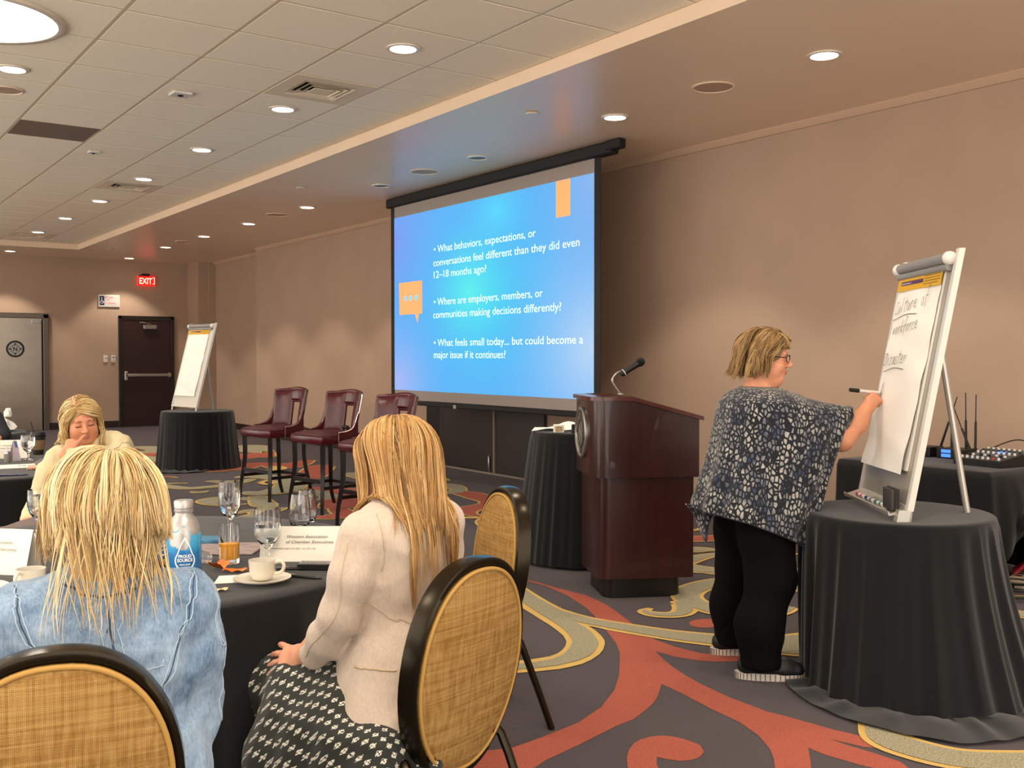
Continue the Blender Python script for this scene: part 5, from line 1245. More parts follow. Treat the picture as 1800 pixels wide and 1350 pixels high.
def marker(x0, x1, cap, lab):
    a = NM @ Vector(PfN(x0, 0.045, 0.05)); b_ = NM @ Vector(PfN(x1, 0.045, 0.05)); d_ = b_ - a
    t = thing('whiteboard_marker', lab, 'marker', tuple(a), 0, 'markers in the easel tray')
    MB().tube([tuple(d_ * 0.3), tuple(d_)], 0.0095, 10).build('marker_body', m_white, t, ang=40)
    MB().tube([(0, 0, 0), tuple(d_ * 0.32)], [0.009, 0.0105], 10).build('marker_cap', M('marker_cap_' + cap, cap, rough=0.4), t, ang=40)
    MB().tube([tuple(d_ * 0.62), tuple(d_ * 0.78)], 0.0097, 10).build('marker_band', M('marker_band_' + cap, cap, rough=0.4), t, ang=40)
marker(-0.235, -0.12, 'c22a55', 'whiteboard marker with a pink cap in the easel tray')
marker(-0.10, 0.02, '1f2d6b', 'whiteboard marker with a navy cap in the easel tray')
marker(0.035, 0.15, '117a70', 'whiteboard marker with a teal cap in the easel tray')
er = thing('board_eraser', 'dark grey felt eraser standing in the easel tray', 'eraser', tuple(NM @ Vector(PfN(0.245, 0.038, 0.048))), math.atan2(-0.796, -0.605))
MB().box((0, 0.005, 0.05), (0.12, 0.022, 0.095), 0.006, 2).build('eraser_felt', M('eraser_felt', '2b2826', rough=0.95, var=(80, 0.4), bump=(200, 0.6)), er, ang=50)
MB().box((0, -0.012, 0.05), (0.115, 0.014, 0.09), 0.005, 2).build('eraser_back', M('eraser_back', '3a3532', rough=0.7), er, ang=50)

# ---------------------------------------------------------------- sound table
t = thing('folding_table', 'rectangular folding table under black cloth carrying the sound equipment', 'table', (6.29, 3.92, 0))
MB().box((0, 0, 0.735), (0.74, 1.06, 0.03), 0.004).build('tabletop', m_top, t, smooth=False)
for sx in (-1, 1):
    for sy in (-1, 1):
        MB().tube([(sx * 0.3, sy * 0.45, 0.72), (sx * 0.3, sy * 0.45, 0.0)], 0.014, 8).build('leg', m_legmetal, t)
# its cloth: rounded rectangle drop, gathered into a knot at the near corner
nA = 240
P = np.array(rrect(-0.385, 0.385, -0.545, 0.545, 0.02, 5))
seg = np.r_[0, np.cumsum(np.linalg.norm(np.diff(np.vstack([P, P[:1]]), axis=0), axis=1))]
s_ = np.linspace(0, seg[-1], nA, endpoint=False)
PP = np.c_[np.interp(s_, seg, np.r_[P[:, 0], P[0, 0]]), np.interp(s_, seg, np.r_[P[:, 1], P[0, 1]])]
ctr = PP / (np.abs(PP) / np.array([0.385, 0.545])).max(axis=1)[:, None]
nrm = PP / np.linalg.norm(PP, axis=1)[:, None]
rows = [np.c_[PP * k, np.full(nA, 0.757)] for k in (0.001, 0.5, 0.97)] + [np.c_[PP, np.full(nA, 0.752)]]
fold = smoothnoise(nA, 30, 1.0, 44)
knot = np.exp(-((PP[:, 0] + 0.10) ** 2 + (PP[:, 1] + 0.545) ** 2) / 0.05)     # gathered toward this spot
for i in range(1, 19):
    q = i / 18
    low = 0.05 + 0.30 * knot
    z = 0.752 - (0.752 - low) * q
    off = 0.012 + 0.05 * q + 0.045 * q * fold + 0.05 * knot * math.sin(q * 3.0)
    pull = 0.25 * knot * q
    xy = PP * (1 - pull[:, None] * 0.0) + nrm * off[:, None]
    xy[:, 0] += (-0.10 - xy[:, 0]) * pull
    rows.append(np.c_[xy, z])
o = MB().grid(np.stack(rows, axis=1), wrapu=True).build('tablecloth', m_bcloth, ang=75, loc=(6.29, 3.92, 0.0))
tag(o, 'black cloth knotted at the corner of the sound equipment table', 'tablecloth', 'black tablecloths')
kn = MB()
for k in range(3):
    a = k * 2.1
    kn.tube(spline([(0.05 * math.cos(a + q), 0.02 * math.sin(2 * q + a), 0.05 * math.sin(a + q)) for q in np.linspace(0, 4.2, 9)], 28), 0.026, 10)
kn.tube(spline([(0.0, 0, 0), (0.05, -0.03, -0.06), (0.09, -0.02, -0.14)], 10), [0.02, 0.03, 0.035, 0.04, 0.045, 0.05, 0.05, 0.05, 0.05, 0.05, 0.05][:len(spline([(0, 0, 0), (1, 0, 0), (2, 0, 0)], 10))], 10)
tag(kn.build('cloth_knot', m_bcloth, o, ang=80, loc=(-0.13, -0.63, -0.02 + 0.46)))
EQ = 0.759
t = thing('audio_mixer', 'black audio mixing desk with rows of knobs on the sound table', 'mixer', (6.36, 3.60, EQ), -0.12)
sl_ = lambda y: 0.045 + 0.05 * (y + 0.16) / 0.32
V = [(-0.17, -0.16, 0), (0.17, -0.16, 0), (0.17, 0.16, 0), (-0.17, 0.16, 0), (-0.17, -0.16, 0.04), (0.17, -0.16, 0.04), (0.17, 0.16, 0.09), (-0.17, 0.16, 0.09)]
# the control face rises away from the camera: turn the box so that its low edge looks at the room
V = [(v[1] * 1.06, -v[0] * 1.0, v[2]) for v in V]
MB().add(V, [(0, 3, 2, 1), (4, 5, 6, 7), (0, 1, 5, 4), (1, 2, 6, 5), (2, 3, 7, 6), (3, 0, 4, 7)]).build('mixer_case', M('mixer_black', '101013', rough=0.45), t, smooth=False)
fz = lambda x: 0.04 + 0.05 * (x / 1.06 + 0.16) / 0.32
V = [(-0.155, -0.155, fz(-0.155) + 0.001), (-0.155, 0.155, fz(-0.155) + 0.001), (0.155, 0.155, fz(0.155) + 0.001), (0.155, -0.155, fz(0.155) + 0.001)]
MB().add(V, [(0, 1, 2, 3)]).build('control_face', M('mixer_face', '3c3e42', rough=0.5), t, smooth=False)
kc = [M('knob_white', 'd0d0d0', rough=0.4), M('knob_red', 'b03a3a', rough=0.4), M('knob_black', '151515', rough=0.4)]
kb = None
for i in range(6):
    for j in range(8):
        x = -0.135 + i * 0.052; y = -0.135 + j * 0.038
        if i in (1, 2) : continue
        m_ = kc[0] if i in (0, 3, 5) else kc[2]
        kk = (m_.name)
        MB().lathe([(0.009, 0.0), (0.008, 0.016), (0.0001, 0.017)], 8, c=(x, y, fz(x))).build('knob', m_ if not (i == 0 and j == 1) else kc[1], t, ang=40)
for j in range(8):
    y = -0.135 + j * 0.038
    MB().box((-0.06, y, fz(-0.06) + 0.001), (0.085, 0.004, 0.003)).build('fader_slot', m_black, t, smooth=False)
    MB().box((-0.075 + 0.012 * (j % 3), y, fz(-0.06) + 0.008), (0.018, 0.012, 0.014), 0.002).build('fader_cap', kc[2] if j % 2 else kc[0], t, smooth=False)
MB().add([(0.04, 0.02, fz(0.04) + 0.004), (0.04, -0.04, fz(0.04) + 0.004), (0.085, -0.04, fz(0.085) + 0.004), (0.085, 0.02, fz(0.085) + 0.004)], [(0, 1, 2, 3)]).build('display', M('mixer_display', '2a5cff', emit='3a7bff', estr=1.5), t, smooth=False)
def receiver(x, y, lab, ants, leds):
    t = thing('wireless_receiver', lab, 'receiver', (x, y, EQ), math.radians(88), 'wireless microphone receivers')
    # local: front face looks toward -x world => local +y
    MB().box((0, 0, 0.035), (0.21, 0.17, 0.068), 0.004).build('receiver_case', m_black, t, smooth=False)
    for z in leds:
        MB().box((0.03, 0.0865, z), (0.07, 0.003, 0.022)).build('receiver_display', M('receiver_blue', '2f63ff', emit='3f78ff', estr=1.8), t, smooth=False)
    MB().lathe([(0.008, 0), (0.008, 0.01), (0.0001, 0.011)], 10).build('receiver_knob', m_white, t).matrix_local = frame((-0.07, 0.087, 0.045), (1, 0, 0), (0, 0, 1))
    for (ax_, dx, dy, L_) in ants:
        P = [(ax_, -0.07, 0.06), (ax_ + dx * 0.5 * L_, -0.07 + dy * 0.5 * L_, 0.06 + 0.5 * L_), (ax_ + dx * 0.52 * L_, -0.07 + dy * 0.52 * L_, 0.06 + 0.52 * L_), (ax_ + dx * L_, -0.07 + dy * L_, 0.06 + L_)]
        MB().tube(P, [0.009, 0.008, 0.004, 0.0035], 8).build('antenna', m_black, t, ang=40)
receiver(6.56, 4.23, 'black wireless receiver with one blue light, left of the pair', [(-0.085, -0.35, 0.0, 0.36), (0.08, 0.02, 0.0, 0.30)], (0.045,))
receiver(6.57, 3.98, 'black wireless receiver with two blue displays and tall antennas', [(-0.09, 0.0, 0.0, 0.38), (-0.02, 0.02, 0.0, 0.39), (0.09, 0.0, 0.0, 0.32), (-0.05, 0.45, 0.0, 0.28)], (0.05, 0.02))
tag(MB().tube(spline([(6.50, 3.80, 0.80), (6.60, 3.62, 0.90), (6.62, 3.52, 0.90), (6.58, 3.44, 0.86), (6.60, 3.38, 0.84)], 24), 0.004, 6).build('audio_cable', m_black), 'black cable arching behind the mixing desk', 'cable')
tag(MB().tube(spline([(6.42, 4.30, 0.80), (6.36, 4.14, 0.79), (6.33, 4.22, 0.77), (6.36, 4.38, 0.766)], 20), 0.0035, 6).build('audio_cable', M('grey_cable', '8a8a8a', rough=0.5)), 'thin grey cable looping in front of the receivers', 'cable')
# floor clutter beneath
t = thing('power_strip', 'pale flat power strip on the carpet below the sound table', 'power strip', (6.42, 3.43, 0.0), 0.3)
MB().box((0, 0, 0.055), (0.34, 0.10, 0.045), 0.006).box((-0.1, 0, 0.016), (0.05, 0.05, 0.032)).box((0.1, 0, 0.016), (0.05, 0.05, 0.032)).build('strip_body', M('strip_cream', 'c9b49a', rough=0.5), t, smooth=False)
for k in range(4): MB().box((-0.11 + k * 0.07, 0, 0.0785), (0.03, 0.035, 0.003)).build('socket', m_black, t, smooth=False)
tag(MB().tube(spline([(6.30, 3.42, 0.09), (6.34, 3.36, 0.16), (6.42, 3.36, 0.17), (6.45, 3.44, 0.13), (6.37, 3.46, 0.10), (6.40, 3.38, 0.14), (6.52, 3.42, 0.10)], 40), 0.012, 8).build('red_cable', M('red_cable', 'a02630', rough=0.45)), 'thick red cable looped over the pale power strip', 'cable')
tag(MB().tube(spline([(6.05 + 0.17 * math.cos(q) * (1 - 0.02 * q), 3.25 + 0.12 * math.sin(q), 0.012 + 0.006 * q) for q in np.linspace(0, 17, 40)], 160), 0.007, 6).build('coiled_cable', m_black), 'coiled black cable on the carpet below the sound table', 'cable')

# ---------------------------------------------------------------- tableware
m_glass = M('clear_glass', 'ffffff', rough=0.0, spec=0.5, trans=1.0, ior=1.45)
m_water = M('water', 'f4fbff', rough=0.0, trans=1.0, ior=1.33)
m_juice = M('orange_juice', 'ffb21a', rough=0.4)
m_china = M('white_china', 'd9d2c2', rough=0.18, spec=0.5, coat=0.3)
m_coffee = M('coffee', '2b160b', rough=0.1)
TZ = 0.758
def goblet(x, y, lab, h=0.185, r=0.043, water=0.62, z=TZ, name='water_goblet'):
    t = thing(name, lab, 'glass', (x, y, z), 0, 'water goblets')
    b0 = 0.055
    prof = [(0.0001, 0.0), (0.034, 0.0), (0.034, 0.003), (0.02, 0.007), (0.007, 0.012), (0.0055, 0.03), (0.009, 0.038), (0.006, 0.046), (0.014, b0),
            (r * 0.75, b0 + 0.022), (r * 0.97, b0 + 0.05), (r, b0 + 0.08), (r * 0.93, h), (r * 0.93 - 0.0015, h), (r - 0.002, b0 + 0.08), (r * 0.97 - 0.002, b0 + 0.05), (r * 0.75 - 0.002, b0 + 0.024), (0.012, b0 + 0.006), (0.0001, b0 + 0.004)]
    MB().lathe(prof, 32).build('glass', m_glass, t, ang=60)
    if water:
        zt = b0 + (h - b0) * water
        rt = np.interp(zt, [b0 + 0.05, b0 + 0.08, h], [r * 0.97, r, r * 0.93]) - 0.0026
        MB().lathe([(0.0001, b0 + 0.0046), (0.0114, b0 + 0.0068), (r * 0.75 - 0.0026, b0 + 0.0244), (r * 0.97 - 0.0026, b0 + 0.05), (rt, zt), (0.0001, zt)], 32).build('water', m_water, t, ang=60)
    return t
goblet(1.426, 3.965, 'stemmed goblet of water behind the orange juice glass', h=0.20, r=0.044, water=0.72)
goblet(1.312, 3.285, 'stemmed goblet of water standing right in front of the white tent card', h=0.185, r=0.046, water=0.62)
goblet(0.80, 4.39, 'stemmed water goblet half hidden by the denim jacket woman', h=0.17, r=0.04, water=0.8)
def stemless(x, y, lab):
    t = thing('stemless_glass', lab, 'glass', (x, y, TZ), 0, 'empty stemless glasses')
    MB().lathe([(0.0001, 0.0), (0.03, 0.0), (0.041, 0.02), (0.044, 0.05), (0.041, 0.095), (0.034, 0.135), (0.0325, 0.135), (0.0392, 0.095), (0.042, 0.05), (0.039, 0.022), (0.028, 0.006), (0.0001, 0.006)], 32).build('glass', m_glass, t, ang=60)
stemless(1.70, 3.91, 'empty clear stemless glass standing behind the tent card')
stemless(1.78, 4.02, 'second empty stemless glass just behind the first')
t = thing('juice_glass', 'straight glass half full of orange juice', 'glass', (1.206, 3.36, TZ))
MB().lathe([(0.0001, 0.0), (0.032, 0.0), (0.034, 0.004), (0.0345, 0.13), (0.033, 0.13), (0.0325, 0.016), (0.0001, 0.014)], 32).build('glass', m_glass, t, ang=60)
MB().lathe([(0.0001, 0.0145), (0.0322, 0.0165), (0.0328, 0.068), (0.0001, 0.068)], 32).build('juice', m_juice, t, ang=60)

def cup_saucer(x, y, rz, lab, cup=True):
    t = thing('coffee_cup', lab, 'cup', (x, y, TZ + 0.012), rz, 'white coffee cups')
    MB().lathe([(0.0001, 0.0), (0.026, 0.0), (0.03, 0.004), (0.038, 0.02), (0.0415, 0.06), (0.0395, 0.06), (0.036, 0.022), (0.028, 0.008), (0.0001, 0.006)], 36).build('cup_body', m_china, t, ang=60)
    MB().tube(spline([(0.040, 0, 0.052), (0.058, 0, 0.056), (0.068, 0, 0.042), (0.060, 0, 0.024), (0.038, 0, 0.016)], 20), 0.0055, 8).build('handle', m_china, t)
    MB().lathe([(0.0001, 0.045), (0.0388, 0.045)], 24).build('coffee', m_coffee, t)
    s = MB().lathe([(0.0001, 0.004), (0.03, 0.0), (0.05, 0.004), (0.087, 0.016), (0.088, 0.019), (0.05, 0.009), (0.03, 0.0085), (0.0001, 0.0085)], 40).build('saucer', m_china, None, ang=60, loc=(x, y, TZ))
    tag(s, 'white saucer under ' + lab.replace('white coffee cup', 'the coffee cup').replace('on its saucer ', ''), 'saucer', 'white saucers')
cup_saucer(1.18, 3.0, -0.65, 'white coffee cup on its saucer in front of the tent card')
cup_saucer(0.575, 3.27, -2.4, 'white coffee cup on its saucer left of the denim jacket woman')
t = tag(MB().lathe([(0.0001, 0.004), (0.06, 0.0), (0.075, 0.004), (0.11, 0.016), (0.111, 0.019), (0.075, 0.009), (0.0001, 0.008)], 44).build('side_plate', m_china, ang=60, loc=(0.42, 3.36, TZ)), 'white side plate at the left picture edge of the foreground table', 'plate')

def print_mat(name, base, ink, scale=30, stretch=(1, 6, 1)):
    return M(name, base, rough=0.4, var=(scale, 0.5), var2=ink, stretch=stretch)
# aluminium water bottles
def bottle_mat():
    m = M('bottle_print', '1c76b8', rough=0.25, spec=0.5)
    nt = m.node_tree; b = nt.nodes['Principled BSDF']; N = nt.nodes.new; L = nt.links.new
    tc = N('ShaderNodeTexCoord'); n = N('ShaderNodeTexNoise'); n.inputs['Scale'].default_value = 26; n.inputs['Detail'].default_value = 3
    sp = N('ShaderNodeSeparateXYZ'); L(tc.outputs['Object'], sp.inputs[0]); L(tc.outputs['Object'], n.inputs['Vector'])
    ma = N('ShaderNodeMath'); ma.operation = 'MULTIPLY_ADD'; ma.inputs[1].default_value = 0.05; L(n.outputs[0], ma.inputs[0]); L(sp.outputs['Z'], ma.inputs[2])
    cr = N('ShaderNodeValToRGB'); mr = N('ShaderNodeMapRange'); mr.inputs[1].default_value = 0.0; mr.inputs[2].default_value = 0.22
    L(ma.outputs[0], mr.inputs[0]); L(mr.outputs[0], cr.inputs[0])
    e = cr.color_ramp.elements
    e[0].position = 0.0; e[0].color = (*lin('10131c'), 1); e[1].position = 1.0; e[1].color = (*lin('2f93cf'), 1)
    for p, c_ in ((0.26, '11182a'), (0.30, '18639f'), (0.55, '1f6fb0'), (0.62, '2b8fca'), (0.85, '58b4dc')):
        q = e.new(p); q.color = (*lin(c_), 1)
    L(cr.outputs[0], b.inputs['Base Color'])
    return m
m_bprint = bottle_mat()
m_alub = M('bottle_aluminium', 'b6b4b2', rough=0.35, metal=0.6)
def bottle(x, y, rz, lab):
    t = thing('water_bottle', lab, 'bottle', (x, y, TZ), rz, 'aluminium water bottles')
    R = 0.051
    MB().lathe([(0.0001, 0.0), (0.044, 0.0), (0.0495, 0.006), (0.0505, 0.012), (R, 0.018), (R, 0.155), (R - 0.004, 0.178), (0.036, 0.20), (0.026, 0.212), (0.0245, 0.222), (0.0245, 0.226), (0.0001, 0.226)], 40).build('bottle_body', m_alub, t, ang=50)
    n = 72; V = []; F = []
    for i in range(n):
        a = 2 * math.pi * i / n
        zt = 0.165 + 0.013 * math.sin(3 * a + 0.6) + 0.006 * math.sin(7 * a)
        for z in (0.006, 0.02, 0.10, zt):
            rr = R + 0.0006 if z > 0.012 else 0.0502
            if z > 0.157: rr = R + 0.0006 - (z - 0.157) * 0.22
            V.append((rr * math.cos(a), rr * math.sin(a), z))
        for k in range(3): F.append((i * 4 + k, ((i + 1) % n) * 4 + k, ((i + 1) % n) * 4 + k + 1, i * 4 + k + 1))
    lb = MB().add(V, F).build('printed_wrap', m_bprint, t, ang=80)
    cap = MB().lathe([(0.0275, 0.219), (0.0285, 0.223), (0.0285, 0.229), (0.026, 0.231), (0.0285, 0.233), (0.029, 0.252), (0.026, 0.256), (0.0001, 0.257)], 30).build('cap', m_alub, t, ang=40)
    # drop outline and lettering curved on the wrap; local -y faces the camera
    Rr = R + 0.0016
    cyl = lambda u, z, d=0.0: (Rr * math.sin(u / Rr), -Rr * math.cos(u / Rr), z)
    m_pw = M('bottle_white_ink', 'f2f4f6', rough=0.4)
    dr = [(0, 0.150)] + [(0.031 * math.sin(a), 0.078 - 0.031 * math.cos(a)) for a in np.linspace(math.pi * 0.72, -math.pi * 0.72, 30)]
    D = spline(dr, 90, closed=True); c_ = np.array([0, 0.083])
    Din = c_ + (D - c_) * 0.87
    k = len(D); b = MB()
    b.add([cyl(*p) for p in D] + [cyl(*p) for p in Din], [(i, (i + 1) % k, k + (i + 1) % k, k + i) for i in range(k)])
    b.build('drop_emblem', m_pw, lb, smooth=False)
    for body, w, z, h in (('PROUD', 0.038, 0.087, 0.0095), ('SOURCE', 0.046, 0.075, 0.0095), ('SPRING WATER', 0.032, 0.064, 0.0042)):
        me = text_mesh(body, 1.0, 0, 1.0, 0.03)
        V = np.empty(len(me.vertices) * 3); me.vertices.foreach_get('co', V); V = V.reshape(-1, 3)
        x0, x1 = V[:, 0].min(), V[:, 0].max()
        Q = np.array([cyl((p[0] - x0) / (x1 - x0) * w - w / 2, z + p[1] * h / 0.729) for p in V])
        me.vertices.foreach_set('co', Q.ravel()); me.materials.append(m_pw)
        o = bpy.data.objects.new('bottle_lettering', me); COL.objects.link(o); o.parent = lb
    MB().add([cyl(0.012 * math.cos(a) * 0.75, 0.027 + 0.012 * math.sin(a) * 0.75) for a in np.linspace(0, 6.283, 20, endpoint=False)], [tuple(range(20))]).build('gold_badge', M('badge_gold', 'd8a43a', rough=0.4), lb, smooth=False)
    return t
bottle(0.985, 3.14, -0.26, 'silver and blue aluminium water bottle with a white drop emblem')
bottle(0.975, 3.42, 0.35, 'second blue water bottle half hidden behind blonde hair')

# tent cards
m_card = M('card_stock', 'e4dfd2', rough=0.65)
m_cink = M('card_ink', '3a3a38', rough=0.6)
def tent(x, y, rz, w, h, lab, text=True, z=TZ, creased=False):
    t = thing('tent_card', lab, 'tent card', (x, y, z), rz, 'tent name cards')
    d = h * 0.32
    b = MB()
    n = 9
    for s in (-1, 1):
        A = np.zeros((n, 7, 3))
        for i, u in enumerate(np.linspace(-0.5, 0.5, n)):
            for j, v in enumerate(np.linspace(0, 1, 7)):
                bow = 0.006 * math.sin(v * math.pi) * math.cos(u * 3) * (1 if creased else 0.2)
                A[i, j] = (u * w, s * d * (1 - v) + bow, v * h)
        b.grid(A)
    b.build('card', m_card, t, ang=60)
    if text:
        nrm_y = -(d + 0.0)
        Fm = lambda u, v: frame((u, -d * (1 - v / h) - 0.0016 - (0.002 if creased else 0.0012), v), (1, 0, 0), (0, d / h, 1))
        text_obj('card_lettering', 'Western Association', m_cink, Fm(-w * 0.2, h * 0.67), width=w * 0.46, height=0.0105, parent=t, shear=0.2)
        text_obj('card_lettering', 'of Chamber Executives', m_cink, Fm(-w * 0.21, h * 0.52), width=w * 0.54, height=0.0105, parent=t, shear=0.2)
        small_print('card_small_print', M('card_grey_ink', '9a978e', rough=0.6), Fm(-w * 0.42, h * 0.36), w * 0.55, 0.0045, 4, t)
        b = MB()
        fr = Fm(-w * 0.43, h * 0.44)
        for poly_ in ([(0.0, 0.04), (0.011, 0.04), (0.02, 0.016), (0.013, 0.0)], [(0.026, 0.026), (0.021, 0.04), (0.036, 0.04)]):
            b.add([tuple(fr @ Vector((px_ * h / 0.11, py_ * h / 0.11, 0))) for px_, py_ in poly_], [tuple(range(len(poly_)))])
        b.build('card_logo', m_cink, t, smooth=False)
    return t
tent(1.44, 3.265, -0.61, 0.30, 0.115, 'white tent card lettered Western Association beside the cream blazer woman')
tent(0.545, 3.66, -0.55 - 0.25, 0.26, 0.14, 'creased white tent card at the left edge of the foreground table', creased=True)

def flat_item(name, x, y, rz, w, l, th, mat, lab, cat, z=TZ, group=None):
    o = MB().box((0, 0, th / 2), (w, l, th), min(0.002, th * 0.3)).build(name, mat, smooth=False, loc=(x, y, z)); o.rotation_euler = (0, 0, rz)
    return tag(o, lab, cat, group)
t = thing('black_tin_box', 'flat black box with grey lettering in front of the tent card', 'box', (1.405, 3.10, TZ), -0.66)
MB().box((0, 0, 0.01), (0.115, 0.055, 0.02), 0.002).build('box_body', M('tin_black', '17181a', rough=0.35), t, smooth=False)
MB().box((0, 0, 0.0208), (0.108, 0.05, 0.0016)).build('box_lid', M('tin_grey', '6f6e6c', rough=0.4, var=(90, 0.4)), t, smooth=False)
small_print('box_lettering', m_cink, Matrix.Translation((-0.045, -0.016, 0.0219)), 0.09, 0.012, 6, t)
def pen(x, y, rz, lab, col='101012', z=TZ, L_=0.14):
    t = thing('ballpoint_pen', lab, 'pen', (x, y, z + 0.006), rz, 'pens on the tables')
    MB().tube([(-L_ / 2, 0, 0), (L_ * 0.35, 0, 0), (L_ * 0.46, 0, 0), (L_ / 2, 0, 0)], [0.0045, 0.005, 0.003, 0.001], 8).build('pen_barrel', M('pen_' + col, col, rough=0.3), t, ang=40)
    MB().box((-L_ * 0.33, 0, 0.0065), (0.045, 0.003, 0.002), 0.0005).build('pen_clip', m_silver, t, smooth=False)
pen(1.305, 2.985, -0.95, 'black pen lying right of the coffee cup saucer')
pen(1.33, 3.12, -0.4, 'short black pen lying behind the cup handle', L_=0.10)
m_wrapo = M('orange_wrapper', 'cf6a1d', rough=0.35, var=(40, 0.25))
def crumple(name, x, y, z, r, sx, sy, sz, mat, lab, cat, seed=1, n=18, amp=0.35, group=None):
    rr = np.random.default_rng(seed); b = bmesh.new()
    bmesh.ops.create_icosphere(b, subdivisions=3, radius=1)
    K = rr.normal(size=(10, 3)) * 3.2; Ph = rr.uniform(0, 6.28, 10)
    for v in b.verts:
        p = np.array(v.co); d = 1 + amp * np.sum(np.abs(np.sin(K @ p + Ph)) - 0.6) / 4
        v.co = Vector((p[0] * d * sx * r, p[1] * d * sy * r, max(p[2] * d * sz * r, -0.3 * sz * r)))
    mb = MB().bm(b); zmin = min(v[2] for v in mb.v)
    o = mb.build(name, mat, ang=25, loc=(x, y, z - zmin)); return tag(o, lab, cat, group)
def wrapper(x, y, rz, w, l, lab, mat, fold=0.02):
    A = np.zeros((8, 6, 3))
    for i, u in enumerate(np.linspace(-0.5, 0.5, 8)):
        for j, v in enumerate(np.linspace(-0.5, 0.5, 6)):
            A[i, j] = (u * w, v * l, 0.003 + fold * abs(u) ** 1.3 + 0.006 * math.sin(7 * u + 5 * v) ** 2)
    b = MB().grid(A); A2 = A.copy(); A2[..., 2] -= 0.0012; b.grid(A2)
    o = b.build('candy_wrapper', mat, ang=40, loc=(x, y, TZ)); o.rotation_euler = (0, 0, rz)
    return tag(o, lab, 'wrapper', 'candy wrappers')
wrapper(1.142, 3.275, 0.5, 0.055, 0.045, 'upright folded orange candy wrapper beside the juice glass', m_wrapo, 0.05)
wrapper(1.170, 3.205, -0.6, 0.075, 0.035, 'flat orange candy wrapper on the napkin beside the saucer', m_wrapo, 0.012)
wrapper(1.03, 2.965, -0.3, 0.055, 0.02, 'small torn cream wrapper scrap near the table edge', M('scrap_cream', 'd9b98c', rough=0.5, var=(60, 0.3)), 0.006)
wrapper(0.70, 4.12, 0.4, 0.06, 0.05, 'pale yellow candy wrapper near the purple pen', M('wrap_yellow', 'c9c59a', rough=0.4, var=(50, 0.4)), 0.03)
o = MB().add([(-0.07, -0.05, 0.001), (0.08, -0.06, 0.001), (0.09, 0.05, 0.001), (-0.05, 0.06, 0.001), (-0.07, -0.05, 0.0024), (0.08, -0.06, 0.0024), (0.09, 0.05, 0.0024), (-0.05, 0.06, 0.0024)], [(0, 1, 2, 3), (4, 5, 6, 7), (0, 1, 5, 4), (1, 2, 6, 5), (2, 3, 7, 6), (3, 0, 4, 7)]).build('paper_napkin', m_paper, smooth=False, loc=(1.135, 3.10, TZ - 0.001)); o.rotation_euler = (0, 0, -0.3)
tag(o, 'white paper napkin slipped under the saucer', 'napkin')
flat_item('magazine', 1.26, 3.62, -0.62, 0.30, 0.22, 0.006, print_mat('magazine_print', 'b9a9a6', '5c4a48', 22), 'glossy brownish printed magazine behind the juice glass', 'magazine')
flat_item('brochure', 1.24, 3.80, -0.62, 0.20, 0.10, 0.012, print_mat('brochure_print', '4f93b8', '1d3e5c', 30), 'small blue brochure stack beyond the water bottle', 'brochure', z=TZ + 0.0065)
m_film = M('clear_film', 'ffffff', rough=0.08, trans=0.92, ior=1.2)
o = crumple('plastic_cup', 1.137, 3.43, TZ, 0.032, 1.0, 1.0, 0.9, m_film, 'crumpled clear plastic cup between the bottle and the juice glass', 'plastic cup', 3, amp=0.25)
flat_item('smartphone', 0.66, 4.36, -0.6, 0.15, 0.075, 0.009, M('phone_black', '08080a', rough=0.08), 'black smartphone lying flat on the left of the foreground table', 'phone')
pen(0.765, 4.26, -0.4, 'purple highlighter pen lying near the salt shaker', '8a4fc0', L_=0.09)
def shaker(x, y, lab, fill='d9d6cc', z=TZ):
    t = thing('salt_shaker', lab, 'shaker', (x, y, z), 0, 'glass salt and pepper shakers')
    MB().lathe([(0.0001, 0.0), (0.019, 0.0), (0.021, 0.004), (0.019, 0.06), (0.0001, 0.06)], 20).build('shaker_body', M('shaker_' + fill, fill, rough=0.2), t, ang=50)
    MB().lathe([(0.0205, 0.058), (0.0205, 0.068), (0.014, 0.078), (0.0001, 0.081)], 20).build('shaker_cap', m_chrome, t, ang=50)
shaker(0.715, 3.90, 'glass salt shaker beside the blonde hair on the foreground table')

# left banquet table
goblet(1.318, 7.54, 'water goblet on the left banquet table in front of the coffee cup', h=0.17, r=0.047, water=0.85)
t = thing('takeaway_cup', 'takeaway coffee cup with black lid, brown sleeve and straw', 'cup', (1.453, 7.94, TZ))
MB().lathe([(0.0001, 0.0), (0.036, 0.0), (0.05, 0.135), (0.0001, 0.135)], 28).build('cup_body', M('cup_dark', '231c18', rough=0.5), t, ang=50)
MB().lathe([(0.0405, 0.035), (0.0515, 0.105), (0.0525, 0.105), (0.0415, 0.035)], 28, close=True).build('sleeve', M('cup_sleeve', '8a6f50', rough=0.8), t, ang=50)
MB().lathe([(0.053, 0.133), (0.055, 0.139), (0.052, 0.146), (0.05, 0.16), (0.047, 0.162), (0.0001, 0.158)], 28).build('lid', m_black, t, ang=40)
MB().tube([(-0.025, 0.0, 0.15), (-0.045, 0.01, 0.235)], 0.004, 8).build('straw', m_black, t)
tent(1.20, 7.78, -0.3, 0.32, 0.125, 'white tent card with faint lettering on the left banquet table', text=True)
t = thing('folded_leaflet', 'narrow folded blue and pink leaflet standing on the left banquet table', 'leaflet', (1.235, 7.55, TZ), 0.3)
MB().add([(-0.03, -0.03, 0), (0.03, -0.03, 0), (0.015, 0, 0.135), (-0.01, 0, 0.135), (-0.03, 0.03, 0), (0.03, 0.03, 0)], [(0, 1, 2, 3), (3, 2, 5, 4)]).build('leaflet_paper', print_mat('leaflet_print', 'aebfd2', 'c78f8f', 25), t, smooth=False)
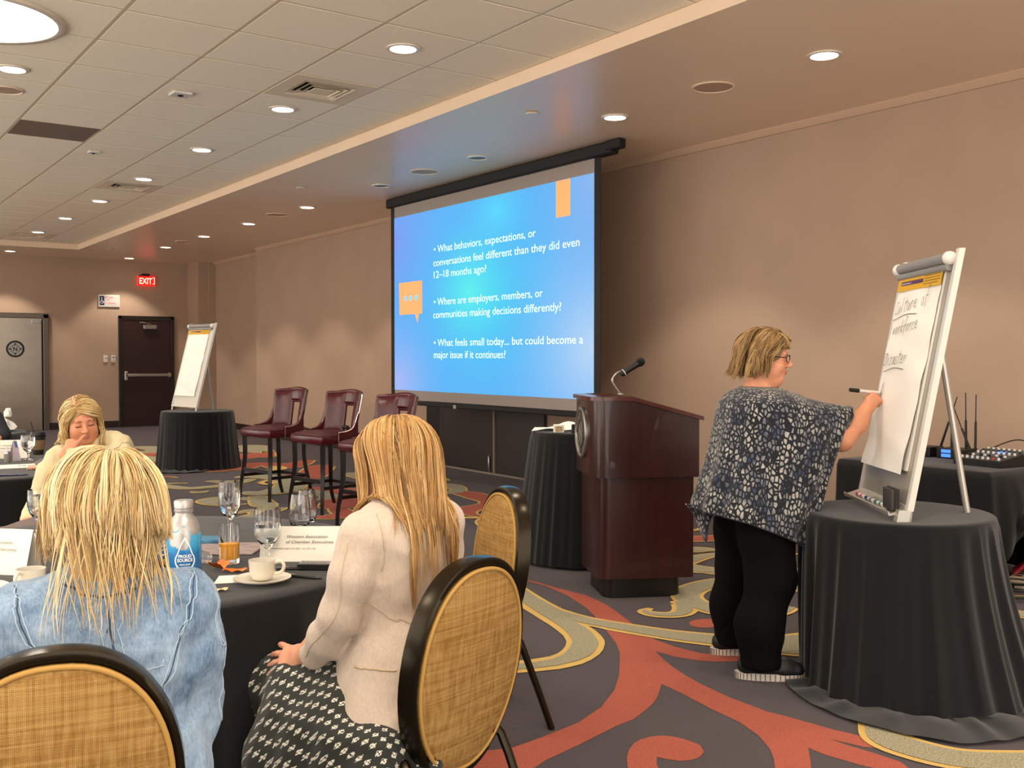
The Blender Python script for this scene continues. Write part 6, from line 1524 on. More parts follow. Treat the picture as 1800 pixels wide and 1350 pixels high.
MB().add([(-0.0, -0.012, 0.09), (0.018, -0.012, 0.09), (0.012, -0.003, 0.13), (-0.005, -0.003, 0.13)], [(0, 1, 2, 3)]).build('leaflet_band', M('leaflet_blue', '4569a8', rough=0.5), t, smooth=False)
shaker(1.173, 7.45, 'small glass pepper shaker on the left banquet table', '8e8a82')
shaker(1.11, 7.50, 'small glass salt shaker at the left picture edge', 'cfccc4')
t = thing('sauce_bottle', 'tiny bottle with a red cap on the left banquet table', 'bottle', (1.14, 7.72, TZ))
MB().lathe([(0.0001, 0), (0.018, 0), (0.02, 0.03), (0.01, 0.045), (0.0001, 0.046)], 16).build('bottle_body', M('sauce_red', '7a1a1c', rough=0.3), t)
MB().lathe([(0.012, 0.044), (0.012, 0.06), (0.0001, 0.061)], 14).build('cap', M('cap_red', 'b02430', rough=0.4), t, ang=40)
flat_item('paper_booklet', 1.13, 7.10, -0.15, 0.30, 0.22, 0.008, M('booklet', 'd6d6cf', rough=0.6), 'open white paper booklet on the left banquet table', 'booklet')
o = bpy.data.objects['paper_booklet']
small_print('booklet_lettering', m_cink, Matrix.Translation((0.05, -0.02, 0.0088)), 0.07, 0.035, 8, o)
t = thing('spiral_notebook', 'copper spiral notebook at the edge of the left banquet table', 'notebook', (1.32, 6.83, TZ), -0.25)
MB().box((0, 0.09, 0.007), (0.27, 0.19, 0.014), 0.002).build('notebook_cover', M('notebook_pink', 'c9a08a', rough=0.6, var=(20, 0.2)), t, smooth=False)
sp_m = MB()
for k in range(22):
    sp_m.tube([(-0.125 + k * 0.012, -0.004 + 0.008 * math.cos(a), 0.009 + 0.008 * math.sin(a)) for a in np.linspace(0, 6.283, 9)], 0.0016, 5, cap=False)
o = sp_m.build('wire_spiral', M('copper_wire', 'b5724f', rough=0.3, metal=0.9), t); o['kind'] = 'stuff'
pen(1.06, 6.56, -0.2, 'navy pen lying at the front edge of the left banquet table', '1a2150', L_=0.17)
flat_item('printed_placemat', 1.48, 7.35, -0.35, 0.30, 0.40, 0.003, print_mat('placemat_print', '8f8790', '4e4650', 18), 'grey printed sheet under the goblet on the left banquet table', 'placemat')
# farthest table
tag(MB().lathe([(0.0001, 0.004), (0.08, 0.0), (0.11, 0.006), (0.15, 0.018), (0.151, 0.021), (0.11, 0.011), (0.0001, 0.009)], 36).build('dinner_plate', m_china, ang=60, loc=(1.60, 10.62, TZ)), 'white dinner plate holding a crumpled napkin on the farthest table', 'plate')
crumple('cloth_napkin', 1.60, 10.62, TZ + 0.012, 0.10, 1.25, 0.9, 1.0, m_paper, 'crumpled white cloth napkin heaped on the farthest table', 'napkin', 9, amp=0.55)
crumple('cloth_napkin', 1.68, 10.60, TZ + 0.14, 0.045, 0.7, 0.7, 1.3, m_paper, 'upright tip of crumpled napkin on the napkin heap', 'napkin', 12, amp=0.5)

# ---------------------------------------------------------------- figures: implicit surfaces blended into one continuous skin
def sd_cap(P, a, b, r1, r2):
    a = np.asarray(a, np.float32); b = np.asarray(b, np.float32)
    ab = b - a; L = float(ab @ ab) + 1e-9
    t = np.clip(((P - a) @ ab) / L, 0, 1)
    return np.linalg.norm(P - a - t[:, None] * ab, axis=1) - (r1 + (r2 - r1) * t)
def sd_ell(P, c, r, R=None):
    q = P - np.asarray(c, np.float32)
    if R is not None: q = q @ R
    r = np.asarray(r, np.float32)
    k1 = np.linalg.norm(q / r, axis=1); k2 = np.linalg.norm(q / (r * r), axis=1) + 1e-6
    return k1 * (k1 - 1) / k2
def smin(a, b, k):
    h = np.clip(0.5 + 0.5 * (b - a) / k, 0, 1)
    return b * (1 - h) + a * h - k * h * (1 - h)
class SDF:
    def __init__(s): s.ops = []; s.wr = []; s.lo = np.full(3, 9.0); s.hi = np.full(3, -9.0)
    def _b(s, p, r): s.lo = np.minimum(s.lo, np.asarray(p) - r); s.hi = np.maximum(s.hi, np.asarray(p) + r)
    def cap(s, a, b, r1, r2=None, k=0.03):
        r2 = r1 if r2 is None else r2; s._b(a, r1); s._b(b, r2); s.ops.append(('u', lambda P: sd_cap(P, a, b, r1, r2), k, (np.add(a, b) / 2, np.linalg.norm(np.subtract(a, b)) / 2 + max(r1, r2)))); return s
    def chain(s, pts, rs, k=0.03):
        for i in range(len(pts) - 1): s.cap(pts[i], pts[i + 1], rs[i], rs[i + 1], k)
        return s
    def ell(s, c, r, k=0.03, R=None): s._b(c, max(r)); s.ops.append(('u', lambda P: sd_ell(P, c, r, R), k, (np.asarray(c), max(r)))); return s
    def cut(s, c, r, k=0.02, R=None): s.ops.append(('s', lambda P: sd_ell(P, c, r, R), k, None)); return s
    def plane(s, p, n, k=0.01):            # keep the side the normal points away from
        n = np.asarray(n, np.float32) / np.linalg.norm(n); p = np.asarray(p, np.float32)
        s.ops.append(('i', lambda P: (P - p) @ n, k, None)); return s
    def wrinkle(s, amp, freq, seed, c=None, rad=None):
        r = np.random.default_rng(seed); K = r.normal(size=(6, 3)).astype(np.float32) * freq; Ph = r.uniform(0, 6.28, 6).astype(np.float32)
        def w(P):
            Q = P @ K.T + Ph
            Q[:, 1:] += 1.2 * np.sin(Q[:, :-1])
            d = amp * np.mean(np.abs(np.sin(Q)) - 0.6, axis=1) * 2.2
            if c is not None: d = d * np.exp(-np.sum((P - np.asarray(c, np.float32)) ** 2, axis=1) / (rad * rad))
            return d
        s.wr.append(w); return s
    def near(s, P):
        """values that matter only close to the surface: far primitives are skipped chunk by chunk"""
        P = np.asarray(P, np.float32)
        return np.concatenate([s(P[c:c + 12000], True) for c in range(0, len(P), 12000)]) if len(P) else np.zeros(0, np.float32)
    def __call__(s, P, cull=False):
        P = np.asarray(P, np.float32); d = None
        if cull: l_, h_ = P.min(0), P.max(0)
        for o, f, k, bs in s.ops:
            if cull and bs is not None and np.linalg.norm(np.maximum(np.maximum(l_ - bs[0], bs[0] - h_), 0)) - bs[1] > 0.15: continue
            if d is None and o != 'u': continue
            e = f(P)
            if d is None: d = e
            elif o == 'u': d = smin(d, e, k)
            elif o == 's': d = -smin(-d, e, k)
            else: d = -smin(-d, -e, k)
        if d is None: d = np.full(len(P), 0.3, np.float32)
        for w in s.wr: d = d + w(P)
        return d
class Sampled:
    """a distance field stored on a grid, read back by trilinear interpolation"""
    def __init__(s, fs, res=0.016, lo=None, hi=None):
        s.lo = np.min([f.lo for f in fs], axis=0) - 0.04 if lo is None else np.asarray(lo, float); hi = np.max([f.hi for f in fs], axis=0) + 0.04 if hi is None else np.asarray(hi, float)
        s.res = res; s.n = np.ceil((hi - s.lo) / res).astype(int) + 1
        G = np.stack(np.meshgrid(*[s.lo[i] + res * np.arange(s.n[i]) for i in range(3)], indexing='ij'), -1).reshape(-1, 3).astype(np.float32)
        d = None
        for f in fs:
            q = np.concatenate([f(G[c:c + 300000]) for c in range(0, len(G), 300000)]); d = q if d is None else np.minimum(d, q)
        s.d = d.reshape(s.n)
    def __call__(s, P):
        q = (np.asarray(P, np.float32) - s.lo) / s.res
        q = np.clip(q, 0, s.n - 1.001); i = q.astype(int); t = q - i; o = 0
        for dx in (0, 1):
            for dy in (0, 1):
                for dz in (0, 1):
                    w = (t[:, 0] if dx else 1 - t[:, 0]) * (t[:, 1] if dy else 1 - t[:, 1]) * (t[:, 2] if dz else 1 - t[:, 2])
                    o = o + w * s.d[i[:, 0] + dx, i[:, 1] + dy, i[:, 2] + dz]
        return o.astype(np.float32)
def grad(f, P, e=0.002):
    g = np.stack([f(P + np.eye(3, dtype=np.float32)[i] * e) - f(P - np.eye(3, dtype=np.float32)[i] * e) for i in range(3)], axis=1)
    return g / (np.linalg.norm(g, axis=1)[:, None] + 1e-9)
def fast_mesh(name, V, Q):
    me = bpy.data.meshes.new(name); nq = len(Q); w = Q.shape[1]
    me.vertices.add(len(V)); me.vertices.foreach_set('co', np.ascontiguousarray(V, np.float32).ravel())
    me.loops.add(nq * w); me.loops.foreach_set('vertex_index', np.ascontiguousarray(Q, np.int32).ravel())
    me.polygons.add(nq); me.polygons.foreach_set('loop_start', np.arange(nq, dtype=np.int32) * w)
    me.update(calc_edges=True); me.validate()
    return me
def sdf_mesh(f, res, lo=None, hi=None, refine=1):
    lo = (f.lo if lo is None else np.asarray(lo)) - 3 * res; hi = (f.hi if hi is None else np.asarray(hi)) + 3 * res
    K = 4
    n = np.ceil((hi - lo) / (res * K)).astype(int) + 1
    cs = [lo[i] + res * K * (np.arange(n[i]) + 0.5) - res * 0.5 for i in range(3)]
    G = np.stack(np.meshgrid(*cs, indexing='ij'), -1).reshape(-1, 3)
    dc = f(G).reshape(n)
    V = np.repeat(np.repeat(np.repeat(dc, K, 0), K, 1), K, 2).astype(np.float32)
    act = np.abs(dc) < res * K * 1.35
    A = np.argwhere(act)
    off = np.stack(np.meshgrid(*[np.arange(K)] * 3, indexing='ij'), -1).reshape(-1, 3)
    I = (A[:, None, :] * K + off[None]).reshape(-1, 3)
    out = np.empty(len(I), np.float32)
    for c0 in range(0, len(I), 400000):
        out[c0:c0 + 400000] = f.near((lo + I[c0:c0 + 400000] * res).astype(np.float32))
    V[I[:, 0], I[:, 1], I[:, 2]] = out
    # surface nets
    S = V < 0
    sh = np.array(V.shape) - 1
    cnt = np.zeros(sh, np.int8); pos = np.zeros((*sh, 3), np.float32)
    mask = np.zeros(sh, bool); s0 = S[:-1, :-1, :-1]
    for dx in (0, 1):
        for dy in (0, 1):
            for dz in (0, 1):
                mask |= (S[dx:dx + sh[0], dy:dy + sh[1], dz:dz + sh[2]] != s0)
    C = np.argwhere(mask)
    P = np.zeros((len(C), 3), np.float32); N = np.zeros(len(C), np.float32)
    cor = [(0, 0, 0), (1, 0, 0), (0, 1, 0), (1, 1, 0), (0, 0, 1), (1, 0, 1), (0, 1, 1), (1, 1, 1)]
    val = [V[C[:, 0] + c[0], C[:, 1] + c[1], C[:, 2] + c[2]] for c in cor]
    for a in range(8):
        for b in range(a + 1, 8):
            if sum(abs(cor[a][i] - cor[b][i]) for i in range(3)) != 1: continue
            m = (val[a] < 0) != (val[b] < 0)
            t = np.where(m, val[a] / (val[a] - val[b] + 1e-12), 0)
            pa = np.array(cor[a], np.float32); pb = np.array(cor[b], np.float32)
            P += np.where(m[:, None], pa + t[:, None] * (pb - pa), 0); N += m
    X = lo + (C + P / N[:, None]) * res
    idx = np.full(sh, -1, np.int64); idx[C[:, 0], C[:, 1], C[:, 2]] = np.arange(len(C))
    Q = []
    for ax in range(3):
        u, v = [(1, 2), (2, 0), (0, 1)][ax]
        sl0 = [slice(1, -1)] * 3; sl1 = [slice(1, -1)] * 3
        sl0[ax] = slice(0, -1); sl1[ax] = slice(1, None)
        a = S[tuple(sl0)]; b = S[tuple(sl1)]
        E = np.argwhere(a != b); flip = a[E[:, 0], E[:, 1], E[:, 2]]
        base = E.copy(); base[:, u] += 1; base[:, v] += 1
        e = np.eye(3, dtype=int)
        q = [base, base - e[u], base - e[u] - e[v], base - e[v]]
        q = [np.minimum(k_, sh - 1) for k_ in q]
        ids = np.stack([idx[k_[:, 0], k_[:, 1], k_[:, 2]] for k_ in q], 1)
        ids[~flip] = ids[~flip][:, ::-1]
        Q.append(ids[(ids >= 0).all(1)])
    Q = np.vstack(Q)
    for _ in range(refine):
        d = f.near(X); X = X - np.clip(d, -res, res)[:, None] * grad(f.near, X.astype(np.float32)) * 0.8
    return X, Q
def sdf_obj(name, f, res, mat, parent, **k):
    X, Q = sdf_mesh(f, res, **k)
    me = fast_mesh(name, X, Q)
    return finish(name, me, mat, parent, True, 180, recalc=False)
def on_surface(f, pts, n=40, out=0.0):
    P = spline(pts, n).astype(np.float32)
    for _ in range(6):
        P = P - (f(P)[:, None] - out) * grad(f, P)
    return P
def seam(name, f, pts, mat, parent, r=0.0014, n=40, out=0.0006):
    return MB().tube(on_surface(f, pts, n, out), r, 5).build(name, mat, parent, ang=180)
def rotz(a):
    c_, s_ = math.cos(a), math.sin(a); return np.array([[c_, -s_, 0], [s_, c_, 0], [0, 0, 1]])
def rotx(a):
    c_, s_ = math.cos(a), math.sin(a); return np.array([[1, 0, 0], [0, c_, -s_], [0, s_, c_]])
def roty(a):
    c_, s_ = math.cos(a), math.sin(a); return np.array([[c_, 0, s_], [0, 1, 0], [-s_, 0, c_]])

def add_head(f, c, R, s=1.0, face=True, eyes_closed=False, jaw=1.0):
    """head in its own frame: +y face, z up; R rotates it into the figure's frame"""
    T = lambda x, y, z: tuple(np.asarray(c) + R @ (np.array([x, y, z]) * s))
    e = lambda p, r, k=0.03: f.ell(T(*p), tuple(np.array(r) * s), k * s, R)
    e((0, -0.014, 0.026), (0.076, 0.094, 0.090))
    e((0, 0.028, -0.040), (0.060 * jaw, 0.062, 0.070), 0.035)
    e((0, 0.060, -0.096), (0.026 * jaw, 0.022, 0.020), 0.03)
    for sx in (-1, 1):
        e((sx * 0.045 * jaw, 0.02, -0.07), (0.022, 0.04, 0.03), 0.03)
        if face:
            e((sx * 0.036, 0.056, -0.034), (0.027, 0.028, 0.028), 0.02)
            e((sx * 0.077, -0.004, -0.006), (0.010, 0.020, 0.031), 0.008)
    f.cap(T(0, -0.03, -0.06), T(0, -0.045, -0.17), 0.052 * s, 0.054 * s, 0.03 * s)
    if face:
        f.cap(T(-0.034, 0.080, 0.022), T(0.034, 0.080, 0.022), 0.011 * s, 0.011 * s, 0.018 * s)
        for sx in (-1, 1): f.cut(T(sx * 0.031, 0.096, 0.000), tuple(np.array((0.017, 0.012, 0.010)) * s), 0.010 * s, R)
        f.cap(T(0, 0.084, 0.012), T(0, 0.110, -0.030), 0.0075 * s, 0.0115 * s, 0.010 * s)
        for sx in (-1, 1):
            e((sx * 0.0115, 0.100, -0.034), (0.0085, 0.010, 0.008), 0.006)
            f.ell(T(sx * 0.031, 0.0765, 0.0), tuple(np.array((0.0148, 0.0125, 0.0118)) * s), 0.003 * s, R)
        f.cap(T(-0.019, 0.082, -0.062), T(0, 0.0915, -0.0595), 0.0045 * s, 0.0065 * s, 0.006 * s); f.cap(T(0.019, 0.082, -0.062), T(0, 0.0915, -0.0595), 0.0045 * s, 0.0065 * s, 0.006 * s)
        f.cap(T(-0.016, 0.081, -0.069), T(0.016, 0.081, -0.069), 0.0055 * s, 0.0055 * s, 0.006 * s); f.cap(T(-0.006, 0.088, -0.070), T(0.006, 0.088, -0.070), 0.007 * s, 0.007 * s, 0.006 * s)
    return T
def add_hand(f, w, d, nrm, side, curl=0.5, s=1.0, spread=0.1, thumb=0.7, fc=None):
    """w wrist point, d direction of the palm, nrm palm normal (where the fingers curl to), side +1 / -1 thumb side"""
    d = np.asarray(d, float); d /= np.linalg.norm(d); nrm = np.asarray(nrm, float); nrm = nrm - d * (nrm @ d); nrm /= np.linalg.norm(nrm)
    x = np.cross(d, nrm) * side                   # toward the thumb
    w = np.asarray(w, float)
    f.cap(w - d * 0.01, w + d * 0.02 * s, 0.025 * s, 0.026 * s, 0.02)
    f.cap(w + d * 0.03 * s + x * 0.018 * s, w + d * 0.078 * s + x * 0.024 * s, 0.016 * s, 0.013 * s, 0.015)
    f.cap(w + d * 0.03 * s - x * 0.012 * s, w + d * 0.074 * s - x * 0.022 * s, 0.016 * s, 0.012 * s, 0.015)
    f.cap(w + d * 0.03 * s, w + d * 0.08 * s, 0.016 * s, 0.013 * s, 0.015)
    for i, (ox, L) in enumerate(((0.029, 0.068), (0.010, 0.077), (-0.009, 0.072), (-0.027, 0.057))):
        c_ = curl if fc is None else fc[i]
        p = w + d * (0.082 - 0.006 * (i == 3)) * s + x * ox * s
        dd = d + x * spread * (1.5 - i) * 0.5; dd /= np.linalg.norm(dd)
        a = 0.0
        for k, (fr, r) in enumerate(((0.46, 0.0092), (0.30, 0.0084), (0.24, 0.0074))):
            a += c_ * (0.9 if k == 0 else 1.1)
            v = dd * math.cos(a) + nrm * math.sin(a)
            q = p + v * L * fr * s
            f.cap(p, q, r * s, (r - 0.0006) * s, 0.004)
            p = q
    p = w + d * 0.022 * s + x * 0.022 * s
    v = d * 0.72 + x * (0.75 - 0.3 * thumb) + nrm * 0.45 * thumb; v /= np.linalg.norm(v)
    q = p + v * 0.042 * s; f.cap(p, q, 0.0135 * s, 0.0105 * s, 0.012)
    v2 = d * 0.9 + nrm * 0.5 * thumb; v2 /= np.linalg.norm(v2)
    q2 = q + v2 * 0.030 * s; f.cap(q, q2, 0.0102 * s, 0.008 * s, 0.005)

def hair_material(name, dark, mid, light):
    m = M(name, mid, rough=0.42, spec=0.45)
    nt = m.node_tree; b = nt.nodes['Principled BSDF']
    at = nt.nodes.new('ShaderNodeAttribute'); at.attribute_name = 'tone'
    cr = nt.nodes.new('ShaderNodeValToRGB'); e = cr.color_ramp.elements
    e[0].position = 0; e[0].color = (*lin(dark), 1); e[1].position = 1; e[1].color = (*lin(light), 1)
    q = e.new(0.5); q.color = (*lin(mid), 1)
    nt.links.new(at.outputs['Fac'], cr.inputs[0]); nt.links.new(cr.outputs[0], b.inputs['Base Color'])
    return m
def grow_hair(name, c, R, s, mat, parent, body, n=3000, gap=60, part=0.0, front=0.6, zend=None, length=0.3, vol=(0.05, 0.2), wave=0.004, wfreq=30, clumps=90,
              seed=1, r=0.0013, steps=26, roots=0.25, flare=0.0, azbias=None, radii=(0.080, 0.100, 0.096), curl_end=0.0, jitter=0.1, tones=(0.5, 0.22), inner=0.0, clump=0.55, droop=95, spread=0.0):
    """strands run from a parting over the skull and then hang; they are kept outside the body"""
    g = np.random.default_rng(seed)
    rad = np.array(radii) * s
    ca = g.uniform(-180 + 1, 180, clumps); ca = np.sign(ca) * (gap + (np.abs(ca) / 180) * (180 - gap))
    if azbias is not None: ca = azbias(ca, g)
    cw = g.uniform(0, 6.28, (clumps, 2)); cl = g.normal(0, 1, clumps); ct = g.normal(0, 1, clumps)
    ci = g.integers(0, clumps, n)
    az = ca[ci] + g.normal(0, 360 / clumps * 0.55, n)
    az = np.where(np.abs(az) < gap, np.sign(az) * gap, az)
    A = np.radians(az)                         # 0 = face, + = left of the figure (-x)
    # origin on the parting: front hair starts near the hairline, back hair at the crown
    t = np.clip((np.abs(az) - gap) / (150 - gap), 0, 1)
    oy = front * (1 - t) ** 1.2 - 0.25 * t
    o = np.stack([np.full(n, part) + 0.006 * np.sign(-A), oy, np.sqrt(np.maximum(0.05, 1 - oy ** 2 - part ** 2))], 1)
    o /= np.linalg.norm(o, axis=1)[:, None]
    pol = math.radians(droop)
    e = np.stack([-np.sin(A) * math.sin(pol), np.cos(A) * math.sin(pol), np.full(n, math.cos(pol))], 1)
    om = np.arccos(np.clip(np.sum(o * e, 1), -1, 1))[:, None]
    u0 = g.uniform(0, 1, n) ** 1.5 * 0.75; u0[: n // 3] = g.uniform(0, 0.05, n // 3)
    layer = np.clip(g.beta(1.6, 1.6, n), 0, 1)
    layer = np.where(u0 > 0.1, layer * (1 - 0.5 * u0), layer)
    hang = (length * (1 + 0.12 * cl[ci] + g.normal(0, 0.05, n)))
    if zend is not None: hang = hang * zend(az, ci, g)
    cap_len = om[:, 0] * rad.mean() * (1 - u0)
    hang = np.maximum(hang, 0.01)
    tot = cap_len + hang
    P = np.zeros((n, steps, 3))
    sc = np.linspace(0, 1, steps)
    for k, q in enumerate(sc):
        L = q * tot
        uu = np.clip(u0 + (1 - u0) * L / (cap_len + 1e-6), u0, 1)
        sl = (np.sin((1 - uu)[:, None] * om) * o + np.sin(uu[:, None] * om) * e) / np.sin(om)
        lift = 1 + vol[0] + (vol[1] - vol[0]) * layer * np.clip((L / 0.05), 0, 1) ** 0.7
        p = sl * rad * lift[:, None]
        down = np.maximum(L - cap_len, 0)
        p[:, 2] -= down
        out = e[:, :2] * (flare * (down / 0.2) ** 1.5)[:, None]
        p[:, :2] += out
        p[:, 0] += spread * (down / 0.3) * (-np.sin(A))
        ph = L * wfreq + cw[ci, 0]
        amp = wave * np.clip(L / 0.08, 0, 1)
        p[:, 0] += amp * np.sin(ph); p[:, 1] += amp * np.cos(ph * 0.8 + cw[ci, 1])
        ph2 = g.uniform(0, 6.28, n) if k == 0 else ph2
        p[:, 0] += 0.0025 * jitter * 10 * np.sin(ph2 + q * 5) * q; p[:, 1] += 0.0025 * jitter * 10 * np.cos(ph2 * 1.3 + q * 4) * q
        if curl_end: 
            w_ = np.clip((q - 0.7) / 0.3, 0, 1) * curl_end
            p[:, :2] += e[:, :2] * (w_ * np.sin(cw[ci, 1]))[:, None]
        P[:, k] = p
    cen = np.zeros((clumps, steps, 3)); num = np.bincount(ci, minlength=clumps)[:, None, None] + 1e-9
    np.add.at(cen, ci, P); cen /= num
    P += (cen[ci] - P) * (clump * sc ** 1.3)[None, :, None] * (0.5 + 0.5 * g.random(n))[:, None, None]
    P = (P + np.array([0, -0.010, 0.014]) * s) @ R.T + np.asarray(c)
    if body is not None:
        F = P[:, 1:].reshape(-1, 3).astype(np.float32)
        marg = np.repeat(0.004 + 0.014 * layer[:, None], steps - 1, 1).ravel().astype(np.float32)
        for _ in range(4):
            d = body(F); m = d < marg
            if not m.any(): break
            F[m] += (marg[m] - d[m])[:, None] * grad(body, F[m], 0.008)
        P[:, 1:] = F.reshape(n, steps - 1, 3)
    for _ in range(2):
        P[:, 1:-1] = 0.25 * P[:, :-2] + 0.5 * P[:, 1:-1] + 0.25 * P[:, 2:]
    T = np.gradient(P, axis=1); T /= np.linalg.norm(T, axis=2)[..., None] + 1e-9
    ref = (np.stack([-e[:, 1], e[:, 0], np.zeros(n)], 1) @ R.T)[:, None, :]
    N1 = ref - T * np.sum(T * ref, axis=2)[..., None]; N1 /= np.linalg.norm(N1, axis=2)[..., None] + 1e-9
    N2 = np.cross(T, N1)
    prof = r * (0.75 + 0.5 * g.random(n))[:, None] * np.interp(sc, [0, 0.15, 0.75, 1], [0.8, 1.0, 0.9, 0.25])[None]
    V = np.stack([P + prof[..., None] * (math.cos(a) * N1 + math.sin(a) * N2) for a in (0, 2.094, 4.189)], 2)   # n, steps, 3, 3
    base = (np.arange(n)[:, None] * steps + np.arange(steps - 1)[None]) * 3
    Q = []
    for j in range(3):
        a = base + j; b_ = base + (j + 1) % 3
        Q.append(np.stack([a, b_, b_ + 3, a + 3], -1).reshape(-1, 4))
    Q = np.vstack(Q)
    me = fast_mesh(name, V.reshape(-1, 3), Q)
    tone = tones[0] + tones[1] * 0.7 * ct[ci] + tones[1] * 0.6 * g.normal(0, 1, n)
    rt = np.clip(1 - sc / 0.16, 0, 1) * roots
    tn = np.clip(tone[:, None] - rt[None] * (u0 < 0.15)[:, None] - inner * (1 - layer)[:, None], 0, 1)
    at = me.attributes.new('tone', 'FLOAT', 'POINT')
    at.data.foreach_set('value', np.repeat(tn.reshape(-1), 3).astype(np.float32))
    o_ = finish(name, me, mat, parent, True, 180, recalc=False)
    o_['kind'] = 'stuff'
    return o_
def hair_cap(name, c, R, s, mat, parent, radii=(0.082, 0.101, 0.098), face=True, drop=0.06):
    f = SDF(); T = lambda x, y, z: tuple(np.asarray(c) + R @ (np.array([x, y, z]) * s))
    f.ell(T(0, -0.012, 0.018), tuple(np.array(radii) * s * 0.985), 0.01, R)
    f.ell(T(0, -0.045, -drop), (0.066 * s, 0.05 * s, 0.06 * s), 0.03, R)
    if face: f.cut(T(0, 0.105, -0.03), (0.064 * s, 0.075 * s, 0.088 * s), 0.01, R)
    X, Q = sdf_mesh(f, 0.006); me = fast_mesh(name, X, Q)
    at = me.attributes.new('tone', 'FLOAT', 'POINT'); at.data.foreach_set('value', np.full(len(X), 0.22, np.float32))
    return finish(name, me, mat, parent, True, 180, recalc=False)

def skin_mat(name, col):
    m = M(name, col, rough=0.45, spec=0.4, var=(30, 0.05), bump=(300, 0.05))
    b = m.node_tree.nodes['Principled BSDF']
    b.inputs['Subsurface Weight'].default_value = 0.12
    b.inputs['Subsurface Radius'].default_value = (0.012, 0.005, 0.003)
    return m
m_skin = skin_mat('skin', 'd79a7c')
m_skin2 = skin_mat('skin_warm', 'd08f6e')
m_eye = M('eye_white', 'e8e2dc', rough=0.2)
m_iris = M('iris_dark', '2a1c14', rough=0.1)
m_lip = M('lip_rose', 'b0605a', rough=0.4)
m_brow = M('brow_brown', '5e4230', rough=0.7)
m_lash = M('lash_dark', '1d1512', rough=0.7)

# ---------------------------------------------------------------- woman in the cream blazer (seen from behind)
def yaw_of(face): return math.atan2(-face[0], face[1])
m_cream_j = M('cream_wool', 'bfae9e', rough=0.85, spec=0.2, var=(150, 0.10), bump=(500, 0.25), sheen=0.2, stretch=(1, 1, 0.4))
m_cream_s = M('cream_seam', 'b9a487', rough=0.9)
def motif_mat(name, base, ink, sc=34):
    m = M(name, base, rough=0.7, sheen=0.2)
    nt = m.node_tree; b = nt.nodes['Principled BSDF']; N = nt.nodes.new; L = nt.links.new
    tc = N('ShaderNodeTexCoord'); sp = N('ShaderNodeSeparateXYZ'); L(tc.outputs['Object'], sp.inputs[0])
    ax_ = N('ShaderNodeMath'); ax_.operation = 'MULTIPLY_ADD'; ax_.inputs[1].default_value = 0.35; L(sp.outputs['Z'], ax_.inputs[0]); L(sp.outputs['X'], ax_.inputs[2])
    ay_ = N('ShaderNodeMath'); ay_.operation = 'MULTIPLY_ADD'; ay_.inputs[1].default_value = 0.9; L(sp.outputs['Z'], ay_.inputs[0]); L(sp.outputs['Y'], ay_.inputs[2])
    mp = N('ShaderNodeCombineXYZ'); L(ax_.outputs[0], mp.inputs[0]); L(ay_.outputs[0], mp.inputs[1])
    v = N('ShaderNodeTexVoronoi'); v.voronoi_dimensions = '2D'; v.inputs['Scale'].default_value = sc; v.inputs['Randomness'].default_value = 0.1; v.distance = 'MANHATTAN'
    L(mp.outputs[0], v.inputs['Vector'])
    lt = N('ShaderNodeMath'); lt.operation = 'LESS_THAN'; lt.inputs[1].default_value = 0.34; L(v.outputs['Distance'], lt.inputs[0])
    v2 = N('ShaderNodeTexVoronoi'); v2.voronoi_dimensions = '2D'; v2.inputs['Scale'].default_value = sc * 4.2; v2.inputs['Randomness'].default_value = 0.3; L(mp.outputs[0], v2.inputs['Vector'])
    l2 = N('ShaderNodeMath'); l2.operation = 'LESS_THAN'; l2.inputs[1].default_value = 0.48; L(v2.outputs['Distance'], l2.inputs[0])
    mu = N('ShaderNodeMath'); mu.operation = 'MULTIPLY'; L(lt.outputs[0], mu.inputs[0]); L(l2.outputs[0], mu.inputs[1])
    mx = N('ShaderNodeMix'); mx.data_type = 'RGBA'; mx.inputs[6].default_value = (*lin(base), 1); mx.inputs[7].default_value = (*lin(ink), 1)
    L(mu.outputs[0], mx.inputs[0]); L(mx.outputs[2], b.inputs['Base Color'])
    return m
m_skirt = motif_mat('skirt_print', '14170f', 'c9c6b8')
wr_ = thing('person', 'woman with long straight blonde hair wearing a cream blazer, seen from behind', 'person', (1.37, 2.47, 0), yaw_of((-0.31, 0.95)))
HC = (0.0, 0.02, 1.166)
HR = rotz(math.radians(8)) @ rotx(math.radians(-6))
def body_r(f, grow=0.0):
    g_ = grow
    f.ell((0, -0.015, 0.56), (0.165 + g_, 0.125 + g_, 0.13 + g_), 0.06)
    f.ell((0, 0.0, 0.76), (0.125 + g_, 0.092 + g_, 0.14 + g_), 0.08)
    f.ell((0, -0.01, 0.92), (0.150 + g_, 0.100 + g_, 0.15 + g_), 0.08)
    f.cap((-0.135, -0.015, 0.985), (0.135, -0.015, 0.985), 0.050 + g_, 0.050 + g_, 0.06)
    f.cap((0, -0.02, 1.0), (0, -0.005, 1.07), 0.060 + g_ * 0.3, 0.052, 0.06)
LS, LE, LW = (-0.166, -0.01, 0.982), (-0.195, 0.035, 0.775), (-0.165, 0.205, 0.635)
RS, RE, RW = (0.17, -0.01, 0.98), (0.20, 0.06, 0.775), (0.10, 0.26, 0.66)
f = SDF(); body_r(f)
TH = add_head(f, HC, HR, 1.0)
f.chain([LS, LE, LW], [0.045, 0.040, 0.026], 0.03); f.chain([RS, RE, RW], [0.045, 0.040, 0.026], 0.03)
add_hand(f, LW, (-0.10, 0.95, -0.22), (0.8, 0.1, -0.6), 1, curl=0.16, spread=0.5)
add_hand(f, RW, (-0.7, 0.6, -0.2), (-0.2, -0.1, -0.9), -1, curl=0.4)
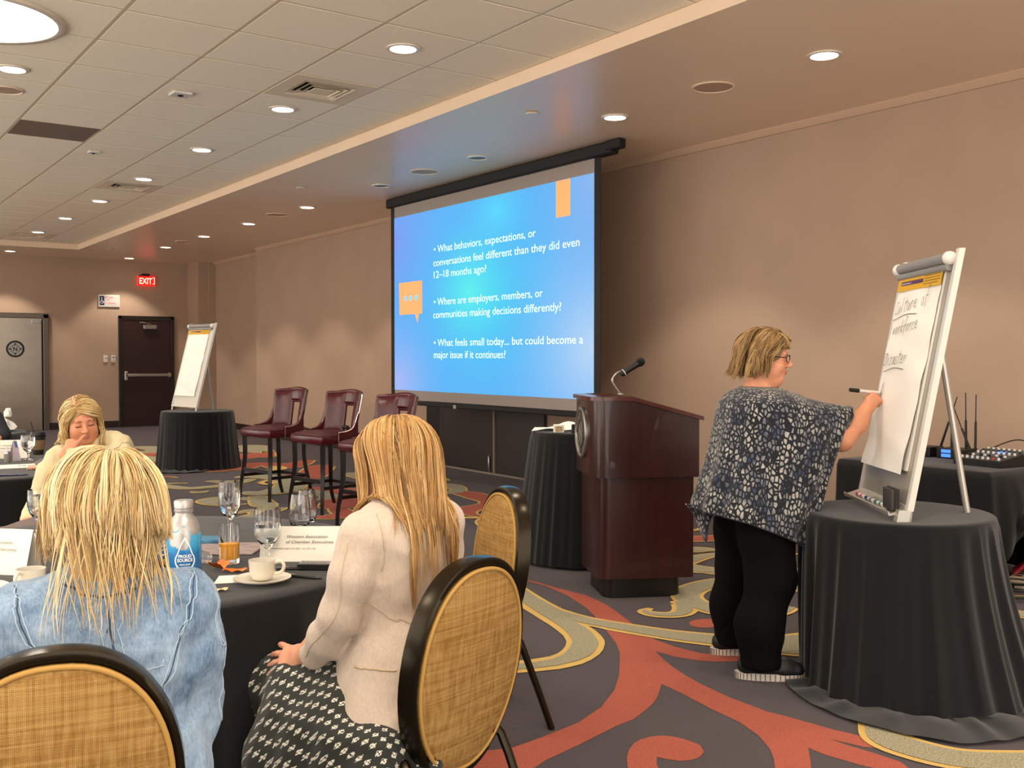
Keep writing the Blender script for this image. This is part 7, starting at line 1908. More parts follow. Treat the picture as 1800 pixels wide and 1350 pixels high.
for s in (-1, 1):
    f.chain([(s * 0.09, 0.02, 0.54), (s * 0.105, 0.42, 0.50), (s * 0.10, 0.40, 0.10)], [0.085, 0.062, 0.04], 0.05)
    f.cap((s * 0.10, 0.40, 0.07), (s * 0.11, 0.55, 0.045), 0.035, 0.03, 0.04)
sdf_obj('body', f, 0.007, m_skin, wr_)
bodyR = f
# blazer
j = SDF(); body_r(j, 0.014)
j.ell((0, -0.02, 0.60), (0.192, 0.160, 0.155), 0.06)
j.cap((0, -0.02, 0.60), (0, -0.025, 0.47), 0.15, 0.185, 0.08)
j.ell((-0.01, -0.02, 0.49), (0.225, 0.185, 0.12), 0.06)
j.plane((0, -0.02, 0.45), (0.10, -0.05, -1), 0.008)
j.chain([LS, (-0.19, 0.0, 0.88), LE, (-0.185, 0.10, 0.70), (-0.17, 0.16, 0.645)], [0.058, 0.056, 0.052, 0.048, 0.044], 0.025)
j.chain([RS, (0.195, 0.02, 0.88), RE, (0.15, 0.18, 0.70), (0.12, 0.225, 0.672)], [0.062, 0.060, 0.054, 0.047, 0.042], 0.025)
j.cut(TH(0, 0.03, -0.20), (0.062, 0.075, 0.06), 0.01)
for a in np.linspace(0.5, 2 * math.pi - 0.5, 9): j.cap((0.066 * math.sin(a), 0.0 + 0.062 * math.cos(a) - 0.015, 1.035), (0.078 * math.sin(a), 0.0 + 0.075 * math.cos(a) - 0.015, 1.005), 0.013, 0.015, 0.02)
j.wrinkle(0.006, 16, 3, LE, 0.16); j.wrinkle(0.005, 14, 5, (0, -0.08, 0.75), 0.2); j.wrinkle(0.005, 17, 7, (-0.17, 0.18, 0.68), 0.1); j.wrinkle(0.003, 20, 8); j.wrinkle(0.006, 18, 9, (-0.12, -0.08, 0.9), 0.1); j.wrinkle(0.006, 12, 10, (-0.1, -0.12, 0.58), 0.15)
jk = sdf_obj('blazer', j, 0.0068, m_cream_j, wr_)
seam('seam', j, [(-0.10, -0.2, 0.98), (-0.11, -0.2, 0.88), (-0.085, -0.2, 0.76), (-0.09, -0.25, 0.62), (-0.10, -0.3, 0.50)], m_cream_s, jk)
seam('seam', j, [(0.10, -0.2, 0.98), (0.11, -0.2, 0.88), (0.085, -0.2, 0.76), (0.09, -0.25, 0.62), (0.10, -0.3, 0.50)], m_cream_s, jk)
seam('seam', j, [(-0.20, -0.08, 0.79), (-0.12, -0.15, 0.775), (0, -0.2, 0.77), (0.12, -0.15, 0.775), (0.18, -0.1, 0.78)], m_cream_s, jk, r=0.002)
seam('seam', j, [(0, -0.2, 1.0), (0, -0.2, 0.85), (0, -0.2, 0.77)], m_cream_s, jk)
seam('seam', j, [(-0.15, -0.06, 1.06), (-0.16, -0.09, 1.0), (-0.155, -0.10, 0.93), (-0.15, -0.08, 0.89)], m_cream_s, jk)
seam('pocket_flap', j, [(-0.22, -0.02, 0.655), (-0.20, -0.09, 0.655), (-0.17, -0.14, 0.653)], m_cream_s, jk, r=0.003)
seam('seam', j, [(-0.24, -0.03, 0.98), (-0.25, -0.02, 0.86), (-0.25, 0.0, 0.78), (-0.25, 0.10, 0.69), (-0.22, 0.15, 0.645)], m_cream_s, jk, r=0.0012)
# skirt
k = SDF()
k.ell((0, 0.0, 0.52), (0.20, 0.17, 0.10), 0.05)
k.chain([(-0.09, 0.0, 0.53), (-0.12, 0.24, 0.53), (-0.12, 0.43, 0.505)], [0.115, 0.100, 0.088], 0.05)
k.chain([(0.09, 0.0, 0.53), (0.11, 0.24, 0.53), (0.11, 0.43, 0.505)], [0.115, 0.100, 0.088], 0.05)
k.cap((0, 0.05, 0.52), (0, 0.42, 0.49), 0.10, 0.085, 0.05)
k.chain([(-0.12, 0.43, 0.49), (-0.13, 0.42, 0.30), (-0.14, 0.42, 0.14)], [0.085, 0.105, 0.12], 0.06); k.chain([(0.11, 0.43, 0.49), (0.12, 0.42, 0.30), (0.13, 0.42, 0.14)], [0.085, 0.105, 0.12], 0.06)
k.chain([(-0.19, 0.05, 0.48), (-0.21, 0.12, 0.38), (-0.22, 0.14, 0.22)], [0.06, 0.06, 0.06], 0.08)
k.chain([(-0.19, 0.22, 0.48), (-0.21, 0.26, 0.38), (-0.22, 0.26, 0.22)], [0.06, 0.06, 0.06], 0.08)
k.ell((-0.01, 0.04, 0.47), (0.265, 0.27, 0.065), 0.05)
for yy in (-0.12, 0.0, 0.12, 0.24):
    k.chain([(-0.22, yy, 0.46), (-0.245, yy + 0.01, 0.36), (-0.25, yy + 0.02, 0.2)], [0.045, 0.05, 0.06], 0.07)
k.chain([(-0.1, -0.17, 0.46), (-0.11, -0.20, 0.36)], [0.04, 0.04], 0.06)
k.plane((0, 0, 0.13), (0, 0, -1), 0.01)
k.wrinkle(0.010, 9, 21)
sdf_obj('skirt', k, 0.009, m_skirt, wr_)
for s in (-1, 1):
    sh = SDF().cap((s * 0.10, 0.37, 0.045), (s * 0.11, 0.54, 0.035), 0.042, 0.036, 0.02).plane((0, 0, 0.004), (0, 0, -1), 0.004)
    sdf_obj('shoe', sh, 0.007, m_black, wr_)
# hair
both = Sampled([bodyR, j], lo=(-0.35, -0.35, 0.6), hi=(0.35, 0.35, 1.35))
m_hairR = hair_material('hair_golden', '7d5830', 'bf9257', 'e4c68e')
hair_cap('hair_underlayer', HC, HR, 1.02, m_hairR, wr_)
def zr(az, ci, g):      # hair at the back is longest, tapering to ragged points
    return np.interp(np.abs(az), [50, 80, 120, 180], [0.85, 0.8, 0.8, 0.85]) * (1 - 0.5 * (g.random(len(az)) ** 2))
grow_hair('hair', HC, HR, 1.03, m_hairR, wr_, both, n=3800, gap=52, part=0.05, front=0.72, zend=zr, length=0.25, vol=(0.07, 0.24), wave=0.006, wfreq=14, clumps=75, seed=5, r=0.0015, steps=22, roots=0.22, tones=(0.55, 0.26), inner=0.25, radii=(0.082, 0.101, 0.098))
g2 = np.random.default_rng(9)
grow_hair('hair', HC, HR, 1.05, m_hairR, wr_, both, n=300, gap=120, part=0.05, front=0.5, zend=lambda az, ci, g: 0.8 + 0.5 * g.random(len(az)), length=0.30, vol=(0.1, 0.2), wave=0.006, wfreq=12, clumps=14, seed=15, r=0.0013, steps=22, roots=0.2, tones=(0.45, 0.3),
          azbias=lambda a, g: np.where(a > 0, 125, -125) + g.normal(0, 1, len(a)) * 30 - 35)

# ---------------------------------------------------------------- woman in the denim jacket (seen from behind)
def denim_mat():
    m = M('denim_blue', '6f8cab', rough=0.85, spec=0.2, sheen=0.15)
    nt = m.node_tree; b = nt.nodes['Principled BSDF']; N = nt.nodes.new; L = nt.links.new
    tc = N('ShaderNodeTexCoord')
    n1 = N('ShaderNodeTexNoise'); n1.inputs['Scale'].default_value = 9; n1.inputs['Detail'].default_value = 6; n1.inputs['Roughness'].default_value = 0.65
    mp = N('ShaderNodeMapping'); mp.inputs['Scale'].default_value = (260, 260, 60)
    n2 = N('ShaderNodeTexNoise'); n2.inputs['Scale'].default_value = 1; n2.inputs['Detail'].default_value = 2
    L(tc.outputs['Object'], n1.inputs['Vector']); L(tc.outputs['Object'], mp.inputs[0]); L(mp.outputs[0], n2.inputs['Vector'])
    ad = N('ShaderNodeMath'); ad.operation = 'MULTIPLY_ADD'; ad.inputs[1].default_value = 0.35; L(n2.outputs[0], ad.inputs[0]); L(n1.outputs[0], ad.inputs[2])
    cr = N('ShaderNodeValToRGB'); e = cr.color_ramp.elements
    e[0].position = 0.45; e[0].color = (*lin('46617f'), 1); e[1].position = 0.9; e[1].color = (*lin('9db3c9'), 1)
    L(ad.outputs[0], cr.inputs[0]); L(cr.outputs[0], b.inputs['Base Color'])
    bp = N('ShaderNodeBump'); bp.inputs['Strength'].default_value = 0.25; bp.inputs['Distance'].default_value = 0.002; L(n2.outputs[0], bp.inputs['Height']); L(bp.outputs[0], b.inputs['Normal'])
    return m
m_denim = denim_mat()
m_dseam = M('denim_seam', 'a9bccd', rough=0.9)
m_dseam2 = M('denim_fold_dark', '34495f', rough=0.9)
wl_ = thing('person', 'woman with layered blonde hair wearing a light denim jacket, seen from behind', 'person', (0.527, 2.187, 0), yaw_of((0.22, 0.975)))
HC = (0.0, 0.045, 1.122)
HR = rotz(math.radians(4)) @ rotx(math.radians(-10))
def body_l(f, grow=0.0):
    g_ = grow
    f.ell((0, -0.01, 0.56), (0.175 + g_, 0.13 + g_, 0.13 + g_), 0.06)
    f.ell((0, 0.0, 0.74), (0.150 + g_, 0.105 + g_, 0.15 + g_), 0.08)
    f.ell((0, 0.0, 0.86), (0.165 + g_, 0.110 + g_, 0.14 + g_), 0.08)
    f.cap((-0.145, 0.0, 0.938), (0.145, 0.0, 0.938), 0.052 + g_, 0.052 + g_, 0.06)
    f.cap((0, 0.0, 0.96), (0, 0.02, 1.03), 0.06 + g_ * 0.3, 0.054, 0.06)
LS, LE, LW = (-0.172, 0.005, 0.938), (-0.215, 0.04, 0.70), (-0.17, 0.31, 0.79)
RS, RE, RW = (0.158, 0.005, 0.938), (0.172, 0.03, 0.68), (0.17, 0.30, 0.79)
f = SDF(); body_l(f)
TH = add_head(f, HC, HR, 1.0)
f.chain([LS, LE, LW], [0.048, 0.043, 0.027], 0.03); f.chain([RS, RE, RW], [0.048, 0.043, 0.027], 0.03)
add_hand(f, LW, (0.4, 0.9, 0.0), (0.2, 0.0, -1), 1, curl=0.35); add_hand(f, RW, (-0.4, 0.9, 0.0), (-0.2, 0.0, -1), -1, curl=0.35)
for s in (-1, 1):
    f.chain([(s * 0.09, 0.02, 0.55), (s * 0.11, 0.42, 0.52), (s * 0.10, 0.42, 0.10)], [0.085, 0.062, 0.04], 0.05)
    f.cap((s * 0.10, 0.42, 0.07), (s * 0.11, 0.56, 0.045), 0.035, 0.03, 0.04)
sdf_obj('body', f, 0.0075, m_skin, wl_)
bodyL = f
j = SDF(); body_l(j, 0.016)
j.cap((0, -0.01, 0.66), (0, -0.01, 0.54), 0.145, 0.155, 0.08); j.ell((0, -0.01, 0.60), (0.19, 0.145, 0.12), 0.06)
j.plane((0, 0, 0.505), (0, 0, -1), 0.01)
j.chain([LS, (-0.205, 0.02, 0.84), LE, (-0.20, 0.20, 0.75), (-0.18, 0.28, 0.785)], [0.058, 0.058, 0.056, 0.05, 0.044], 0.03)
j.chain([RS, (0.178, 0.01, 0.84), RE, (0.195, 0.18, 0.745), (0.18, 0.27, 0.785)], [0.058, 0.060, 0.056, 0.05, 0.044], 0.03)
j.cut(TH(0, 0.03, -0.19), (0.062, 0.075, 0.05), 0.01)
for a in np.linspace(0.5, 2 * math.pi - 0.5, 11):
    j.cap((0.072 * math.sin(a), 0.068 * math.cos(a) + 0.01, 1.015), (0.086 * math.sin(a), 0.084 * math.cos(a) + 0.0, 0.972), 0.012, 0.016, 0.014)
j.wrinkle(0.016, 13, 31, (0.2, 0.0, 0.80), 0.17); j.wrinkle(0.016, 13, 33, (-0.2, 0.0, 0.80), 0.17); j.wrinkle(0.012, 12, 35, (0, -0.12, 0.82), 0.22); j.wrinkle(0.005, 22, 37)
jk = sdf_obj('denim_jacket', j, 0.0068, m_denim, wl_)
for dx in (-0.0075, 0.0075): seam('stitching', j, [(dx, -0.2, 0.99), (dx, -0.2, 0.85), (dx, -0.2, 0.70), (dx, -0.2, 0.58)], m_dseam, jk, r=0.0013)
seam('seam', j, [(0, -0.2, 0.99), (0, -0.2, 0.85), (0, -0.2, 0.70), (0, -0.2, 0.58)], m_dseam2, jk, r=0.002)
seam('seam', j, [(-0.085, -0.06, 1.01), (-0.05, -0.1, 1.0), (0, -0.12, 0.995), (0.05, -0.1, 1.0), (0.085, -0.06, 1.01)], m_dseam2, jk, r=0.002)
for s in (-1, 1):
    for q, mt in ((0.0, m_dseam), (0.009, m_dseam), (0.0045, m_dseam2)):
        seam('stitching', j, [(s * (0.165 + q), -0.03, 1.04), (s * (0.168 + q), -0.09, 0.98), (s * (0.160 + q), -0.13, 0.90), (s * (0.135 + q), -0.16, 0.80), (s * (0.12 + q), -0.16, 0.68), (s * (0.115 + q), -0.16, 0.58)], mt, jk, r=0.0013)
    for q in (0.0, 0.008):
        seam('stitching', j, [(s * (0.24), -0.03 - q, 0.95), (s * 0.27, -0.03 - q, 0.86), (s * 0.28, -0.01 - q, 0.76), (s * 0.26, 0.0 - q, 0.68), (s * 0.26, 0.08 - q, 0.66)], m_dseam, jk, r=0.0012)
    seam('cuff_edge', j, [(s * 0.19 + 0.06 * math.cos(a), 0.275 - 0.0 * a, 0.78 + 0.06 * math.sin(a)) for a in np.linspace(0, 5.2, 8)], m_dseam2, jk, r=0.002)
seam('seam', j, [(-0.13, -0.15, 0.845), (-0.05, -0.2, 0.84), (0.05, -0.2, 0.84), (0.13, -0.15, 0.845)], m_dseam, jk, r=0.0012)
t_ = SDF(); 
for s in (-1, 1):
    t_.chain([(s * 0.09, 0.0, 0.54), (s * 0.11, 0.42, 0.52), (s * 0.10, 0.42, 0.10)], [0.105, 0.078, 0.055], 0.05)
t_.ell((0, 0, 0.54), (0.19, 0.15, 0.10), 0.05).plane((0, 0, 0.09), (0, 0, -1), 0.01)
sdf_obj('trousers', t_, 0.010, M('trousers_dark', '1a1a20', rough=0.8), wl_)
for s in (-1, 1):
    sh = SDF().cap((s * 0.10, 0.40, 0.045), (s * 0.11, 0.57, 0.035), 0.042, 0.036, 0.02).plane((0, 0, 0.004), (0, 0, -1), 0.004)
    sdf_obj('shoe', sh, 0.007, m_black, wl_)
both2 = Sampled([bodyL, j], lo=(-0.38, -0.35, 0.6), hi=(0.38, 0.38, 1.32))
m_hairL = hair_material('hair_blonde', '806236', 'd2b178', 'f0dfb6')
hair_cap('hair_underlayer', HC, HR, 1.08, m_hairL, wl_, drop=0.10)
def zl(az, ci, g): return np.interp(np.abs(az), [50, 90, 140, 180], [1.3, 1.1, 0.8, 0.8]) * (1 - 0.6 * (g.random(len(az)) ** 1.2))
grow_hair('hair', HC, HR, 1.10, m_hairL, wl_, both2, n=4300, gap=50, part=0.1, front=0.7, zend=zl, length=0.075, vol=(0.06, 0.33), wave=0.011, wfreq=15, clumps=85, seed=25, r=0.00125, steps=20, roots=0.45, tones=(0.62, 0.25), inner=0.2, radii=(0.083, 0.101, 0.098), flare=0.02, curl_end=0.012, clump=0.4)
grow_hair('hair', HC, HR, 1.12, m_hairL, wl_, both2, n=170, gap=110, part=0.1, front=0.5, zend=lambda az, ci, g: 0.6 + 0.7 * g.random(len(az)), length=0.20, vol=(0.1, 0.26), wave=0.014, wfreq=16, clumps=9, seed=27, r=0.0013, steps=24, roots=0.2, tones=(0.55, 0.25), flare=0.02)

# ---------------------------------------------------------------- presenter writing on the near flip chart
def print_top_mat():
    m = M('poncho_print', '1a2133', rough=0.7, spec=0.25, sheen=0.2)
    nt = m.node_tree; b = nt.nodes['Principled BSDF']; N = nt.nodes.new; L = nt.links.new
    tc = N('ShaderNodeTexCoord'); mp = N('ShaderNodeMapping'); mp.inputs['Scale'].default_value = (1, 1, 0.62); mp.inputs['Rotation'].default_value = (0.25, 0.1, 0)
    L(tc.outputs['Object'], mp.inputs[0])
    v = N('ShaderNodeTexVoronoi'); v.feature = 'DISTANCE_TO_EDGE'; v.inputs['Scale'].default_value = 58; v.inputs['Randomness'].default_value = 0.85; L(mp.outputs[0], v.inputs['Vector'])
    vc = N('ShaderNodeTexVoronoi'); vc.inputs['Scale'].default_value = 58; vc.inputs['Randomness'].default_value = 0.85; L(mp.outputs[0], vc.inputs['Vector'])
    st = N('ShaderNodeMapRange'); st.inputs[1].default_value = 0.13; st.inputs[2].default_value = 0.20; L(v.outputs['Distance'], st.inputs[0])
    n = N('ShaderNodeTexNoise'); n.inputs['Scale'].default_value = 11; n.inputs['Detail'].default_value = 3; L(tc.outputs['Object'], n.inputs['Vector'])
    mr = N('ShaderNodeMapRange'); mr.inputs[1].default_value = 0.40; mr.inputs[2].default_value = 0.66; L(n.outputs[0], mr.inputs[0])
    spc = N('ShaderNodeSeparateColor'); L(vc.outputs['Color'], spc.inputs[0])
    mm = N('ShaderNodeMath'); mm.operation = 'MULTIPLY_ADD'; mm.inputs[1].default_value = 0.5; mm.inputs[2].default_value = -0.05; L(spc.outputs[0], mm.inputs[0])
    ad = N('ShaderNodeMath'); ad.operation = 'ADD'; ad.use_clamp = True; L(mr.outputs[0], ad.inputs[0]); L(mm.outputs[0], ad.inputs[1])
    c1 = N('ShaderNodeMix'); c1.data_type = 'RGBA'; c1.inputs[6].default_value = (*lin('28344f'), 1); c1.inputs[7].default_value = (*lin('a09e98'), 1); L(ad.outputs[0], c1.inputs[0])
    c2 = N('ShaderNodeMix'); c2.data_type = 'RGBA'; c2.inputs[6].default_value = (*lin('14161f'), 1); L(c1.outputs[2], c2.inputs[7]); L(st.outputs[0], c2.inputs[0])
    L(c2.outputs[2], b.inputs['Base Color'])
    return m
m_poncho = print_top_mat()
m_pants = M('black_trousers', '060607', rough=0.9, spec=0.12, bump=(300, 0.1))
pw = thing('person', 'woman in a patterned poncho top writing on the near flip chart', 'person', (3.68, 3.25, 0), yaw_of((0.938, -0.346)))
HC = (0.02, 0.055, 1.452)
HR = rotz(math.radians(-36)) @ rotx(math.radians(-4))
RS, RE, RW = (0.165, 0.03, 1.205), (0.165, 0.36, 1.075), (0.115, 0.535, 1.225)
LSh, LEl, LWr = (-0.185, 0.03, 1.225), (-0.22, 0.02, 0.96), (-0.20, 0.14, 0.78)
f = SDF()
f.ell((0, -0.01, 0.90), (0.185, 0.150, 0.14), 0.06); f.ell((0, 0.01, 1.05), (0.165, 0.135, 0.15), 0.08); f.ell((0, 0.0, 1.16), (0.165, 0.115, 0.13), 0.08)
f.cap((-0.14, 0.01, 1.225), (0.14, 0.01, 1.225), 0.048, 0.048, 0.06); f.cap((0, 0.0, 1.23), (0.01, 0.02, 1.33), 0.07, 0.058, 0.06)
TH = add_head(f, HC, HR, 0.98, jaw=1.12)
f.ell(TH(0, 0.02, -0.115), (0.05, 0.05, 0.035), 0.03)
f.chain([RS, RE, tuple(0.5 * (np.array(RE) + np.array(RW)) + np.array([0.004, 0.0, -0.008])), RW], [0.055, 0.052, 0.046, 0.030], 0.03)
f.chain([LSh, LEl, LWr], [0.060, 0.05, 0.030], 0.03)
add_hand(f, RW, (-0.35, 0.80, 0.48), (-0.75, 0.1, -0.5), 1, curl=0.62, s=0.95, fc=(0.45, 0.6, 0.75, 0.85), thumb=1.0)
add_hand(f, LWr, (0.1, 0.5, -0.85), (0.9, 0.0, 0.1), -1, curl=0.5)
FT = {1: ((0.19, -0.035), math.radians(-21)), -1: ((-0.205, 0.03), math.radians(-10))}
for s in (-1, 1):
    (fx_, fy_), ang_ = FT[s]
    f.chain([(s * 0.10, 0, 0.86), (s * 0.14, 0.01, 0.48), (fx_, fy_ - 0.05, 0.10)], [0.11, 0.075, 0.048], 0.05)
    d_ = np.array([-math.sin(ang_), math.cos(ang_)])
    f.cap((fx_ - d_[0] * 0.06, fy_ - d_[1] * 0.06, 0.055), (fx_ + d_[0] * 0.09, fy_ + d_[1] * 0.09, 0.048), 0.028, 0.022, 0.03)
sdf_obj('body', f, 0.006, m_skin2, pw)
bodyP = f
# trousers
t_ = SDF(); t_.ell((0, -0.02, 0.87), (0.205, 0.175, 0.15), 0.05)
for s in (-1, 1):
    (fx_, fy_), ang_ = FT[s]
    t_.chain([(s * 0.095, -0.01, 0.84), (s * 0.125, 0.0, 0.62), (s * 0.15, 0.01, 0.45), (fx_ * 0.97, fy_ - 0.03, 0.25), (fx_, fy_ - 0.025, 0.09)], [0.126, 0.110, 0.100, 0.094, 0.092], 0.08)
t_.plane((0, 0, 0.055), (0, 0, -1), 0.012); t_.wrinkle(0.003, 9, 51); t_.wrinkle(0.012, 16, 53, (0.19, -0.03, 0.12), 0.09); t_.wrinkle(0.012, 16, 54, (-0.2, 0.0, 0.12), 0.09); t_.wrinkle(0.004, 14, 56, (0.15, 0, 0.45), 0.13)
sdf_obj('trousers', t_, 0.008, m_pants, pw)
m_soleW = M('sole_white', 'c9bfb6', rough=0.6)
for s in (-1, 1):
    (fx_, fy_), ang_ = FT[s]
    Rm = rotz(ang_); Tq = lambda x, y, z: tuple(np.array([fx_, fy_ + 0.02, 0]) + Rm @ np.array([x, y, z]))
    sh = SDF().cap(Tq(0, -0.10, 0.06), Tq(0, 0.06, 0.052), 0.046, 0.047, 0.02).cap(Tq(0, 0.06, 0.05), Tq(0.004, 0.115, 0.045), 0.047, 0.036, 0.02).plane((0, 0, 0.030), (0, 0, -1), 0.003)
    so = sdf_obj('shoe', sh, 0.006, M('shoe_black', '101013', rough=0.55), pw)
    prof = [(0.046 * math.cos(a), (0.105 if math.sin(a) > 0 else 0.10) * 1.0 * math.sin(a) * 1.0) for a in np.linspace(0, 2 * math.pi, 44, endpoint=False)]
    prof = [(x, (y * 1.52 - 0.004)) for x, y in prof]
    b = MB()
    V = [Tq(x, y, z) for z in (0.002, 0.034) for x, y in prof]; n_ = len(prof)
    b.add(V, [tuple(range(n_))[::-1], tuple(range(n_, 2 * n_))] + [(i, (i + 1) % n_, n_ + (i + 1) % n_, n_ + i) for i in range(n_)])
    sl = b.build('sole', m_soleW, so, ang=40)
    rb = MB()
    for i in range(n_):
        x, y = prof[i]; p0 = Tq(x * 1.01, y * 1.005, 0.004); p1 = Tq(x * 1.01, y * 1.005, 0.033)
        rb.tube([p0, p1], 0.0026, 5)
    o = rb.build('sole_ribs', M('sole_rib_dark', '6d625c', rough=0.7), so); o['kind'] = 'stuff'
# poncho: lofted shell following the body, right arm and the slanting hem
LV = [(1.318, -0.055, 0.095), (1.292, -0.105, 0.185), (1.248, -0.15, 0.265), (1.209, -0.17, 0.335), (1.165, -0.18, 0.385), (1.142, -0.185, 0.405), (1.076, -0.20, 0.410), (0.996, -0.215, 0.375), (0.93, -0.23, 0.34), (0.864, -0.25, 0.30), (0.80, -0.265, 0.265), (0.731, -0.285, 0.225)]
na = 150
th = np.linspace(0, 2 * np.pi, na, endpoint=False)
rows = []
fold = 0.55 * np.sin(9 * th + 0.7) + 0.45 * np.sin(15 * th + 2.0 + 0.8 * np.sin(3 * th))
zs = np.linspace(0, 1, 40)
Z = np.array([l[0] for l in LV]); Ya = np.array([l[1] for l in LV]); Yb = np.array([l[2] for l in LV])
for q in zs:
    zc = 1.318 + (0.70 - 1.318) * q
    ya = np.interp(-zc, -Z, Ya); yb = np.interp(-zc, -Z, Yb)
    yc, hy = (ya + yb) / 2, (yb - ya) / 2
    c_, s_ = np.cos(th), np.sin(th)
    y = yc + hy * np.sign(c_) * np.abs(c_) ** 0.9
    hx = np.interp(zc, [0.7, 1.0, 1.2, 1.27, 1.3, 1.318], [0.245, 0.225, 0.215, 0.195, 0.14, 0.068])
    arm = np.clip((y - 0.12) / 0.27, 0, 1)
    xn = np.interp(zc, [0.7, 0.95, 1.2, 1.25, 1.29, 1.318], [0.275, 0.27, 0.262, 0.245, 0.165, 0.068])
    xf = hx * (1 - arm) - 0.07 * arm * np.clip((1.30 - zc) / 0.08, 0, 1)
    mid = (xn - xf) / 2
    x = mid + (xn + xf) / 2 * np.sign(s_) * np.abs(s_) ** 0.85
    dr = 0.018 * fold * np.clip((1.25 - zc) / 0.5, 0, 1)
    x = x + dr * s_; y = y + dr * c_
    # slanting hem: lower toward the arm side
    low = np.interp(y, [-0.28, -0.16, 0.02, 0.16, 0.20, 0.25, 0.42], [0.75, 0.72, 0.65, 0.585, 0.585, 0.70, 1.02])
    zz = 1.318 - (1.318 - low) * ((1.318 - zc) / 0.618)
    rows.append(np.c_[x, y, np.maximum(zz, low)])
A = np.stack(rows, axis=1)
# right sleeve opening is simply the arm leaving the shell; keep the cloth off the trousers
po = MB().grid(A, wrapu=True).build('poncho_top', m_poncho, pw, ang=180)
sm = po.modifiers.new('thickness', 'SOLIDIFY'); sm.thickness = 0.003
hem = [tuple(p) for p in A[:, -1]] + [tuple(A[0, -1])]
MB().tube(hem, 0.003, 5, cap=False).build('poncho_hem', M('hem_navy', '12151f', rough=0.8), po, ang=180)
n1, n2 = 12, 12
G = np.zeros((n1, n2, 3))
for i, u in enumerate(np.linspace(0, 1, n1)):
    for j2, v in enumerate(np.linspace(0, 1, n2)):
        y0 = -0.30 + 0.16 * u; yt = -0.235 + 0.02 * u
        y = y0 * (1 - v) + yt * v + 0.0; z = 0.765 - 0.02 * u - v * (0.175 - 0.12 * abs(u - 0.45) * 2)
        G[i, j2] = (-0.10 + 0.10 * u - 0.02 * math.sin(9 * u), y, z)
fp = MB().grid(G).build('poncho_corner', m_poncho, po, ang=180)
sm = fp.modifiers.new('thickness', 'SOLIDIFY'); sm.thickness = 0.003
# sleeve mouth
ring = []
d_ = np.array(RW) - np.array(RE); d_ /= np.linalg.norm(d_)
# face details
def face_bits(T, s, R, parent, look_down=False, lid=0.0, browc=None):
    for sx in (-1, 1):
        if not look_down:
            e = MB().lathe([(0.0001, 0.0122), (0.006, 0.0106), (0.0105, 0.006), (0.0122, 0.0)], 16); o = e.build('eye', m_eye, parent, ang=180)
            o.matrix_local = frame(T(sx * 0.031, 0.0785, 0.0), tuple(R @ np.array([1, 0, 0])), tuple(R @ np.array([0, 0, 1])))
            ir = MB().lathe([(0.0001, 0.0126), (0.0052, 0.0118)], 14).build('iris', m_iris, o, ang=180)
        else:
            pts = [T(sx * (0.031 + 0.0135 * math.cos(a)), 0.0862 + 0.003 * math.sin(a), -0.0045 - 0.0035 * math.sin(a)) for a in np.linspace(0, math.pi, 9)]
            MB().tube(pts, 0.0019 * s, 5).build('eyelash', m_lash, parent, ang=180)
        pts = [T(sx * (0.014 + 0.034 * q), 0.0915 - 0.012 * q * q, 0.0185 + 0.006 * math.sin(q * 2.4)) for q in np.linspace(0, 1, 8)]
        MB().tube(pts, np.interp(np.linspace(0, 1, 8), [0, 0.3, 1], [0.0018, 0.0028, 0.0012]) * s, 6).build('eyebrow', browc or m_brow, parent, ang=180)
    up = [T(x, 0.0955 - 9 * x * x * 1.6, -0.0605 + (0.0018 if abs(x) > 0.002 else 0.0) - abs(x) * 0.12) for x in np.linspace(-0.02, 0.02, 11)]
    MB().tube(up, np.interp(np.linspace(-1, 1, 11), [-1, -0.4, 0, 0.4, 1], [0.0012, 0.0036, 0.0034, 0.0036, 0.0012]) * s, 8).build('upper_lip', m_lip, parent, ang=180)
    lo_ = [T(x, 0.0935 - 9 * x * x * 1.6, -0.0695 + abs(x) * 0.10) for x in np.linspace(-0.017, 0.017, 11)]
    MB().tube(lo_, np.interp(np.linspace(-1, 1, 11), [-1, 0, 1], [0.0014, 0.0046, 0.0014]) * s, 8).build('lower_lip', m_lip, parent, ang=180)
face_bits(TH, 0.98, HR, pw)
gl = thing('eyeglasses', 'dark rimmed eyeglasses worn by the woman at the flip chart', 'glasses', (3.68, 3.25, 0), yaw_of((0.938, -0.346)))
m_rim = M('glasses_rim', '16181f', rough=0.25)
for sx in (-1, 1):
    pts = [TH(sx * (0.032 + 0.025 * math.cos(a)), 0.104 - 0.008 * max(0, math.cos(a)), 0.0 + 0.017 * math.sin(a)) for a in np.linspace(0, 2 * math.pi, 25)]
    MB().tube(pts, 0.0022, 6, cap=False).build('rim', m_rim, gl, ang=180)
    MB().add(pts[:-1], [tuple(range(24))]).build('lens', m_film, gl, smooth=False)
    MB().tube(spline([TH(sx * 0.058, 0.094, 0.005), TH(sx * 0.078, 0.05, 0.006), TH(sx * 0.083, -0.005, 0.0)], 10), 0.0022, 6).build('temple', m_rim, gl, ang=180)
MB().tube([TH(-0.008, 0.106, 0.004), TH(0.008, 0.106, 0.004)], 0.002, 6).build('bridge', m_rim, gl)
m_hairP = hair_material('hair_ash_blonde', '5a4227', 'a07c4c', 'cfae7a')
hair_cap('hair_underlayer', HC, HR, 1.06, m_hairP, pw)
bothP = Sampled([bodyP], lo=(-0.35, -0.35, 1.0), hi=(0.35, 0.45, 1.66))
def zp(az, ci, g): return np.interp(np.abs(az), [48, 80, 110, 180], [0.75, 0.9, 0.95, 1.0]) * (1 - 0.5 * g.random(len(az)) ** 1.4)
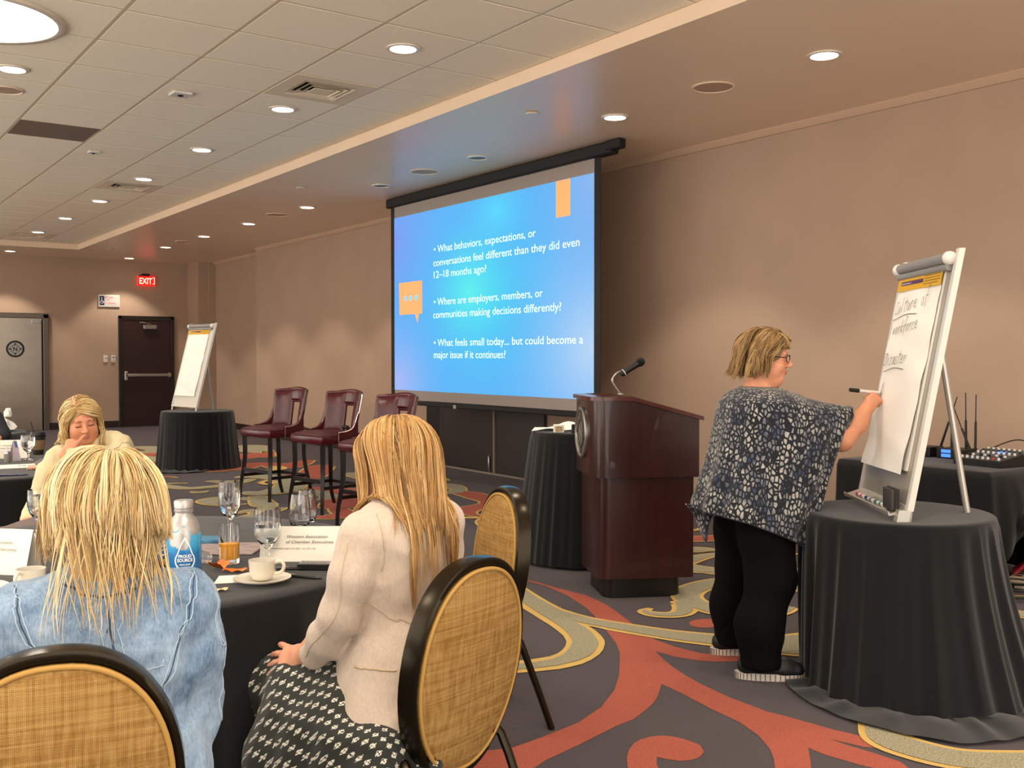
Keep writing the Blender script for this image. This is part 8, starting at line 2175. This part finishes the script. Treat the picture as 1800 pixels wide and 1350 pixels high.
grow_hair('hair', HC, HR, 1.10, m_hairP, pw, bothP, n=2800, gap=72, part=0.15, front=0.75, zend=zp, length=0.115, vol=(0.06, 0.34), wave=0.010, wfreq=52, clumps=70, seed=45, r=0.0018, steps=18, roots=0.3, tones=(0.5, 0.28), inner=0.3, radii=(0.082, 0.101, 0.098), flare=0.05, curl_end=0.02)
# fringe
grow_hair('hair', HC, HR, 1.08, m_hairP, pw, bothP, n=520, gap=8, part=0.1, front=0.35, zend=lambda az, ci, g: 0.3 + 0.4 * g.random(len(az)), length=0.03, vol=(0.10, 0.22), wave=0.004, wfreq=30, clumps=24, seed=47, r=0.0017, steps=12, roots=0.2, tones=(0.6, 0.25), azbias=lambda a, g: np.sign(a) * (8 + 50 * g.random(len(a))), droop=66)
# marker in her hand
d_ = np.array([0.30, 0.86, 0.05]); d_ = d_ / np.linalg.norm(d_)
YAW = Matrix.Translation((3.68, 3.25, 0)) @ Matrix.Rotation(yaw_of((0.938, -0.346)), 4, 'Z')
mc = YAW @ Vector((0.062, 0.575, 1.288)); md = (YAW.to_3x3() @ Vector((-0.05, -0.97, 0.10))).normalized()
t = thing('whiteboard_marker', 'black capped marker held in the writing hand', 'marker', tuple(mc))
MB().tube([tuple(md * -0.055), tuple(md * 0.06)], 0.0085, 10).build('marker_body', m_white, t, ang=40)
MB().tube([tuple(md * 0.058), tuple(md * 0.105)], [0.0098, 0.0092], 10).build('marker_cap', m_black, t, ang=40)
MB().tube([tuple(md * -0.075), tuple(md * -0.055)], [0.003, 0.007], 8).build('marker_tip', m_black, t, ang=40)

# ---------------------------------------------------------------- woman resting her chin on her hand, and a guest at the left edge
m_trench = M('trench_cream', 'cfc19a', rough=0.8, spec=0.2, var=(8, 0.06), bump=(400, 0.15), sheen=0.15)
m_plaid = M('plaid_grey', '6d6060', rough=0.85, var=(120, 0.4), stretch=(1, 5, 1))
w3 = thing('person', 'blonde woman in a cream trench coat resting her chin on her hand', 'person', (1.335, 5.925, 0), yaw_of((-0.219, -0.975)))
HC = (0.03, 0.03, 1.112)
HR = rotz(math.radians(9)) @ roty(math.radians(7)) @ rotx(math.radians(-14))
f = SDF()
f.ell((0.03, -0.03, 0.56), (0.17, 0.13, 0.13), 0.06); f.ell((0.02, -0.03, 0.72), (0.135, 0.10, 0.14), 0.08); f.ell((0.0, -0.02, 0.85), (0.15, 0.105, 0.13), 0.08)
LSs, LEe, LWw = (-0.130, 0.0, 0.985), (-0.170, 0.14, 0.925), (0.108, 0.215, 0.945)
RSs, REe, RWw = (0.150, -0.01, 0.91), (0.235, 0.04, 0.70), (0.30, 0.16, 0.58)
f.cap((0.12, -0.02, 0.915), (-0.11, -0.02, 0.97), 0.05, 0.05, 0.06); f.cap((0.0, -0.02, 0.93), (0.02, 0.0, 1.03), 0.06, 0.052, 0.06)
TH = add_head(f, HC, HR, 1.05)
f.chain([LSs, LEe, LWw], [0.045, 0.042, 0.026], 0.03); f.chain([RSs, REe, RWw], [0.045, 0.04, 0.026], 0.03)
add_hand(f, LWw, (-0.48, -0.30, 0.82), (-0.35, -0.85, -0.3), -1, curl=0.9, fc=(0.18, 0.95, 1.1, 1.15), thumb=0.9, s=0.95)
add_hand(f, RWw, (0.35, 0.75, -0.45), (0.0, -0.3, -0.9), -1, curl=0.35, s=0.95)
for s, kx in ((-1, 0.30), (1, 0.43)):
    f.chain([(0.03 + s * 0.08, 0, 0.54), (kx, 0.34, 0.50), (kx - 0.02, 0.32, 0.10)], [0.085, 0.06, 0.04], 0.05)
    f.cap((kx - 0.02, 0.32, 0.07), (kx + 0.05, 0.46, 0.045), 0.034, 0.03, 0.04)
sdf_obj('body', f, 0.0065, m_skin2, w3)
body3 = f
j = SDF()
j.ell((0.03, -0.03, 0.57), (0.20, 0.16, 0.14), 0.06); j.ell((0.02, -0.03, 0.72), (0.155, 0.12, 0.15), 0.08); j.ell((0.0, -0.02, 0.85), (0.168, 0.125, 0.13), 0.08)
j.cap((0.12, -0.02, 0.915), (-0.11, -0.02, 0.975), 0.062, 0.066, 0.06)
j.chain([LSs, (-0.165, 0.05, 0.965), LEe, (-0.03, 0.18, 0.925), (0.078, 0.21, 0.937)], [0.068, 0.064, 0.058, 0.050, 0.046], 0.03)
j.chain([RSs, (0.20, 0.01, 0.82), REe, (0.265, 0.10, 0.63), (0.285, 0.135, 0.605)], [0.062, 0.062, 0.056, 0.05, 0.045], 0.03)
j.chain([(0.14, -0.06, 0.70), (0.22, -0.04, 0.60), (0.26, 0.02, 0.45)], [0.07, 0.06, 0.06], 0.08)
j.cut(TH(0, 0.05, -0.18), (0.062, 0.085, 0.06), 0.01)
for a in np.linspace(0.6, 2 * math.pi - 0.6, 9): j.cap((0.08 * math.sin(a) + 0.0, 0.075 * math.cos(a) - 0.02, 0.985 - 0.06 * math.sin(a) * 0.3), (0.095 * math.sin(a), 0.095 * math.cos(a) - 0.02, 0.95), 0.012, 0.016, 0.02)
j.wrinkle(0.010, 15, 61); j.wrinkle(0.008, 22, 62, LEe, 0.15)
jk = sdf_obj('trench_coat', j, 0.007, m_trench, w3)
seam('seam', j, [(-0.02, 0.26, 0.99), (-0.06, 0.25, 0.985), (-0.14, 0.2, 0.97), (-0.2, 0.1, 0.97)], M('trench_seam', 'a5946c', rough=0.8), jk, r=0.0016)
k = SDF(); k.ell((0.03, 0, 0.54), (0.19, 0.15, 0.10), 0.05)
for s, kx in ((-1, 0.30), (1, 0.43)):
    k.chain([(0.03 + s * 0.08, 0, 0.54), (kx, 0.34, 0.505), (kx - 0.02, 0.32, 0.12)], [0.105, 0.078, 0.06], 0.05)
k.plane((0, 0, 0.10), (0, 0, -1), 0.01)
sdf_obj('trousers', k, 0.010, m_plaid, w3)
for kx in (0.28, 0.41):
    sh = SDF().cap((kx, 0.30, 0.045), (kx + 0.06, 0.46, 0.035), 0.042, 0.036, 0.02).plane((0, 0, 0.004), (0, 0, -1), 0.004)
    sdf_obj('shoe', sh, 0.008, m_black, w3)
face_bits(TH, 1.05, HR, w3, look_down=True)
both3 = Sampled([body3, j], lo=(-0.35, -0.35, 0.65), hi=(0.38, 0.38, 1.30))
m_hair3 = hair_material('hair_honey', '7a5a30', 'cfab6e', 'efdcae')
hair_cap('hair_underlayer', HC, HR, 1.04, m_hair3, w3)
def z3(az, ci, g): return np.interp(np.abs(az), [40, 80, 180], [1.05, 1.0, 0.9]) * (1 - 0.35 * g.random(len(az)) ** 1.4)
grow_hair('hair', HC, HR, 1.04, m_hair3, w3, both3, n=2300, gap=66, part=0.34, front=0.78, zend=z3, length=0.18, vol=(0.03, 0.26), wave=0.013, wfreq=46, clumps=60, seed=65, r=0.0018, steps=20, roots=0.3, tones=(0.66, 0.26), inner=0.2, radii=(0.080, 0.099, 0.096), flare=0.03, curl_end=0.02)

m_dkknit = M('dark_knit', '17181f', rough=0.85, bump=(300, 0.2))
w5 = thing('person', 'guest in a dark sleeve cut off by the left picture edge', 'person', (1.20, 9.30, 0), yaw_of((-0.10, -0.99)))
f = SDF()
f.ell((0, -0.02, 0.56), (0.17, 0.13, 0.13), 0.06); f.ell((0, 0, 0.75), (0.14, 0.10, 0.15), 0.08); f.ell((0, 0, 0.88), (0.16, 0.11, 0.14), 0.08)
f.cap((-0.15, 0, 0.97), (0.15, 0, 0.97), 0.05, 0.05, 0.06); f.cap((0, 0, 0.96), (0, 0.03, 1.04), 0.06, 0.052, 0.06)
HC = (0.0, 0.05, 1.13); HR = rotx(math.radians(-10))
TH = add_head(f, HC, HR, 0.97)
L5 = [(-0.18, 0, 0.955), (-0.225, 0.10, 0.83), (-0.16, 0.40, 0.80)]; R5 = [(0.18, 0, 0.955), (0.23, 0.16, 0.79), (0.10, 0.42, 0.80)]
f.chain(L5, [0.048, 0.043, 0.027], 0.03); f.chain(R5, [0.048, 0.043, 0.027], 0.03)
add_hand(f, L5[2], (0.35, 0.93, 0.0), (0.5, 0, -0.8), -1, curl=0.6); add_hand(f, R5[2], (-0.35, 0.93, 0.0), (-0.5, 0, -0.8), 1, curl=0.6)
for s in (-1, 1): f.chain([(s * 0.09, 0.02, 0.54), (s * 0.11, 0.42, 0.50), (s * 0.10, 0.42, 0.06)], [0.085, 0.06, 0.04], 0.05)
sdf_obj('body', f, 0.008, m_skin, w5)
j = SDF(); j.ell((0, -0.02, 0.58), (0.185, 0.145, 0.12), 0.06); j.ell((0, 0, 0.75), (0.155, 0.115, 0.15), 0.08); j.ell((0, 0, 0.88), (0.175, 0.125, 0.14), 0.08); j.cap((-0.15, 0, 0.97), (0.15, 0, 0.97), 0.062, 0.062, 0.06)
j.chain(L5[:2] + [(-0.19, 0.28, 0.81)], [0.062, 0.058, 0.045], 0.03); j.chain(R5[:2] + [(0.16, 0.32, 0.80)], [0.062, 0.058, 0.045], 0.03); j.wrinkle(0.006, 15, 71)
sdf_obj('sweater', j, 0.009, m_dkknit, w5)
face_bits(TH, 0.97, HR, w5, look_down=True)
m_hair5 = hair_material('hair_silver', '8d8984', 'c9c6c0', 'efedea')
hair_cap('hair_underlayer', HC, HR, 1.04, m_hair5, w5)
grow_hair('hair', HC, HR, 1.06, m_hair5, w5, None, n=450, gap=55, part=0.2, front=0.8, length=0.06, vol=(0.06, 0.3), wave=0.006, wfreq=40, clumps=40, seed=75, r=0.0024, steps=12, roots=0.1)
